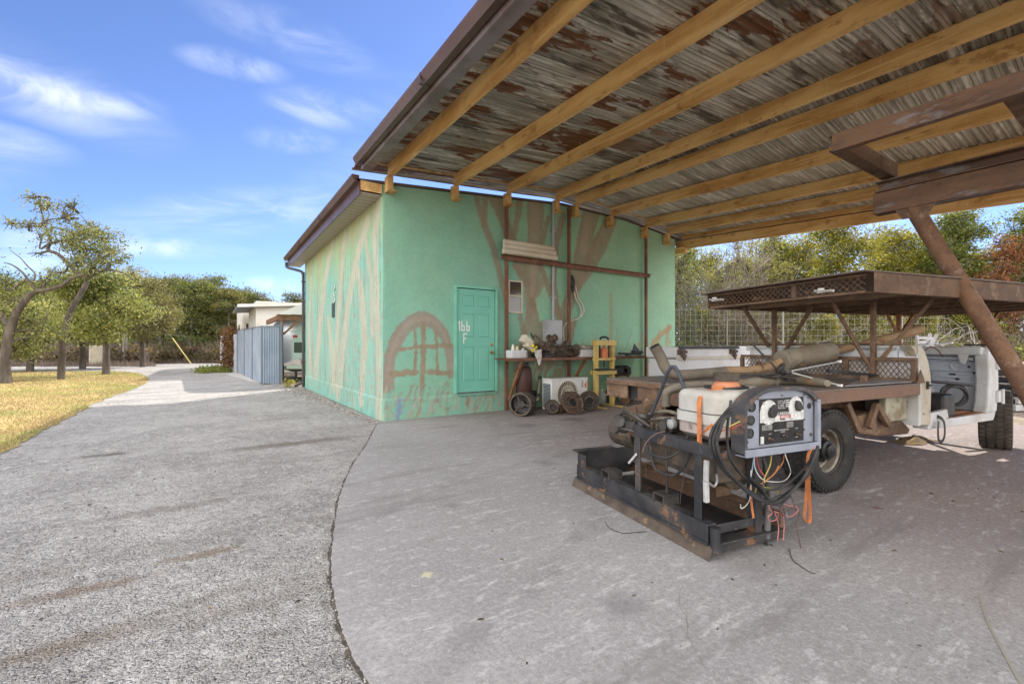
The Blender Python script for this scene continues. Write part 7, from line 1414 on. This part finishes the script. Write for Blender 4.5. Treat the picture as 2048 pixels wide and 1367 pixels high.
# pallets
for k in range(7):
    pl = thing('wood_pallet', ('topmost pallet with worn red paint on the stack right of the cab' if k == 6 else 'grey wooden pallet in the stack behind the front wheel'), 'pallet', (*fr_(2010, 9.7+.05*(k % 3))[:2], .14*k), -.35+.05*(k % 3), 'pallets in the stack behind the front wheel')
    mt_ = pm('red_pallet_paint', (.32, .12, .10, 1), (.42, .36, .33, 1), 8, rough=.9) if k == 6 else M['pale']
    part('deck', mt_, pl, lambda mb: [mb.bb((-.6, -.5+.15*i, .10), (.6, -.39+.15*i, .122)) for i in range(7)]); part('runner', M['pale'], pl, lambda mb: [mb.bb((-.6, y, 0), (.6, y+.05, .10)) for y in (-.5, -.02, .45)])
rag2 = T.tl(gp(1825, 880)); rg = thing('tan_cloth', 'crumpled tan cloth lying on the ground under the truck', 'cloth', tuple(gp(1825, 882))); bm = bmesh.new(); bmesh.ops.create_grid(bm, x_segments=26, y_segments=16, size=1)
for q in bm.verts:
    x, y = q.co.x, q.co.y; e = max(0, 1-(x*x)**1.2)*max(0, 1-y*y); q.co = Vector((x*.36+.03*math.sin(y*5), y*.15+.05*math.sin(x*3), .006+.085*e*(.6+.4*math.sin(x*5+1.3*y)*math.cos(y*6+x*2))+.012*math.sin(x*14+y*9)*e))
me = bpy.data.meshes.new('cloth'); bm.to_mesh(me); bm.free(); me.materials.append(pm('dirty_tan_cloth', (.26, .18, .09, 1), (.16, .11, .06, 1), 12, rough=.95, bstr=.3)); me.polygons.foreach_set('use_smooth', [True]*len(me.polygons)); oc = bpy.data.objects.new('cloth', me); COL.objects.link(oc); oc.parent = rg; oc.rotation_euler = (0, 0, -.25)

# ---------------------------------------------------------------- beyond the building on the left
fn = thing('metal_fence', 'blue grey corrugated metal fence running back along the drive', 'fence', (-1.0, 9.84, 0))
ms, t, b = newmat('blue_grey_sheet'); v = coords(t); c = mix(t, step(t, noise(t, v, 1.3, 6), .35, .65), (.22, .27, .34, 1), (.30, .34, .41, 1)); c = mix(t, step(t, noise(t, coords(t, (9, 9, .5)), 2, 6, .7), .58, .72, 0, .6), c, (.46, .48, .52, 1)); c = mix(t, step(t, noise(t, v, 6, 7, .7), .62, .72, 0, .5), c, (.16, .12, .09, 1)); t.links.new(c, b.inputs['Base Color']); b.inputs['Roughness'].default_value = .45; b.inputs['Metallic'].default_value = .25
def corr(name, a, b2, z0, z1a, z1b, m, parent, pitch=.09, amp=.018):
    a, b2 = np.array(a, float), np.array(b2, float); L = np.linalg.norm(b2-a); d = (b2-a)/L; nn = np.array([-d[1], d[0]]); n = int(L/pitch*8); V = []
    for i in range(n+1): p = a+d*L*i/n+nn*amp*math.cos(i/8*6.283); f = i/n; V += [(p[0], p[1], z0), (p[0], p[1], z1a+(z1b-z1a)*f)]
    mi = ROOTM[parent.name]; V = [tuple(mi @ Vector(q)) for q in V]; return npmesh(name, V, [(2*i, 2*i+2, 2*i+3, 2*i+1) for i in range(n)], m, parent, True)
corr('return_panel', (-.99, 9.84), (-.45, 9.72), .02, 1.96, 1.98, ms, fn, .075, .02)
pp_ = [(-1.0, 9.88), (-1.10, 12.6), (-1.22, 15.4), (-1.36, 18.2)]
for k in range(3): corr('panel', pp_[k], pp_[k+1], .02, 1.96+.03*k, 1.99+.03*k, ms, fn, .18, .014)
M['fpost'] = pm('dark_blue_post', (.13, .16, .20, 1), rough=.5)
for k, (x, y) in enumerate(pp_+[(-.44, 9.70)]): part('post', M['fpost'], fn, lambda mb: mb.bb((x-.035, y-.035, 0), (x+.035, y+.035, 2.0+.03*k)), world=True)
part('cap_rail', M['fpost'], fn, lambda mb: (mb.beam((-1.0, 9.9, 1.985), (-1.36, 18.2, 2.09), .06, .03), mb.beam((-1.0, 9.83, 1.985), (-.45, 9.71, 1.985), .05, .03)), world=True)
wl_ = thing('garden_wall', 'low pale wall end past the metal fence overgrown by a brown vine', 'wall', (-1.6, 20.5, 0)); part('wall', pm('pale_blue_block', (.44, .46, .50, 1), (.36, .38, .42, 1), 3, rough=.8), wl_, lambda mb: mb.beam((-1.37, 18.4, .95), (-1.95, 23.2, .95), .15, 1.9), world=True)
vn = thing('brown_vine', 'dry brown vine climbing over the pale wall end', 'vine', (-1.55, 20, 0)); rs = np.random.RandomState(31)
V, F, C_ = leaves(rs, [(-.02-.1*k*.4, -.9+.45*k, z, .14, .3, .32, 10, 26) for k in range(5) for z in (.5, 1.0, 1.5, 1.95)], .06, [(.16, .085, .04), (.22, .12, .055), (.10, .06, .035)], .5, .12); npmesh('foliage', V, F, M['leaf'], vn, cols=C_)
part('stem', M['twig'], vn, lambda mb: [mb.tube(spline([(-.04, rs.uniform(-1, 1), 0), (-.1, rs.uniform(-1, 1), .9), (-.05, rs.uniform(-1, 1), 1.9)], 4), .012, 4) for _ in range(9)] and None)
# white outbuilding with an overhanging roof
ob = thing('white_outbuilding', 'low white building with a flat overhanging roof behind the fence', 'building', (*fl(590, 24)[:2], 0)); D_ = 22.
q = lambda x, y, D: ad(x, y, D)
M['wht'] = pm('white_siding', (.66, .63, .57, 1), (.58, .54, .47, 1), 1.5, rough=.7, bstr=.1)  # warm white siding with broad random patches
a0 = ad(512, 692, 21.5); zt1 = ad(512, 612, 21.5)[2]
part('wall', M['wht'], ob, lambda mb: mb.bb((a0[0], a0[1], 0), (a0[0]+4.5, a0[1]+5, zt1+.25)), world=True)
part('roof', pm('grey_roof_metal', (.20, .21, .22, 1), rough=.5), ob, lambda mb: mb.prism([(a0[0]-.75, a0[1]-.3, zt1-.05), (a0[0]+5, a0[1]-.3, zt1+.38), (a0[0]+5, a0[1]+5.3, zt1+.38), (a0[0]-.75, a0[1]+5.3, zt1-.05)], (0, 0, .10)), world=True)
part('fascia', M['wht'], ob, lambda mb: mb.prism([(a0[0]-.77, a0[1]-.33, zt1-.10), (a0[0]+5, a0[1]-.33, zt1+.33), (a0[0]+5, a0[1]-.33, zt1+.46), (a0[0]-.77, a0[1]-.33, zt1+.03)], (0, .025, 0)), world=True)
ob2 = thing('white_trailer', 'white trailer end with dark window slots left of the white building', 'trailer', (*ad(492, 692, 26)[:2], 0)); b0_ = ad(482, 692, 26); zt2 = ad(490, 608, 26)[2]
part('body', M['wht'], ob2, lambda mb: mb.bb((b0_[0], b0_[1], .4), (b0_[0]+2.4, b0_[1]+5, zt2)), world=True, bevel=.12); part('window', gl, ob2, lambda mb: [mb.bb((b0_[0]-.012, b0_[1]+1.2+k*1.3, 1.5), (b0_[0]+.0, b0_[1]+1.8+k*1.3, 2.6)) for k in range(2)] and None, world=True); part('window', gl, ob2, lambda mb: mb.bb((b0_[0]+.25, b0_[1]-.012, 1.2), (b0_[0]+.55, b0_[1], 2.6)), world=True); part('wheel', M['black'], ob2, lambda mb: mb.tube([(b0_[0]+.3, b0_[1]+2, .36), (b0_[0]+.5, b0_[1]+2, .36)], .36, 18), world=True, auto=True)
# silver travel trailer under a timber shelter
at_ = ad(592, 692, 17.2); sv, t, b = newmat('polished_aluminium'); b.inputs['Base Color'].default_value = (.62, .63, .65, 1); b.inputs['Metallic'].default_value = .5; b.inputs['Roughness'].default_value = .42; bump(t, b, noise(t, coords(t), 1.5, 3), .15, .05)
al = thing('silver_trailer', 'rounded silver aluminium travel trailer parked behind the metal fence', 'trailer', (at_[0]+.55, at_[1], 0))
def shell():
    V = []; F = []; ys = [0, .04, .14, .32, .6, 1.0, 3.5]; ins = [.62, .44, .28, .15, .06, 0, 0]; n = 26
    for y, s_ in zip(ys, ins):
        w_, h0, h1 = 1.15-s_*.8, .55+s_*.35, 2.62-s_*.75
        for k in range(n):
            a = k/(n-1)*math.pi; c_, d_ = math.cos(a), math.sin(a); V.append((-w_*math.copysign(abs(c_)**.55, c_), y, h0+(h1-h0)*abs(d_)**.6))
    for i in range(len(ys)-1):
        for k in range(n-1): F.append((i*n+k, i*n+k+1, (i+1)*n+k+1, (i+1)*n+k))
    mb = MB(); mb.add(V, F); mb.add(V[:n], [tuple(range(n))]); return mb
bd = shell().build('body', sv, al, smooth=True)
part('window', gl, bd, lambda mb: mb.bb((-.62, -.012, 1.05), (-.1, -.002, 1.45)), bevel=.04)
part('tail_light', M['pred'], bd, lambda mb: mb.bb((-.66, -.02, 1.62), (-.50, -.004, 1.72))); part('window_trim', M['bright'], bd, lambda mb: (mb.bb((-.75, -.02, 1.52), (.75, -.005, 1.545)), mb.bb((-.8, -.02, 1.86), (.8, -.005, 1.88))))
part('bumper', M['bright'], al, lambda mb: (mb.bb((-.95, -.25, .42), (.95, .1, .60)), mb.bb((-.4, -.3, .5), (.3, -.05, .85))), bevel=.05); part('tyre', M['rubber'], al, lambda mb: mb.tube([(-1.0, 1.6, .34), (-.8, 1.6, .34)], .34, 20), auto=True); part('frame', M['black'], al, lambda mb: (mb.bb((-.7, -.1, .34), (.7, 3, .42)),)); 
for sx in (-.6, .2): part('stand', M['black'], al, lambda mb: mb.bb((sx, -.1, 0), (sx+.08, 0, .34)))
sh = thing('timber_shelter', 'brown timber shelter with a pale arched roof over the silver trailer', 'shelter', (at_[0], at_[1]-.9, 0)); M['timb'] = pm('brown_timber', (.16, .085, .045, 1), (.22, .12, .07, 1), 4, rough=.8)
s0 = ad(563, 692, 15.9); zs = ad(563, 640, 15.9)[2]
part('post', M['timb'], sh, lambda mb: mb.bb((s0[0]-.05, s0[1]-.05, 0), (s0[0]+.05, s0[1]+.05, zs)), world=True); part('post', M['timb'], sh, lambda mb: mb.bb((s0[0]+2.4, s0[1]-.05, 0), (s0[0]+2.5, s0[1]+.05, zs)), world=True)
part('beam', M['timb'], sh, lambda mb: (mb.bb((s0[0]-.15, s0[1]-.04, zs), (s0[0]+2.7, s0[1]+.04, zs+.2)), mb.bb((s0[0]-.08, s0[1]+.041, zs+.02), (s0[0]-.0, s0[1]+4.5, zs+.2))), world=True)
for dx in ((.05, .55), (2.4, 1.9)): part('brace', M['timb'], sh, lambda mb: mb.beam((s0[0]+dx[0], s0[1], zs-.5), (s0[0]+dx[1], s0[1], zs), .07, .07), world=True)
part('arched_roof', pm('pale_roof_sheet', (.60, .58, .56, 1), rough=.5), sh, lambda mb: mb.add([(s0[0]-.1+2.8*k/12, s0[1]-.2+4.9*j, zs+.21+.52*math.sin(math.pi*k/12)) for j in (0, 1) for k in range(13)]+[(s0[0]-.1+2.8*k/12, s0[1]-.2, zs+.205) for k in range(13)], [(k, k+1, 14+k, 13+k) for k in range(12)]+[(k, k+1, 27+k, 26+k) for k in range(12)]), world=True)
# guy wire guard, white cabinet, weeds
gw = thing('guy_wire', 'pale yellow guard on a slanting guy wire at the bend of the drive', 'guy wire', tuple(gp(382, 728))); g0_ = gp(382, 727); top_ = ad(345, 676, float((g0_-CAM)@Wv)-.6); tt = ad(250, 560, float((g0_-CAM)@Wv)-2.)
part('guard', pm('faded_yellow_plastic', (.62, .52, .16, 1), rough=.5), gw, lambda mb: mb.tube([g0_, top_], .035, 8), world=True); part('cable', M['wire'], gw, lambda mb: mb.tube([top_, tt], .008, 5), world=True)
up_ = thing('utility_pole', 'grey utility pole hidden among the oaks above the slanting guy wire', 'pole', (tt[0], tt[1], 0)); part('pole', M['greybark'], up_, lambda mb: mb.tube([(0, 0, -.05), (0, 0, tt[2]+.6)], [.14, .1], 12), auto=True)
cb_ = thing('white_cabinet', 'white metal cabinet standing under the oaks beyond the lawn', 'cabinet', (*gp(194, 731)[:2], 0)); part('case', M['wht'], cb_, lambda mb: mb.bb((-.35, -.3, .06), (.35, .3, 1.35)), bevel=.03); part('door', M['cream'], cb_, lambda mb: mb.bb((-.30, -.315, .15), (.30, -.301, 1.28)), bevel=.004); part('plinth', M['greybark'], cb_, lambda mb: mb.bb((-.4, -.35, 0), (.4, .35, .06)))
wd = thing('weed_clump', 'small yellow green weed at the foot of the downspout', 'weed', (-.35, 7.9, 0)); rs = np.random.RandomState(5); V, F, C_ = leaves(rs, [(0, 0, .12, .22, .22, .1, 8, 30)], .035, [(.35, .30, .06), (.22, .24, .05), (.3, .22, .08)], .35, .09); npmesh('foliage', V, F, M['leaf'], wd, cols=C_)
gpch = thing('grass_patch', 'green grass patch at the foot of the pale wall end', 'grass patch', (-2.2, 21.5, 0), kind='stuff'); V, F, C_ = leaves(rs, [(rs.uniform(-.7, .5), rs.uniform(-3, 2), .05, .3, .4, .04, 5, 26) for _ in range(40)], .06, [(.16, .20, .05), (.24, .24, .07), (.12, .15, .04)], .3, .12); npmesh('blades', V, F, M['leaf'], gpch, cols=C_)
